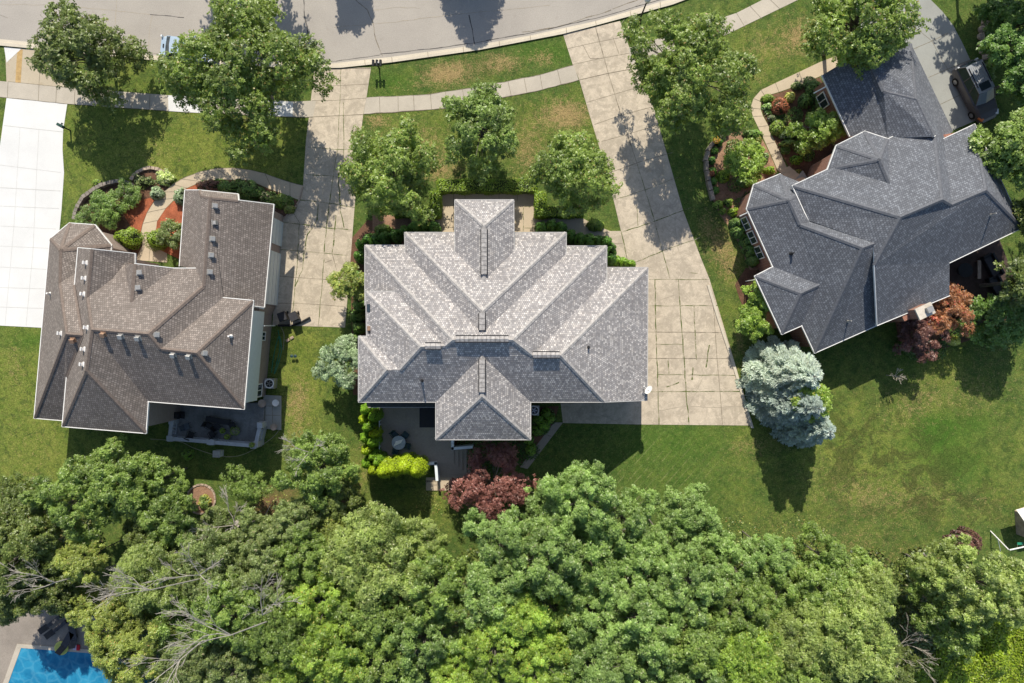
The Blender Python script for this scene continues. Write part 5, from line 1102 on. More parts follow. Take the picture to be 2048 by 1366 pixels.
shrub('green_shrub', 195, 365, 12, 8, .4, G['bushlt'], 'weedy tuft outside the curved stone wall', 331, leaf=.15, n=260)
tree_px('broad_shrub', 1998, 30, 42, 1.4, G['bush'], 'broad dark shrub in the top right corner behind the boulders', None, 32, hc=.5, nclump=60, nleaf=180, cr=.24, leaf=.18, tr=.06, low=-.2)
# ================================================================ BACK WOOD
def make_proto(seed, nclump, nleaf, cr, leaf, asp, hc=.62, low=-.2):
    r = np.random.default_rng(seed); Q, v_, C = clump_crown(r, 4.0, 4.0 * hc, nclump, nleaf, cr=cr, leaf=leaf, asp=asp, low=-.45, fill=.36, lobes=6)
    me = quads_mesh('crown', Q, G['oak'], v_); mb = MB(); limbs(mb, C * .88, 8.0, r, .16, 36, (0, 0, 1.0))
    tm = bpy.data.meshes.new('trunk'); tm.from_pydata(mb.v, [], mb.f); tm.materials.append(M['bark']); return me, tm
PROTO = [make_proto(301, 105, 300, .18, .25, .5), make_proto(302, 135, 240, .155, .25, .5), make_proto(303, 120, 320, .20, .22, .42), make_proto(304, 165, 200, .135, .25, .5, .7), make_proto(305, 110, 130, .16, .22, .5)]
def wood(px, py, rpx, zc, mat, pk, label, rz=None, group='trees of the back wood', sz=1.0):
    me, tm = PROTO[pk]; zc *= .76; zc += random.uniform(-1.0, 1.2); b = W(px, py, zc); k = rpx / S * (1 - zc / H) / 4.0 * .95
    rz = random.uniform(0, 6.28) if rz is None else rz
    t = empty('wood_tree', (b.x, b.y, 0), label, 'tree', group, rz)
    for nm, m_ in (('crown', me), ('trunk', tm)):
        o = bpy.data.objects.new(nm, m_); col.objects.link(o); o.parent = t; o.location = (0, 0, zc)
        o.scale = (k, k, k * 1.3)
        if nm == 'crown': o.material_slots[0].link = 'OBJECT'; o.material_slots[0].material = G[mat]
        else: o.scale = (k, k, zc / 8.0)
    return t
WT = [
 (232, 962, 76, 7.0, 'maple', 0, 'leafy maple whose crown touches the shadow below the brown roof, left part of the wood'),
 (312, 960, 46, 6.5, 'maple', 1, 'right lobe maple beside the shaded lawn, left of the round island bed'),
 (150, 1000, 68, 7.0, 'maple', 1, 'maple at the left lawn edge, left of the tallest left maple'),
 (60, 1015, 66, 7.0, 'dark', 0, 'dark tree at the left picture edge bordering the lawn'),
 (-5, 1060, 60, 7.5, 'dark', 1, 'dark tree cut by the left picture edge, above the pool'),
 (45, 1110, 74, 7.5, 'dark', 1, 'very dark tree at left between lawn edge and pool'),
 (20, 1180, 60, 6.5, 'dark', 0, 'dark tree just above the pool deck at far left'),
 (110, 1175, 56, 6.0, 'dark', 3, 'dark low tree above the pool loungers'),
 (168, 1118, 46, 8.0, 'yellow', 0, 'light yellow-green tree standing out between dark neighbours near the pool'),
 (165, 1205, 42, 7.0, 'yellow', 3, 'yellowish tree directly right of the pool loungers'),
 (215, 1255, 56, 7.5, 'yellow', 1, 'yellow-green tree overhanging the pool corner'),
 (345, 1040, 64, 6.5, 'maple', 3, 'green tree right below the round island bed'),
 (300, 1080, 50, 6.0, 'dark', 0, 'shaded green tree left of and below the round island bed'),
 (437, 1052, 42, 5.0, 'olive', 3, 'olive tree by the fallen grey log'),
 (492, 968, 42, 4.6, 'maple', 4, 'small open young tree on the lawn above the fallen grey log'),
 (640, 935, 74, 6.5, 'maple', 3, 'large maple on the lawn between the terrace and the arborvitae'),
 (668, 1000, 48, 6.0, 'dark', 0, 'dark lower part maple beside the pale dead trunk'),
 (590, 905, 30, 5.0, 'olive', 4, 'thin tree with bare twigs at the lawn edge, upper left of the large maple'),
 (590, 1045, 50, 6.0, 'olive', 3, 'greyish green tree under the pale dead trunk'),
 (520, 1080, 58, 7.0, 'olive', 3, 'greyish tree right of the fallen log, with dead twigs'),
 (415, 1125, 74, 8.0, 'olive', 2, 'olive feathery tree in the middle of the left wood'),
 (300, 1150, 66, 8.0, 'feather', 2, 'feathery olive tree with bare white twigs on its left'),
 (360, 1215, 66, 8.5, 'maple', 1, 'green tree between the two white dead branch fans'),
 (275, 1215, 52, 8.0, 'yellow', 3, 'yellowish tree below the feathery olive one'),
 (260, 1310, 66, 8.0, 'yellow', 1, 'yellow-green tree at the bottom edge right of the pool'),
 (370, 1320, 62, 8.0, 'olive', 2, 'olive tree at the bottom edge under the dead branch fan'),
 (455, 1225, 70, 8.5, 'maple', 3, 'green tree just right of the large white dead branches'),
 (470, 1340, 62, 8.0, 'olive', 1, 'dusky tree at the bottom edge left of centre'),
 (545, 1160, 66, 8.5, 'olive', 1, 'dusky green tree left of the bare curved branches'),
 (560, 1265, 68, 8.5, 'maple', 2, 'feathery green tree beside the bare curved branches'),
 (610, 1110, 60, 8.0, 'maple', 3, 'green tree directly below the greyish tree under the dead trunk'),
 (570, 1350, 64, 8.0, 'lime', 1, 'bright tree at the bottom edge, third from the pool'),
 (655, 1200, 74, 9.0, 'lime', 1, 'bright yellow-green tree left of the feathery lime giant'),
 (665, 1310, 72, 9.0, 'lime', 3, 'bright green tree at the bottom edge left of centre'),
 (672, 1070, 44, 6.5, 'yellow', 4, 'yellowing open tree above the feathery lime giant'),
 (755, 1105, 96, 9.0, 'feather', 2, 'feathery lime giant with radiating branches, below the arborvitae shadow'),
 (752, 1215, 78, 9.0, 'maple', 0, 'green tree directly below the feathery lime giant'),
 (760, 1330, 76, 9.0, 'maple', 3, 'green tree at the bottom edge below centre left'),
 (845, 1085, 48, 6.5, 'feather', 3, 'low light green tree below the patio, beside the lawn gap'),
 (870, 1170, 78, 8.5, 'maple', 3, 'green tree right of the feathery lime giant'),
 (850, 1275, 72, 9.0, 'oak', 1, 'grey green tree left of the bright lime pair'),
 (925, 1350, 60, 9.0, 'lime', 0, 'bright tree at the bottom edge in the centre'),
 (1000, 1085, 60, 9.0, 'oak', 1, 'oak crown right under the maroon maple'),
 (1102, 1012, 56, 9.0, 'oak', 0, 'oak right of the maroon maple, at the lawn'),
 (1165, 995, 74, 9.5, 'oak', 3, 'highest reaching oak crown beside the building shadow on the lawn'),
 (1245, 1040, 62, 9.0, 'oak', 1, 'oak crown at the lawn edge, right of the highest reaching oak'),
 (1085, 1110, 84, 10, 'oak', 3, 'wide oak in the middle below the maroon maple'),
 (985, 1185, 70, 9.5, 'oak', 0, 'oak above the bright lime pair'),
 (1180, 1120, 84, 10, 'oak', 1, 'wide oak right of the middle one'),
 (1035, 1235, 62, 10, 'lime', 0, 'left tree of the bright lime pair in the wood centre'),
 (1105, 1240, 56, 10, 'lime', 1, 'right tree of the bright lime pair in the wood centre'),
 (990, 1300, 58, 9.5, 'lime', 1, 'lower bright lime tree above the bottom edge'),
 (1085, 1325, 70, 10, 'lime', 3, 'yellow-tipped lime tree at the bottom edge'),
 (1185, 1230, 76, 10, 'oak', 3, 'oak right of the bright lime pair'),
 (1190, 1335, 76, 10, 'oak', 0, 'oak at the bottom edge right of the yellow-tipped tree'),
 (1275, 1140, 78, 10, 'oak', 3, 'oak two rows below the lawn edge, right of centre'),
 (1372, 1030, 56, 7.4, 'oak', 0, 'oak lobe pushing up into the back lawn'),
 (1400, 1085, 62, 7.4, 'oak', 3, 'oak below the lobe on the back lawn'),
 (1330, 1080, 52, 7.4, 'oak', 1, 'oak left of the lobe on the back lawn'),
 (1290, 1245, 76, 10, 'oak', 1, 'oak in the lower wood right of centre'),
 (1300, 1345, 72, 10, 'oak', 3, 'oak at the bottom edge right of centre'),
 (1375, 1165, 72, 10, 'oak', 3, 'oak below the lawn lobe oaks'),
 (1390, 1270, 76, 10, 'maple', 0, 'green tree lower right of centre'),
 (1400, 1360, 66, 10, 'oak', 1, 'oak at the bottom edge above the dark gap'),
 (1465, 1130, 60, 7.4, 'oak', 1, 'oak at the lawn edge right of the lobe'),
 (1470, 1215, 66, 10, 'maple', 3, 'green tree below the lawn edge oaks'),
 (1490, 1320, 74, 10, 'lime', 2, 'lime green tree lower right'),
 (1545, 1112, 44, 7.4, 'oak', 0, 'small oak top on the lawn edge below the spruce shadow'),
 (1545, 1180, 62, 9.0, 'maple', 1, 'green tree below the small oak top'),
 (1580, 1270, 74, 10, 'feather', 2, 'feathery tree in the lower right wood'),
 (1590, 1360, 66, 10, 'maple', 3, 'green tree at the bottom edge lower right'),
 (1655, 1120, 58, 8.5, 'maple', 1, 'bright maple at the lawn edge'),
 (1650, 1190, 66, 9.0, 'maple', 0, 'maple below the bright lawn edge maple'),
 (1725, 1175, 62, 8.5, 'feather', 2, 'feathery tree at the lawn edge left of the rounded giant'),
 (1700, 1260, 92, 9.5, 'feather', 2, 'spiky layered tree with outward pointing boughs at lower right'),
 (1680, 1345, 72, 9.0, 'maple', 3, 'green tree at the bottom edge under the spiky layered tree'),
 (1770, 1340, 60, 6.0, 'dark', 0, 'dark tree at the bottom edge with bare twigs'),
 (1880, 1145, 62, 7.5, 'feather', 3, 'left crown of the rounded giant near the swing frame'),
 (1955, 1165, 84, 8.0, 'feather', 3, 'rounded giant tree below the purple smoke bush'),
 (1900, 1225, 72, 7.0, 'maple', 1, 'lower crown of the rounded giant'),
 (2045, 1180, 50, 6.5, 'feather', 0, 'tree at the right picture edge below the swing frame'),
]
for w_ in WT: wood(*w_)
# low tangled vines at the lower right corner and undergrowth
r = np.random.default_rng(77)
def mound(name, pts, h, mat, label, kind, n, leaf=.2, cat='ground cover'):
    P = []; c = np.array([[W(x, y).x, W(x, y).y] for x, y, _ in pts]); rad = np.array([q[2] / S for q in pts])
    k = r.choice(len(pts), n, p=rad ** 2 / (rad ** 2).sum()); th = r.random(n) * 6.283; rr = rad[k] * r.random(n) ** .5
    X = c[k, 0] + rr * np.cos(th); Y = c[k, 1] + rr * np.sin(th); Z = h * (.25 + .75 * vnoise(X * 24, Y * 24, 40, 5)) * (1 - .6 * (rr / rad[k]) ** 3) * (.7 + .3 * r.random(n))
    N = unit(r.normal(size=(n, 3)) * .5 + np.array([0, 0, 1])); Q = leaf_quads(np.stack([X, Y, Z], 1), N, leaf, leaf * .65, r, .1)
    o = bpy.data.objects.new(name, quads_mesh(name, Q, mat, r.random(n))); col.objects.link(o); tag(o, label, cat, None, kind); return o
mound('vine_thicket', [(1960, 1290, 60), (2020, 1270, 60), (1990, 1350, 70), (1900, 1320, 55), (2050, 1330, 60), (1850, 1350, 50)], 2.2, G['vine'], 'bright tangled vines covering the lower right corner', 'stuff', 26000)
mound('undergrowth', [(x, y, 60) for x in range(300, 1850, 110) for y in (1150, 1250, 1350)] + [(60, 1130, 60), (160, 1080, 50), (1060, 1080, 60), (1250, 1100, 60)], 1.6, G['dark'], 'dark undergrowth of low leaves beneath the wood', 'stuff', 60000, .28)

# bare trees and dead wood
def bare(name, px, py, z0, L, label, seed, lean=(0, 0), n=6, mat='palebark', r0=.07, group='bare and dead trees in the wood', spread=.55, depth=4):
    r = random.Random(seed); b = W(px, py, z0); mb = MB()
    def grow(p, d, l, rad, k):
        q = p + d * l; m = p + d * l * .5 + Vector((r.uniform(-1, 1), r.uniform(-1, 1), r.uniform(-.3, .6))) * l * .09
        mb.tube(p, m, rad, rad * .85, 5); mb.tube(m, q, rad * .85, rad * .68, 5)
        if k == 0: return
        for i in range(3 if k > 1 else 4):
            nd = (d + Vector((r.uniform(-1, 1), r.uniform(-1, 1), r.uniform(-.5, .6))) * spread).normalized(); s = m.lerp(q, r.random() if i else 1)
            grow(s, nd, l * r.uniform(.5, .78), max(.012, rad * .55), k - 1)
    base = Vector((b.x - lean[0] * z0 * .35, b.y - lean[1] * z0 * .35, 0))
    mb.tube(base - Vector((0, 0, 0)), b, r0 * 2.2, r0 * 1.2, 7)
    for i in range(n):
        a = 6.283 * i / n + r.random(); d = Vector((lean[0] + math.cos(a) * .55, lean[1] + math.sin(a) * .55, .35 + r.random() * .5)).normalized()
        grow(b, d, L * r.uniform(.7, 1), r0, depth - 1)
    return top_obj(mb, name, M[mat], (base.x, base.y, 0), label, 'tree', group)
M['deadwood'] = simple('dead_wood', (0.36, 0.33, 0.29), 0.9, 0.2, 8)
bare('bare_tree', 300, 1180, 11.5, 1.9, 'fan of white bare twigs in the feathery olive tree', 1, (-.9, .5), 4, 'deadwood', .03)
bare('bare_tree', 462, 1270, 11.8, 2.4, 'largest white dead branches, spreading left in the lower left wood', 2, (-.9, .45), 4, 'deadwood', .035)
bare('bare_tree', 525, 1230, 11.5, 2.2, 'bare curved branches left of centre, reaching up the picture', 3, (.5, .9), 3, 'deadwood', .03)
bare('bare_tree', 360, 1320, 11.5, 2.2, 'white dead branches crossing the bottom edge near the pool', 4, (-.4, -.2), 4, 'deadwood', .035)
bare('bare_tree', 400, 1150, 11.0, 1.8, 'thin bare twigs in the olive tree of the left wood', 5, (.2, .2), 4, 'deadwood', .035)
bare('bare_tree', 110, 1165, 8.5, 1.7, 'bare pale twigs over the dark trees above the pool', 6, (-.6, .3), 3, 'deadwood', .035)
bare('bare_tree', 1790, 1300, 3.5, 2.0, 'leafless grey sapling in the dark gap at lower right', 7, (.2, .4), 4, 'palebark', .04)
bare('bare_tree', 1790, 752, 1.3, .55, 'small leafless shrub on the shaded back lawn', 8, (0, 0), 9, 'palebark', .018, None, .5, 3)
bare('bare_tree', 622, 905, 6.8, 1.3, 'thin bare top of the large maple on the lawn', 9, (-.1, .3), 3, 'deadwood', .03)
bare('bare_tree', 470, 1050, 4.5, 1.5, 'grey twiggy dead tree beside the fallen log', 10, (-.2, .5), 4, 'palebark', .035)
def log(pts, r0, r1, label, name='fallen_log', mat='deadwood', grp=None):
    mb = MB(); P = [W(x, y, z) for x, y, z in pts]; mb.path([tuple(p) for p in P], r0, r1, 8)
    return top_obj(mb, name, M[mat], (P[0].x, P[0].y, 0), label, 'log', grp)
log([(474, 1048, .4), (485, 1038, .5), (500, 1031, .35)], .28, .18, 'short thick grey log lying by the dead twiggy tree')
log([(529, 1034, .1), (541, 1010, .5)], .05, .02, 'thin pale fallen stick on the bare earth patch')
log([(604, 1020, .5), (609, 995, 4), (614, 974, 6)], .16, .10, 'pale broken trunk standing under the large maple', 'broken_trunk')
log([(455, 1082, 1.5), (470, 1060, 1.2), (482, 1046, .8)], .12, .06, 'slanting grey branch below the thick log', 'fallen_branch')

# ================================================================ OBJECTS
def place_empty(name, px, py, label, cat, rz=0, group=None, z=0): 
    b = W(px, py, z); return empty(name, b, label, cat, group, rz)
M['carpaint'] = simple('graphite_paint', (0.075, 0.072, 0.08), 0.3, .05, metal=0, spec=.5)
M['carroof'] = simple('silver_sky_reflection', (0.33, 0.35, 0.38), 0.35, .04, metal=0, spec=.5)  # silver roof, base colour raised to stand in for reflected sky
M['bluecar'] = simple('pale_blue_paint', (0.42, 0.52, 0.62), 0.35, .04, metal=.2, spec=.5)
M['tyre'] = simple('tyre_rubber', (0.018, 0.018, 0.018), .9)
M['rim'] = simple('alloy_rim', (0.4, 0.4, 0.4), .35, metal=.8)
M['amber'] = simple('amber_lens', (0.65, 0.20, 0.06), .3)
M['lens'] = simple('clear_lens', (0.7, 0.72, 0.74), .15)
M['redl'] = simple('red_lens', (0.4, 0.03, 0.03), .3)
def loft(mb, secs, m=0, close=True):
    n = len(secs[0]); v = [p for s in secs for p in s]
    f = [(j * n + i, j * n + (i + 1) % n, (j + 1) * n + (i + 1) % n, (j + 1) * n + i) for j in range(len(secs) - 1) for i in range(n)]
    f += [tuple(range(n - 1, -1, -1)), tuple(range((len(secs) - 1) * n, len(secs) * n))]; mb.add(v, f, m)
def car(name, px, py, rz, L, Wd, Ht, belt, body, roofm, label, van=True):
    """front towards +x"""
    t = place_empty(name, px, py, label, 'minivan' if van else 'car', rz)
    h = L / 2; w = Wd / 2
    def sec(x, ww, zb, zt, sh=.82):
        pts = []
        for y, z in ((-ww * .9, zb), (-ww, zb + .18), (-ww, zb + (zt - zb) * .55), (-ww * .97, zt - .12), (-ww * sh, zt), (ww * sh, zt), (ww * .97, zt - .12), (ww, zb + (zt - zb) * .55), (ww, zb + .18), (ww * .9, zb)): pts.append((x, y, z))
        return pts
    mb = MB(); hood = belt - .05
    loft(mb, [sec(-h, w * .72, .35, belt - .25), sec(-h + .1, w * .88, .28, belt - .08), sec(-h + .45, w * .97, .22, belt), sec(-h * .3, w, .2, belt), sec(h * .3, w, .2, belt), sec(h * .52, w * .99, .2, belt - .02), sec(h - .7, w * .95, .22, hood - .08), sec(h - .25, w * .86, .28, hood - .25), sec(h - .04, w * .68, .34, hood - .42), sec(h, w * .5, .4, hood - .5)])
    mb.build('body', body, t, smooth=False)
    rb = -h + (.18 if van else .55); rf = h * (.40 if van else .30); tb = rb + (.28 if van else .55); tf = rf - (.75 if van else .7); tw = w * .74
    B = [(rb, -w * .92), (rf, -w * .88), (rf + .12, 0), (rf, w * .88), (rb, w * .92), (rb - .05, 0)]; T = [(tb, -tw), (tf, -tw * .95), (tf + .08, 0), (tf, tw * .95), (tb, tw), (tb - .06, 0)]
    mb = MB(); v = [(x, y, belt - .01) for x, y in B] + [(x, y, Ht - .06) for x, y in T]
    mb.add(v, [(i, (i + 1) % 6, 6 + (i + 1) % 6, 6 + i) for i in range(6)] + [(6, 7, 8, 9, 10, 11)])
    mb.build('windows', M['glass'], t)
    mb = MB(); mb.prism([(x * 1.0, y * 1.02) for x, y in T], Ht - .07, Ht - .015); mb.prism([(x * .97, y * .9) for x, y in T], Ht - .015, Ht); mb.build('roof', roofm, t)
    for a in (0, 1, 3, 4):
        mb = MB(); mb.tube((B[a][0], B[a][1], belt - .02), (T[a][0], T[a][1], Ht - .05), .045, .045, 6); mb.build('pillar', body, t)
    for s in (-1, 1):
        for k in (.36, .66): mb = MB(); mb.tube((rb + (rf - rb) * k, s * w * .905, belt - .02), (tb + (tf - tb) * k, s * tw, Ht - .05), .04, .04, 6); mb.build('pillar', body, t)
    for sx in (-1, 1):
        for sy in (-1, 1):
            x = sx * L * .295 + (.02 if sx < 0 else .04); y = sy * (w - .09); mb = MB(); mb.tube((x, y - .11, .34), (x, y + .11, .34), .34, .34, 18); wh = mb.build('wheel', M['tyre'], t)
            mb = MB(); mb.tube((x, y - sy * .02, .34), (x, y + sy * .125, .34), .21, .19, 12); mb.build('rim', M['rim'], wh)
    for s in (-1, 1):
        mb = MB(); mb.box((rf - .15, s * (w + .1), belt + .02), (.14, .2, .15)); mb.build('mirror', body, t)
        mb = MB(); mb.box((h - .42, s * w * .74, hood - .34), (.42, .24, .14), s * -.45); mb.build('headlight', M['amber'] if van and s < 0 else M['lens'], t)
        mb = MB(); mb.box((-h + .16, s * w * .86, belt - .22), (.12, .16, .34)); mb.build('taillight', M['lens'], t)
    if van:
        for s in (-1, 1): mb = MB(); mb.box(((tb + tf) / 2 - .15, s * tw * .84, Ht), ((tf - tb) * .72, .05, .06)); mb.build('roof_rail', M['black'], t)
        mb = MB(); mb.box((tf - .42, 0, Ht), (.62, tw * 1.25, .012)); mb.build('sunroof', M['glass'], t)
        for k in (-.5, -.3, -.1, .1, .3, .5): mb = MB(); mb.box((tb + (tf - tb) * .40, k * tw * 1.1, Ht), ((tf - tb) * .62, .03, .015)); mb.build('roof_rib', M['vmetal'], t)
    else:
        mb = MB(); mb.box((-h + .35, 0, belt), (.1, .3, .03)); mb.build('badge', M['black'], t)
    return t
car('minivan', 1942, 190, math.atan2(-62, 30), 5.15, 1.95, 1.78, 1.08, M['carpaint'], M['carroof'], 'dark grey minivan with silver roof rails and sunroof parked on the curving driveway')
car('parked_car', 385, 106, math.atan2(-6, 60), 4.6, 1.8, 1.42, .95, M['bluecar'], M['bluecar'], 'pale blue car half hidden under the largest street tree', False)

# kerbside things
t = place_empty('lamp_post', 1278, 43, 'black lamp post with white round lamp at the kerb by the main driveway', 'street lamp')
mb = MB(); mb.lathe((0, 0, 0), [(.17, 0), (.17, .3), (.12, .45), (.07, .6), (.055, 3.2), (.05, 3.35)], 12); mb.build('post', M['black'], t, smooth=True)
mb = MB(); mb.lathe((0, 0, 3.35), [(.07, 0), (.17, .06), (.24, .22), (.24, .38), (.16, .52), (.05, .58), (.01, .6)], 16); mb.build('lamp', simple('white_globe', (.8, .8, .76), .3), t, smooth=True)
mb = MB(); mb.lathe((-.22, .1, 0), [(.12, 0), (.12, .12), (.02, .16)], 10); mb.build('base_cover', simple('pale_green_cover', (.45, .52, .45), .6), t)
t = place_empty('mailbox_stand', 759, 138, 'three black mailboxes in a row on one post at the kerb', 'mailbox')
mb = MB(); mb.box((0, 0, 0), (.1, .1, 1.05)); mb.box((0, .05, 1.0), (.75, .08, .06)); mb.build('post', M['black'], t)
for k in (-.3, 0, .3):
    mb = MB(); pr = [(.1 * math.cos(a), .1 * math.sin(a)) for a in np.linspace(0, math.pi, 9)]; yy = (-.22, .28)
    v = [(k + x, y, 1.16 + z) for y in yy for x, z in [(-.1, -.1)] + [(-p[0], p[1]) for p in pr] + [(.1, -.1)]]
    n = 11; mb.add(v, [(i, i + 1, n + i + 1, n + i) for i in range(n - 1)] + [(n - 1, 0, n, 2 * n - 1), tuple(range(n)), tuple(range(2 * n - 1, n - 1, -1))]); mb.build('mailbox', M['black'], t)
mb = MB(); mb.box((.15, .02, 1.28), (.07, .09, .06)); mb.build('flag', M['lens'], t)
t = place_empty('mailbox', 139, 260, 'dark green newspaper box and mailbox on a post beside the white driveway', 'mailbox', R_(-28))
mb = MB(); mb.box((.1, 0, 0), (.1, .1, 1.1)); mb.build('post', M['black'], t)
gm = simple('dark_green_plastic', (.03, .075, .06), .5)
mb = MB(); mb.box((0, 0, 1.05), (.62, .24, .1)); mb.box((0, 0, 1.15), (.6, .22, .14), top=.85); mb.build('mailbox', gm, t)
mb = MB(); mb.box((-.02, .2, 1.05), (.14, .14, .24)); mb.build('cap', M['wtrim'], t)
t = place_empty('sign_post', 1001, 210, 'thin white signpost beside the sidewalk and the central lawn tree', 'sign')
mb = MB(); mb.box((0, 0, 0), (.09, .09, 1.9)); mb.build('post', M['wtrim'], t)
mb = MB(); mb.box((.0, -.32, 1.72), (.05, .62, .05)); mb.build('arm', M['wtrim'], t)
mb = MB(); mb.box((.0, -.34, 1.15), (.03, .5, .5)); mb.build('sign_panel', M['wtrim'], t)
t = place_empty('rail', 1997, 168, 'thin white rail in the shade beyond the minivan', 'rail', R_(28))
mb = MB(); mb.tube((0, 0, .9), (1.3, 0, .9), .035); mb.tube((1.45, 0, .95), (3.0, 0, .95), .035); mb.build('bar', M['wtrim'], t)
for x in (.1, 1.3, 2.8): mb = MB(); mb.tube((x, 0, 0), (x, 0, .9), .03); mb.build('post', M['black'], t)
# stone edging walls
def stones(name, pts, w, h, mat, label, cat, gap=.02, n=None, step=.32, grp=None):
    t = place_empty(name, pts[0][0], pts[0][1], label, cat, 0, grp); P = [W(*p) - t.location for p in pts]; mb = MB(); d0 = 0
    seg = [(a, b, (b - a).length) for a, b in zip(P[:-1], P[1:])]; T = sum(s[2] for s in seg); k = int(T / step); 
    for i in range(k):
        s = (i + .5) * T / k
        for a, b, l in seg:
            if s <= l: break
            s -= l
        p = a.lerp(b, min(1, s / l)); d = (b - a).normalized(); mb.box((p.x + random.uniform(-.02, .02), p.y + random.uniform(-.02, .02), 0), (T / k - gap, w * random.uniform(.9, 1.1), h * random.uniform(.9, 1.08)), math.atan2(d.y, d.x), top=.93)
    mb.build('stonework', mat, t); return t
M['stone'] = simple('grey_stone', (0.24, 0.21, 0.18), .95, .35, 2.5)
M['stone2'] = simple('tan_stone', (0.40, 0.31, 0.24), .95, .3, 2.5)
stones('stone_wall', [(152, 440), (156, 425), (161, 412), (171, 396), (184.5, 386), (200, 375.5), (218, 369), (236, 364), (250, 365), (262, 368.5), (272, 375)], .32, .45, M['stone'], 'curved dry stone wall round the juniper bed of the left house', 'stone wall')
stones('stone_wall', [(264, 361), (269, 353), (276, 346), (288, 339), (302, 336.5), (318, 339), (332, 346), (340, 355)], .28, .25, M['stone2'], 'smaller stone arc edging round the hosta bed', 'stone wall')
stones('retaining_wall', [(1456, 264), (1445, 270), (1434, 279), (1424, 288), (1416, 299), (1411, 316), (1411, 335), (1413, 352), (1416, 371), (1420, 386), (1424, 402)], .30, .5, simple('weathered_timber', (.30, .25, .20), .95, .25, 3), 'curved grey retaining wall round the walled bed of the charcoal-roofed house', 'retaining wall', .004, step=.8)
stones('bed_edging', [(403 + 28 * math.cos(a), 998 + 29 * math.sin(a)) for a in np.linspace(0, 6.283, 25)], .14, .12, M['stone2'], 'ring of edging stones round the island bed in the back lawn', 'stone edging')
stones('bed_edging', [(606, 373), (598, 403), (590, 417), (566, 438)], .12, .1, M['stone2'], 'edging stones round the bed corner at the left driveway', 'stone edging')
gst = 'boulders edging the shaded bank'
for i, (x, y) in enumerate(((1968, 46), (1962, 60), (1960, 74), (1961, 90), (1965, 104), (1970, 116), (1978, 130))):
    b = W(x, y); r = np.random.default_rng(i); mb = MB(); pr = [(.28, 0), (.33, .1), (.27, .24), (.12, .32)]; mb.lathe((b.x, b.y, 0), pr, 7); mb.v = [(a + r.normal() * .03, c + r.normal() * .03, z) for a, c, z in mb.v]
    top_obj(mb, 'boulder', M['stone2'], (b.x, b.y, 0), ORD[i] + ' tan boulder from the top in the line edging the shaded bank', 'boulder', gst)
for i, (x, y, g_) in enumerate(((1427, 286, 'flo'), (1418, 352, 'rust'))):
    b = W(x, y); t = empty('flower_pot', (b.x, b.y, .5), ('pot of bright orange flowers on the curved retaining wall', 'small pot of dull red flowers on the curved retaining wall')[i], 'flower pot')
    mb = MB(); mb.lathe((0, 0, 0), [(.12, 0), (.17, .25)], 12); mb.build('pot', M['vrust'], t); r = np.random.default_rng(i); n = 500
    d = unit(r.normal(size=(n, 3))); P = d * np.array([.3, .3, .22]) * (1 - .3 * i) + np.array([0, 0, .38]); me = quads_mesh('flowers', leaf_quads(P, unit(d + r.normal(size=(n, 3)) * .4), .09, .07, r), G[g_], .55 + .45 * r.random(n)); o = bpy.data.objects.new('flowers', me); col.objects.link(o); o.parent = t

# ---------------------------------------------------------------- patio of the middle house
def slab(pts, z0, z1, mat, name): 
    P = [W(x, y, z1) for x, y in pts]; a = sum(P[i].x * P[(i + 1) % len(P)].y - P[(i + 1) % len(P)].x * P[i].y for i in range(len(P)))
    if a < 0: P.reverse()
    mb = MB(); mb.prism(P, z0, z1); return tag(mb.build(name, mat), kind='structure')
PZ = .75
def bx(t, name, pts, z0, z1, mat, par=None):
    P = [W(x, y, z1) - t.location for x, y in pts]; a = sum(P[i].x * P[(i + 1) % len(P)].y - P[(i + 1) % len(P)].x * P[i].y for i in range(len(P)))
    if a < 0: P.reverse()
    mb = MB(); mb.prism(P, z0, z1); return mb.build(name, mat, par or t)
slab([(758, 790), (908, 790), (908, 927), (758, 927)], 0, PZ, M['patio'], 'patio')
for k in range(4):
    x1 = 917 + 8 * k; y1 = 934 + 7 * k
    slab([(872, 896 - .5 * k), (x1, 896 - .5 * k), (x1, y1), (872, y1)], 0, PZ - .15 * (k + 1), M['patio'], 'patio_step')
pave('patio_landing', [(852, 955), (915, 955), (915, 981), (852, 981)], 0.03, [M['path'], M['joint']], [J((877, 956), (877, 981))], th=.03)
mb = MB()
for q in (((854, 817), (854, 924)), ((762, 860), (853, 860)), ((808, 817), (808, 924))): strip(mb, [q[0], q[1]], .03, PZ + .004, 0)
tag(mb.build('patio_joint', M['soft']), kind='structure')
mb = MB(); P = [W(x, y, PZ + .012) for x, y in ((839, 855), (872, 855), (872, 811), (839, 811))]; mb.prism(P, PZ + .002, PZ + .012)
c = W(855, 833, PZ); top_obj(mb, 'doormat', M['black'], (c.x, c.y, PZ), 'large dark mat on the patio against the rear wing', 'mat')
M['bluewhite'] = simple('white_painted_rail', (.72, .78, .80), .5, .05)
def wallrun(name, pts, z0, z1, w, label, cat, mat, cap=None):
    t = place_empty(name, pts[0][0], pts[0][1], label, cat); 
    for a, b in zip(pts[:-1], pts[1:]):
        A = W(*a, z1) - t.location; B = W(*b, z1) - t.location; A.z = B.z = 0; d = (B - A); L = d.length; d.normalize(); mid = (A + B) / 2
        mb = MB(); mb.box((mid.x, mid.y, z0), (L + w, w, z1 - z0), math.atan2(d.y, d.x)); mb.build('panel', mat, t)
        if cap: mb = MB(); mb.box((mid.x, mid.y, z1), (L + w + .06, w + .08, .05), math.atan2(d.y, d.x)); mb.build('capping', cap, t)
    return t
wallrun('patio_wall', [(840, 928), (871.5, 926.5), (874, 959)], 0, 1.35, .14, 'white capped corner wall at the top of the patio steps', 'low wall', M['bluewhite'], M['bluewhite'])
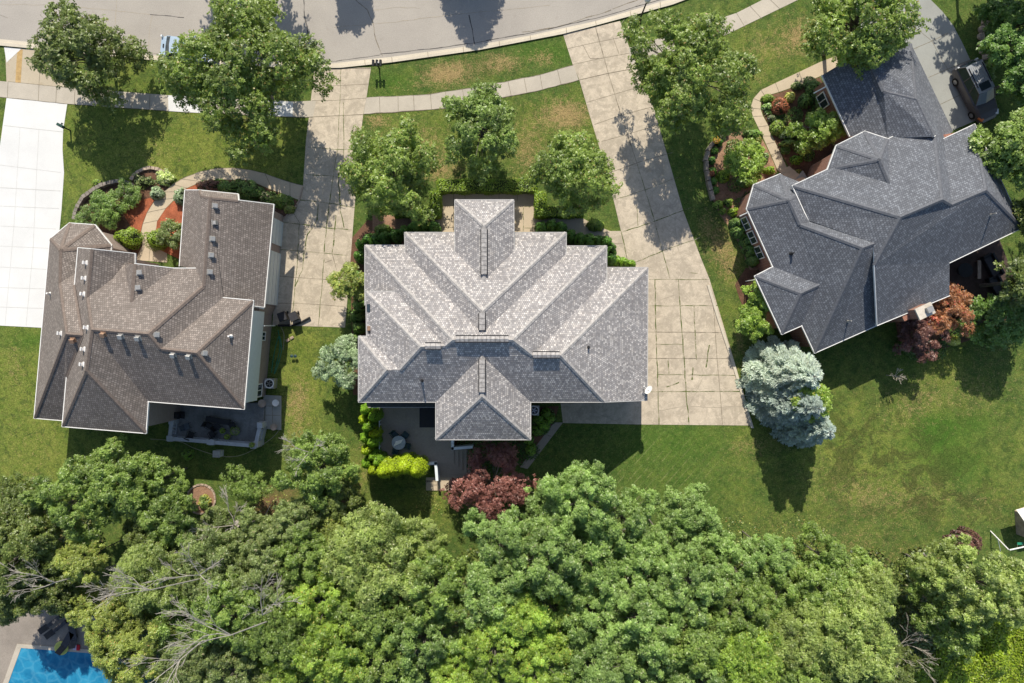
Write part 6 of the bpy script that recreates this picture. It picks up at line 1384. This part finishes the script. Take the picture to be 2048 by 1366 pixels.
wallrun('patio_wall', [(905, 879), (905, 897), (943, 894)], 0, 1.35, .14, 'white capped corner wall beside the rear wing and the steps', 'low wall', M['bluewhite'], M['bluewhite'])
t = place_empty('handrail', 874, 959, 'thin black handrail at the foot of the patio steps', 'handrail')
mb = MB(); 
for x, y in ((0, 0), (-.35, 0), (-.75, -.1)): mb.tube((x, y, 0), (x, y, .9), .018)
mb.tube((0, 0, .9), (-.9, 0, .9), .02); mb.tube((0, 0, .45), (-.9, 0, .45), .015); mb.build('rail_frame', M['black'], t)
t = place_empty('railing', 762, 826, 'low white slatted railing on the left side of the patio', 'railing', z=PZ)
mb = MB(); 
for k in range(16): mb.box((0, -.3 * k, 0), (.04, .06, .7))
mb.box((0, -2.3, .7), (.06, 4.8, .05)); mb.build('slats', M['bluewhite'], t)
M['teal'] = simple('dark_teal_metal', (.02, .05, .055), .5)
t = place_empty('patio_table', 800, 883, 'round glass patio table with a folded pale umbrella lying on it', 'table', z=PZ)
mb = MB(); mb.lathe((0, 0, .68), [(.02, 0), (.56, 0), (.57, .02), (.56, .035), (.02, .036)], 28); mb.build('tabletop', simple('frosted_glass', (.30, .34, .38), .2), t, smooth=False)
mb = MB(); mb.lathe((0, 0, .66), [(.53, 0), (.58, .0), (.58, .03), (.53, .03)], 28); mb.build('rim', M['teal'], t)
for a in range(4): mb = MB(); mb.tube((.42 * math.cos(a * 1.571 + .6), .42 * math.sin(a * 1.571 + .6), 0), (.36 * math.cos(a * 1.571 + .6), .36 * math.sin(a * 1.571 + .6), .67), .02); mb.build('leg', M['teal'], t)
mb = MB()
for k in range(6): mb.tube((-.38 + .03 * k, -.26 + .075 * k, .76), (.22 + .03 * k, .02 + .05 * k, .74), .035, .02)
b = W(800, 883, PZ); mb.v = [(x + b.x, y + b.y, z + PZ) for x, y, z in mb.v]; top_obj(mb, 'folded_umbrella', M['wtrim'], (b.x, b.y, PZ + .72), 'pale folded umbrella cloth on the round patio table', 'umbrella')
def chair(px, py, rz, z, label, grp, mat, name='patio_chair', sc=1):
    t = place_empty(name, px, py, label, 'chair', rz, grp, z)
    mb = MB(); mb.box((0, 0, .38), (.46, .46, .05)); mb.build('seat', mat, t)
    mb = MB(); v = []; 
    for x, z_ in ((-.22, .4), (-.34, .92)): v += [(x, -.23, z_), (x, .23, z_), (x - .04, .23, z_), (x - .04, -.23, z_)]
    mb.add(v, [(0, 1, 5, 4), (1, 2, 6, 5), (2, 3, 7, 6), (3, 0, 4, 7), (4, 5, 6, 7), (3, 2, 1, 0)]); mb.build('backrest', mat, t)
    for s in (-1, 1): mb = MB(); mb.tube((-.26, .25 * s, .6), (.2, .25 * s, .6), .02); mb.build('armrest', mat, t)
    for sx in (-1, 1):
        for sy in (-1, 1): mb = MB(); mb.tube((.2 * sx, .21 * sy, 0), (.18 * sx, .2 * sy, .39), .016); mb.build('leg', mat, t)
    return t
gc = 'chairs round the glass patio table'
for (x, y, a, s) in ((791, 868, -50, 'upper left'), (812, 869, -130, 'upper right'), (815, 890, 165, 'right'), (794, 896, 75, 'lower left')):
    chair(x, y, R_(a), PZ, 'dark teal patio chair at the %s side of the round glass table' % s, gc, M['teal'])
t = place_empty('terracotta_pot', 766, 916, 'round terracotta pot in the lower left patio corner', 'pot', z=PZ)
mb = MB(); mb.lathe((0, 0, 0), [(.14, 0), (.2, .3), (.22, .3), (.17, .26), (.01, .24)], 14); mb.build('pot', M['vrust'], t)
def acunit(px, py, label, z=0):
    t = place_empty('air_conditioner', px, py, label, 'air conditioner', R_(-3), 'air conditioner units', z)
    mb = MB(); mb.box((0, 0, 0), (.8, .8, .78)); mb.build('housing', M['vmetal'], t)
    mb = MB(); mb.lathe((0, 0, .78), [(.40, 0), (.40, .02), (.33, .03), (.32, .01), (.01, .008)], 24); mb.build('fan_ring', M['wtrim'], t)
    mb = MB(); mb.lathe((0, 0, .782), [(.3, 0), (.3, .012), (.01, .014)], 20); g = mb.build('grille', M['black'], t)
    mb = MB()
    for k in range(5): a = k * 1.2566; mb.box((.14 * math.cos(a), .14 * math.sin(a), .797), (.22, .09, .01), a)
    mb.build('fan_blade', M['rim'], t)
acunit(545, 766, 'air conditioner on the grass beside the tan brick wall of the left house'); acunit(1068, 819, 'air conditioner tucked behind the rear wing of the middle house')
# ---------------------------------------------------------------- left terrace
TZ = .5
slab([(352, 806), (529, 806), (527, 845), (512, 890), (346, 874)], 0, TZ, concrete('terrace_stone', (.25, .25, .24), .5, .2, (.06, .06, .06), .45), 'terrace')
pave('terrace_steps', [(527, 790), (562, 792), (562, 860), (524, 857)], 0.2, [M['greyc'], M['joint']], [J((528, 812), (561, 812)), J((528, 830), (561, 831)), J((545, 812), (545, 845))], th=.2)
BK = [0]
def balu(pts, label):
    t = place_empty('balustrade', pts[0][0], pts[0][1], label, 'balustrade', 0, 'stone balustrades round the left terrace')
    for a, b in zip(pts[:-1], pts[1:]):
        A = W(*a, .9) - t.location; B = W(*b, .9) - t.location; A.z = B.z = 0; d = (B - A); L = d.length; d.normalize(); mid = (A + B) / 2; rz = math.atan2(d.y, d.x)
        mb = MB(); mb.box((mid.x, mid.y, 1.2), (L, .3, .12), rz); mb.build('coping', M['balus'], t)
        mb = MB(); mb.box((mid.x, mid.y, 0), (L, .34, .65), rz); mb.build('plinth', M['balus'], t)
        mb = MB()
        for k in range(int(L / .25)): p = A.lerp(B, (k + .5) / int(L / .25)); mb.lathe((p.x, p.y, .65), [(.07, 0), (.1, .2), (.05, .4), (.08, .55)], 8)
        mb.build('baluster', M['balus'], t)
    for p in pts:
        P = W(*p, .9) - t.location; mb = MB(); BK[0] += 1; mb.box((P.x, P.y, 0), (.42 + .003 * BK[0], .42 + .003 * BK[0], 1.38 + .005 * BK[0])); mb.build('pillar', M['balus'], t)
M['balus'] = simple('grey_cast_stone', (0.42, 0.44, 0.46), .8, .12)
balu([(348, 842), (344, 875)], 'short stone balustrade on the left end of the terrace'); balu([(346, 876), (424, 882)], 'long stone balustrade along the terrace, left half'); balu([(428, 883), (511, 890)], 'long stone balustrade along the terrace, right half'); balu([(515, 887), (524, 849)], 'short stone balustrade on the right end of the terrace')
def pot(px, py, z, r0, label, mat, plant=None, seed=0):
    t = place_empty('plant_pot', px, py, label, 'pot', 0, None, z); mb = MB(); mb.lathe((0, 0, 0), [(r0 * .7, 0), (r0, .35), (r0 * 1.1, .36), (r0 * .85, .33), (.01, .3)], 16); mb.build('pot', mat, t)
    if plant:
        r = np.random.default_rng(seed); n = 260; d = unit(r.normal(size=(n, 3))); P = d * r0 * 1.3 + np.array([0, 0, .5]); o = bpy.data.objects.new('foliage', quads_mesh('foliage', leaf_quads(P, unit(d + r.normal(size=(n, 3)) * .5), .12, .05, r), G[plant], r.random(n))); col.objects.link(o); o.parent = t
pot(554, 805, .2, .26, 'large white-rimmed pot on the terrace steps, upper one', M['wtrim']); pot(550, 853, .2, .26, 'large grey pot at the foot of the terrace steps', M['stone2']); pot(459, 872, TZ, .17, 'yellowish ring pot in the terrace middle', simple('mustard_pot', (.5, .45, .2), .7), 'lime', 3)
pot(508, 888, 1.38, .16, 'pot with a yellow plant on the terrace corner pillar', M['stone2'], 'bushlt', 4); pot(450, 860, TZ, .16, 'small potted plant left of the mustard pot', M['stone'], 'bushlt', 5); pot(475, 860, TZ, .3, 'wide planter with green leaves on the terrace', M['stone'], 'box', 6); pot(527, 806, TZ, .3, 'round tan urn beside the terrace steps', M['stone2'], None)
def blocky(name, px, py, z, parts, label, cat, rz=0, grp=None):
    t = place_empty(name, px, py, label, cat, rz, grp, z)
    for nm, c, d, m_ in parts: mb = MB(); mb.box(c, d); mb.build(nm, m_, t)
    return t
dk = M['black']
blocky('barbecue_grill', 360, 828, TZ, (('lid', (0, 0, .75), (.8, .5, .3), dk), ('cart', (0, 0, 0), (.75, .45, .7), dk), ('side_shelf', (.58, 0, .7), (.35, .42, .04), dk)), 'black barbecue grill by the left end of the terrace', 'barbecue', R_(-8))
gtc = 'dark furniture on the left terrace'
for i, (x, y, a) in enumerate(((378, 852, 20), (386, 868, 70), (422, 850, -30), (438, 852, 40), (428, 866, 120), (468, 850, 200))):
    chair(x, y, R_(a), TZ, ('grey terrace chair nearest the barbecue grill', 'dark chair by the left balustrade', 'dark chair at the terrace centre left', 'dark chair beside the small potted plant', 'dark chair against the long balustrade', 'dark chair nearest the house wall on the terrace')[i], gtc, simple('blue_grey_metal', (.10, .12, .14), .5) if i == 0 else dk)
t = place_empty('terrace_bench', 440, 840, 'long dark slatted bench on the terrace close to the roof edge', 'bench', R_(-10), None, TZ)
mb = MB(); mb.box((0, 0, .4), (2.0, .42, .06)); mb.build('seat', dk, t)
for s in (-.85, .85): mb = MB(); mb.box((s, 0, 0), (.06, .38, .4)); mb.build('leg', dk, t)
t = place_empty('utility_box', 441, 905, 'small white utility box on the shaded grass below the terrace', 'utility box', R_(-3))
mb = MB(); mb.box((0, 0, 0), (.55, .5, .75)); mb.build('cabinet', M['wtrim'], t); mb = MB(); mb.box((0, 0, .75), (.6, .55, .06)); mb.build('lid', M['vmetal'], t)
# bins by the garage
gbn = 'wheeled bins beside the garage'
for i, (x, y, a) in enumerate(((572, 634, 20), (594, 634, 24))):
    t = place_empty('wheeled_bin', x, y, ('left black wheeled bin standing at the garage corner', 'right black wheeled bin beside the black pole')[i], 'bin', R_(a), gbn)
    mb = MB(); mb.box((0, 0, .08), (.5, .55, .92), top=1.25); mb.build('tub', dk, t); mb = MB(); mb.box((0, 0, 1.0), (.68, .74, .07), top=.92); mb.build('lid', simple('bin_lid', (.035, .035, .04), .6), t)
    for s in (-1, 1): mb = MB(); mb.tube((s * .27, .3, .12), (s * .33, .3, .12), .12, .12, 12); mb.build('wheel', M['tyre'], t)
t = place_empty('drain_pipe', 556, 651, 'black corrugated drain pipe running from the garage corner past the bins', 'pipe')
mb = MB(); P = [W(x, y, z) - t.location for x, y, z in ((556, 651, .15), (585, 651, .15), (600, 646, .15), (620, 635, .2))]; mb.path(P, .09, .09, 8); mb.build('tube', dk, t)
def hose(pts, mat, label, z=.03, r0=.018):
    t = place_empty('garden_hose', pts[0][0], pts[0][1], label, 'hose'); P = []
    n = len(pts)
    for i in range(n - 1):
        p0, p1, p2, p3 = pts[max(0, i - 1)], pts[i], pts[i + 1], pts[min(n - 1, i + 2)]
        for k in range(5):
            u = k / 5; P.append(tuple(.5 * ((2 * p1[j]) + (-p0[j] + p2[j]) * u + (2 * p0[j] - 5 * p1[j] + 4 * p2[j] - p3[j]) * u * u + (-p0[j] + 3 * p1[j] - 3 * p2[j] + p3[j]) * u ** 3) for j in (0, 1)))
    P.append(pts[-1]); mb = MB(); mb.path([W(*p, z) - t.location for p in P], r0, r0, 5); mb.build('tube', mat, t)
M['hose'] = simple('green_hose', (.03, .22, .13), .5); M['those'] = simple('tan_hose', (.35, .33, .22), .6)
hose([(556, 660), (560, 690), (555, 720), (548, 748), (556, 730), (563, 700), (559, 672), (552, 690), (546, 720), (543, 745)], M['hose'], 'tangled green garden hose along the tan brick wall', r0=.03)
hose([(300, 878), (330, 880), (362, 884), (390, 897), (440, 912), (480, 911), (520, 892), (545, 875), (560, 858)], M['those'], 'pale hose looping round the terrace on the shaded grass', r0=.025)
hose([(560, 650), (568, 670), (566, 700)], M['those'], 'short pale hose on the grass by the bins', r0=.03)
t = place_empty('splash_block', 580, 678, 'pair of small tan blocks on the lawn below the bins', 'block', R_(30))
for s in (-.2, .2): mb = MB(); mb.box((s, 0, 0), (.3, .22, .1)); mb.box((s, 0, .1), (.24, .16, .02)); mb.build('block', M['stone2'], t)
t = place_empty('garden_ornament', 590, 712, 'dark twin-leaf garden ornament on the lawn with its small stake', 'ornament')
for s in (-.15, .15): mb = MB(); mb.lathe((s, 0, .3), [(.02, 0), (.12, .05), (.14, .12), (.02, .16)], 12); mb.build('disc', M['teal'], t)
mb = MB(); mb.tube((0, 0, 0), (0, 0, .4), .02); mb.build('stake', M['teal'], t)
# ---------------------------------------------------------------- right deck
DZ = .5; M['deckw'] = simple('dark_deck_wood', (.075, .05, .042), .8, .3, 3)
slab([(1895, 500), (1990, 455), (2030, 560), (1968, 620), (1930, 640), (1880, 600)], 0, DZ, M['deckw'], 'deck')
mb = MB(); a, b = W(1919, 641, .9), W(1976, 613, .9); t = place_empty('deck_railing', 1919, 641, 'tan timber rail along the lower edge of the shaded deck', 'railing')
mb.tube(a - t.location, b - t.location, .07, .07, 6); mb.build('top_rail', M['stone2'], t); mb = MB()
for k in range(9): p = a.lerp(b, k / 8) - t.location; mb.box((p.x, p.y, 0), (.06, .06, .9))
mb.build('balusters', M['deckw'], t)
gs2 = 'furniture on the shaded deck'
cush = simple('dark_cushion', (.06, .06, .065), .8)
for i, (x, y, a, l_) in enumerate(((1977, 533, -62, 1.9), (1985, 572, -62, 1.5), (1992, 600, 20, 1.4))):
    t = place_empty('outdoor_sofa', x, y, ('dark outdoor sofa at the upper end of the shaded deck', 'dark outdoor sofa in the middle of the deck side', 'dark outdoor seat at the lower deck corner')[i], 'sofa', R_(a), gs2, DZ)
    for nm, c, d in (('seat', (0, 0, .1), (l_, .75, .3)), ('backrest', (0, .38, .1), (l_, .16, .65)), ('armrest', (-l_ / 2, 0, .1), (.14, .75, .5)), ('armrest', (l_ / 2, 0, .1), (.14, .75, .5)), ('cushion', (0, -.03, .4), (l_ * .85, .6, .1))):
        mb = MB(); mb.box(c, d); mb.build(nm, cush if nm == 'cushion' else dk, t)
t = place_empty('deck_table', 1920, 542, 'round black table in the dark corner of the deck', 'table', 0, gs2, DZ); mb = MB(); mb.lathe((0, 0, .66), [(.6, 0), (.6, .05), (.01, .055)], 20); mb.build('tabletop', dk, t); mb = MB(); mb.lathe((0, 0, 0), [(.3, 0), (.06, .05), (.05, .66)], 12); mb.build('pedestal', dk, t)
t = place_empty('storage_bench', 1953, 540, 'slim tan bench catching sun on the dark deck', 'bench', R_(90), gs2, DZ); mb = MB(); mb.box((0, 0, .3), (1.5, .28, .06)); mb.build('seat', M['stone2'], t)
for s in (-.6, .6): mb = MB(); mb.box((s, 0, 0), (.08, .24, .3)); mb.build('leg', M['deckw'], t)
# ---------------------------------------------------------------- play frame and shed at the right edge
t = place_empty('swing_frame', 1993, 1090, 'white A-shaped swing frame at the lower right edge of the lawn', 'swing')
def seg(p, q): return (W(*p) - t.location, W(*q) - t.location)
mb = MB(); a, b = seg((2019, 1100, 2.1), (2075, 1088, 2.1)); mb.tube(a, b, .055); mb.build('top_beam', M['wtrim'], t)
for q in ((1981, 1062, 0), (2001, 1102, 0)): mb = MB(); a, b = seg((2017, 1099, 2.1) if q[1] < 1080 else (1995, 1076, 1.0), q); mb.tube(a, b, .045 if q[1] < 1080 else .025); mb.build('leg', M['wtrim'], t)
for x in (2035, 2045):
    mb = MB(); a, b = seg((x, 1096, 2.1), (x, 1089, .6)); mb.tube(a, b, .012); mb.build('chain', M['vmetal'], t)
mb = MB(); p = W(2040, 1087, .55) - t.location; mb.box((p.x, p.y, p.z), (.5, .2, .04)); mb.build('swing_seat', M['hose'], t)
t = place_empty('playhouse', 2062, 1050, 'cream topped playhouse at the right edge beside the swing frame', 'playhouse')
bx(t, 'wall', [(2054, 1030), (2090, 1016), (2098, 1070), (2058, 1078)], 0, 1.4, M['stone2'])
mb = MB(); q = [W(2033, 1020, 2.0) - t.location, W(2095, 1003, 2.0) - t.location, W(2110, 1035, 2.5) - t.location, W(2054, 1050, 2.5) - t.location, W(2110, 1080, 1.7) - t.location, W(2056, 1095, 1.7) - t.location]
mb.add(q, [(3, 2, 1, 0)], 0); mb.add([p - Vector((0, 0, .08)) for p in q[:4]], [(0, 1, 2, 3)]); mb.build('roof', simple('cream_canvas', (.8, .76, .66), .7), t)
# ---------------------------------------------------------------- pool side
t = place_empty('pool_umbrella', 126, 1294, 'yellow-green round object at the pool rim, seen as a flat disc', 'pool float')
mb = MB(); mb.lathe((0, 0, .12), [(.44, 0), (.56, .04), (.58, .1), (.5, .16), (.3, .14), (.02, .12)], 26); mb.build('float_disc', simple('yellow_float', (.50, .52, .12), .5, .1), t)
t.name = 'pool_float'
t = place_empty('folded_towel', 154, 1294, 'white and red towel on the pool rim beside the yellow float', 'towel', R_(-4))
mb = MB(); mb.box((-.12, 0, .05), (.28, .42, .07)); mb.build('white_part', simple('lilac_cloth', (.6, .5, .62), .8), t); mb = MB(); mb.box((.16, 0, .05), (.26, .46, .08)); mb.build('red_part', simple('red_cloth', (.55, .02, .03), .8), t)
gl = 'dark loungers by the pool'
for i, (x, y, a) in enumerate(((112, 1240, 38), (124, 1250, 38), (150, 1262, 100), (140, 1276, 60))):
    t = place_empty('pool_lounger', x, y, ('leftmost slim dark lounger by the pool', 'slim dark lounger next to the leftmost one', 'dark padded lounger near the overhanging yellowish tree', 'dark round-backed chair by the yellow float')[i], 'lounger', R_(a), gl)
    mb = MB(); mb.box((0, 0, .28), (1.3, .55 if i > 1 else .3, .06)); mb.build('seat', cush, t)
    mb = MB(); mb.add([(-.65, -.25, .3), (-.65, .25, .3), (-1.15, .25, .75), (-1.15, -.25, .75), (-.65, -.25, .25), (-.65, .25, .25), (-1.17, .25, .70), (-1.17, -.25, .70)], [(0, 1, 2, 3), (7, 6, 5, 4), (0, 4, 5, 1), (1, 5, 6, 2), (2, 6, 7, 3), (3, 7, 4, 0)]); mb.build('backrest', cush, t)
    for sx in (-.5, .5): mb = MB(); mb.box((sx, 0, 0), (.05, .3, .28)); mb.build('leg', dk, t)

# low planting that fills the beds
def cover(name, pts, h, mat, label, n, leaf=.13): mound(name, pts, h, G[mat], label, 'stuff', n, leaf)
cover('ground_cover', [(1548, 205, 12), (1535, 225, 8), (1560, 240, 16), (1590, 230, 16), (1600, 290, 18), (1570, 300, 10), (1625, 230, 14), (1615, 310, 14)], .35, 'bush', 'low mixed perennials filling the island bed of the right garden', 2600)
cover('ground_cover', [(1470, 300, 22), (1500, 295, 20), (1515, 320, 16), (1470, 370, 16), (1500, 400, 18), (1480, 410, 14), (1460, 330, 14)], .3, 'juniper', 'low perennials in the walled bed of the right garden', 2600)
cover('ground_cover', [(440, 375, 18), (480, 372, 14), (540, 400, 18), (575, 405, 14), (520, 385, 12), (410, 372, 12)], .4, 'bush', 'low perennials in the strip above the brown garage roof', 2400)
cover('ground_cover', [(1830, 690, 30), (1870, 700, 22), (1900, 670, 22), (1930, 655, 20), (1960, 640, 26), (1990, 620, 24)], .5, 'bush', 'low perennials in the bed below the brick chimney', 4200)
cover('ground_cover', [(1080, 850, 22), (1060, 900, 20), (1040, 915, 16), (1095, 835, 18), (960, 905, 50), (1010, 900, 40)], .4, 'arbd', 'low dark planting in the shaded rear bed', 5000)
cover('fallen_leaves', [(1150, 1015, 30), (1470, 1090, 60), (1600, 1085, 60), (700, 1010, 30), (540, 1010, 40), (860, 1010, 30)], .05, 'yellow', 'scattered fallen leaves along the wood edge', 1500, .16)
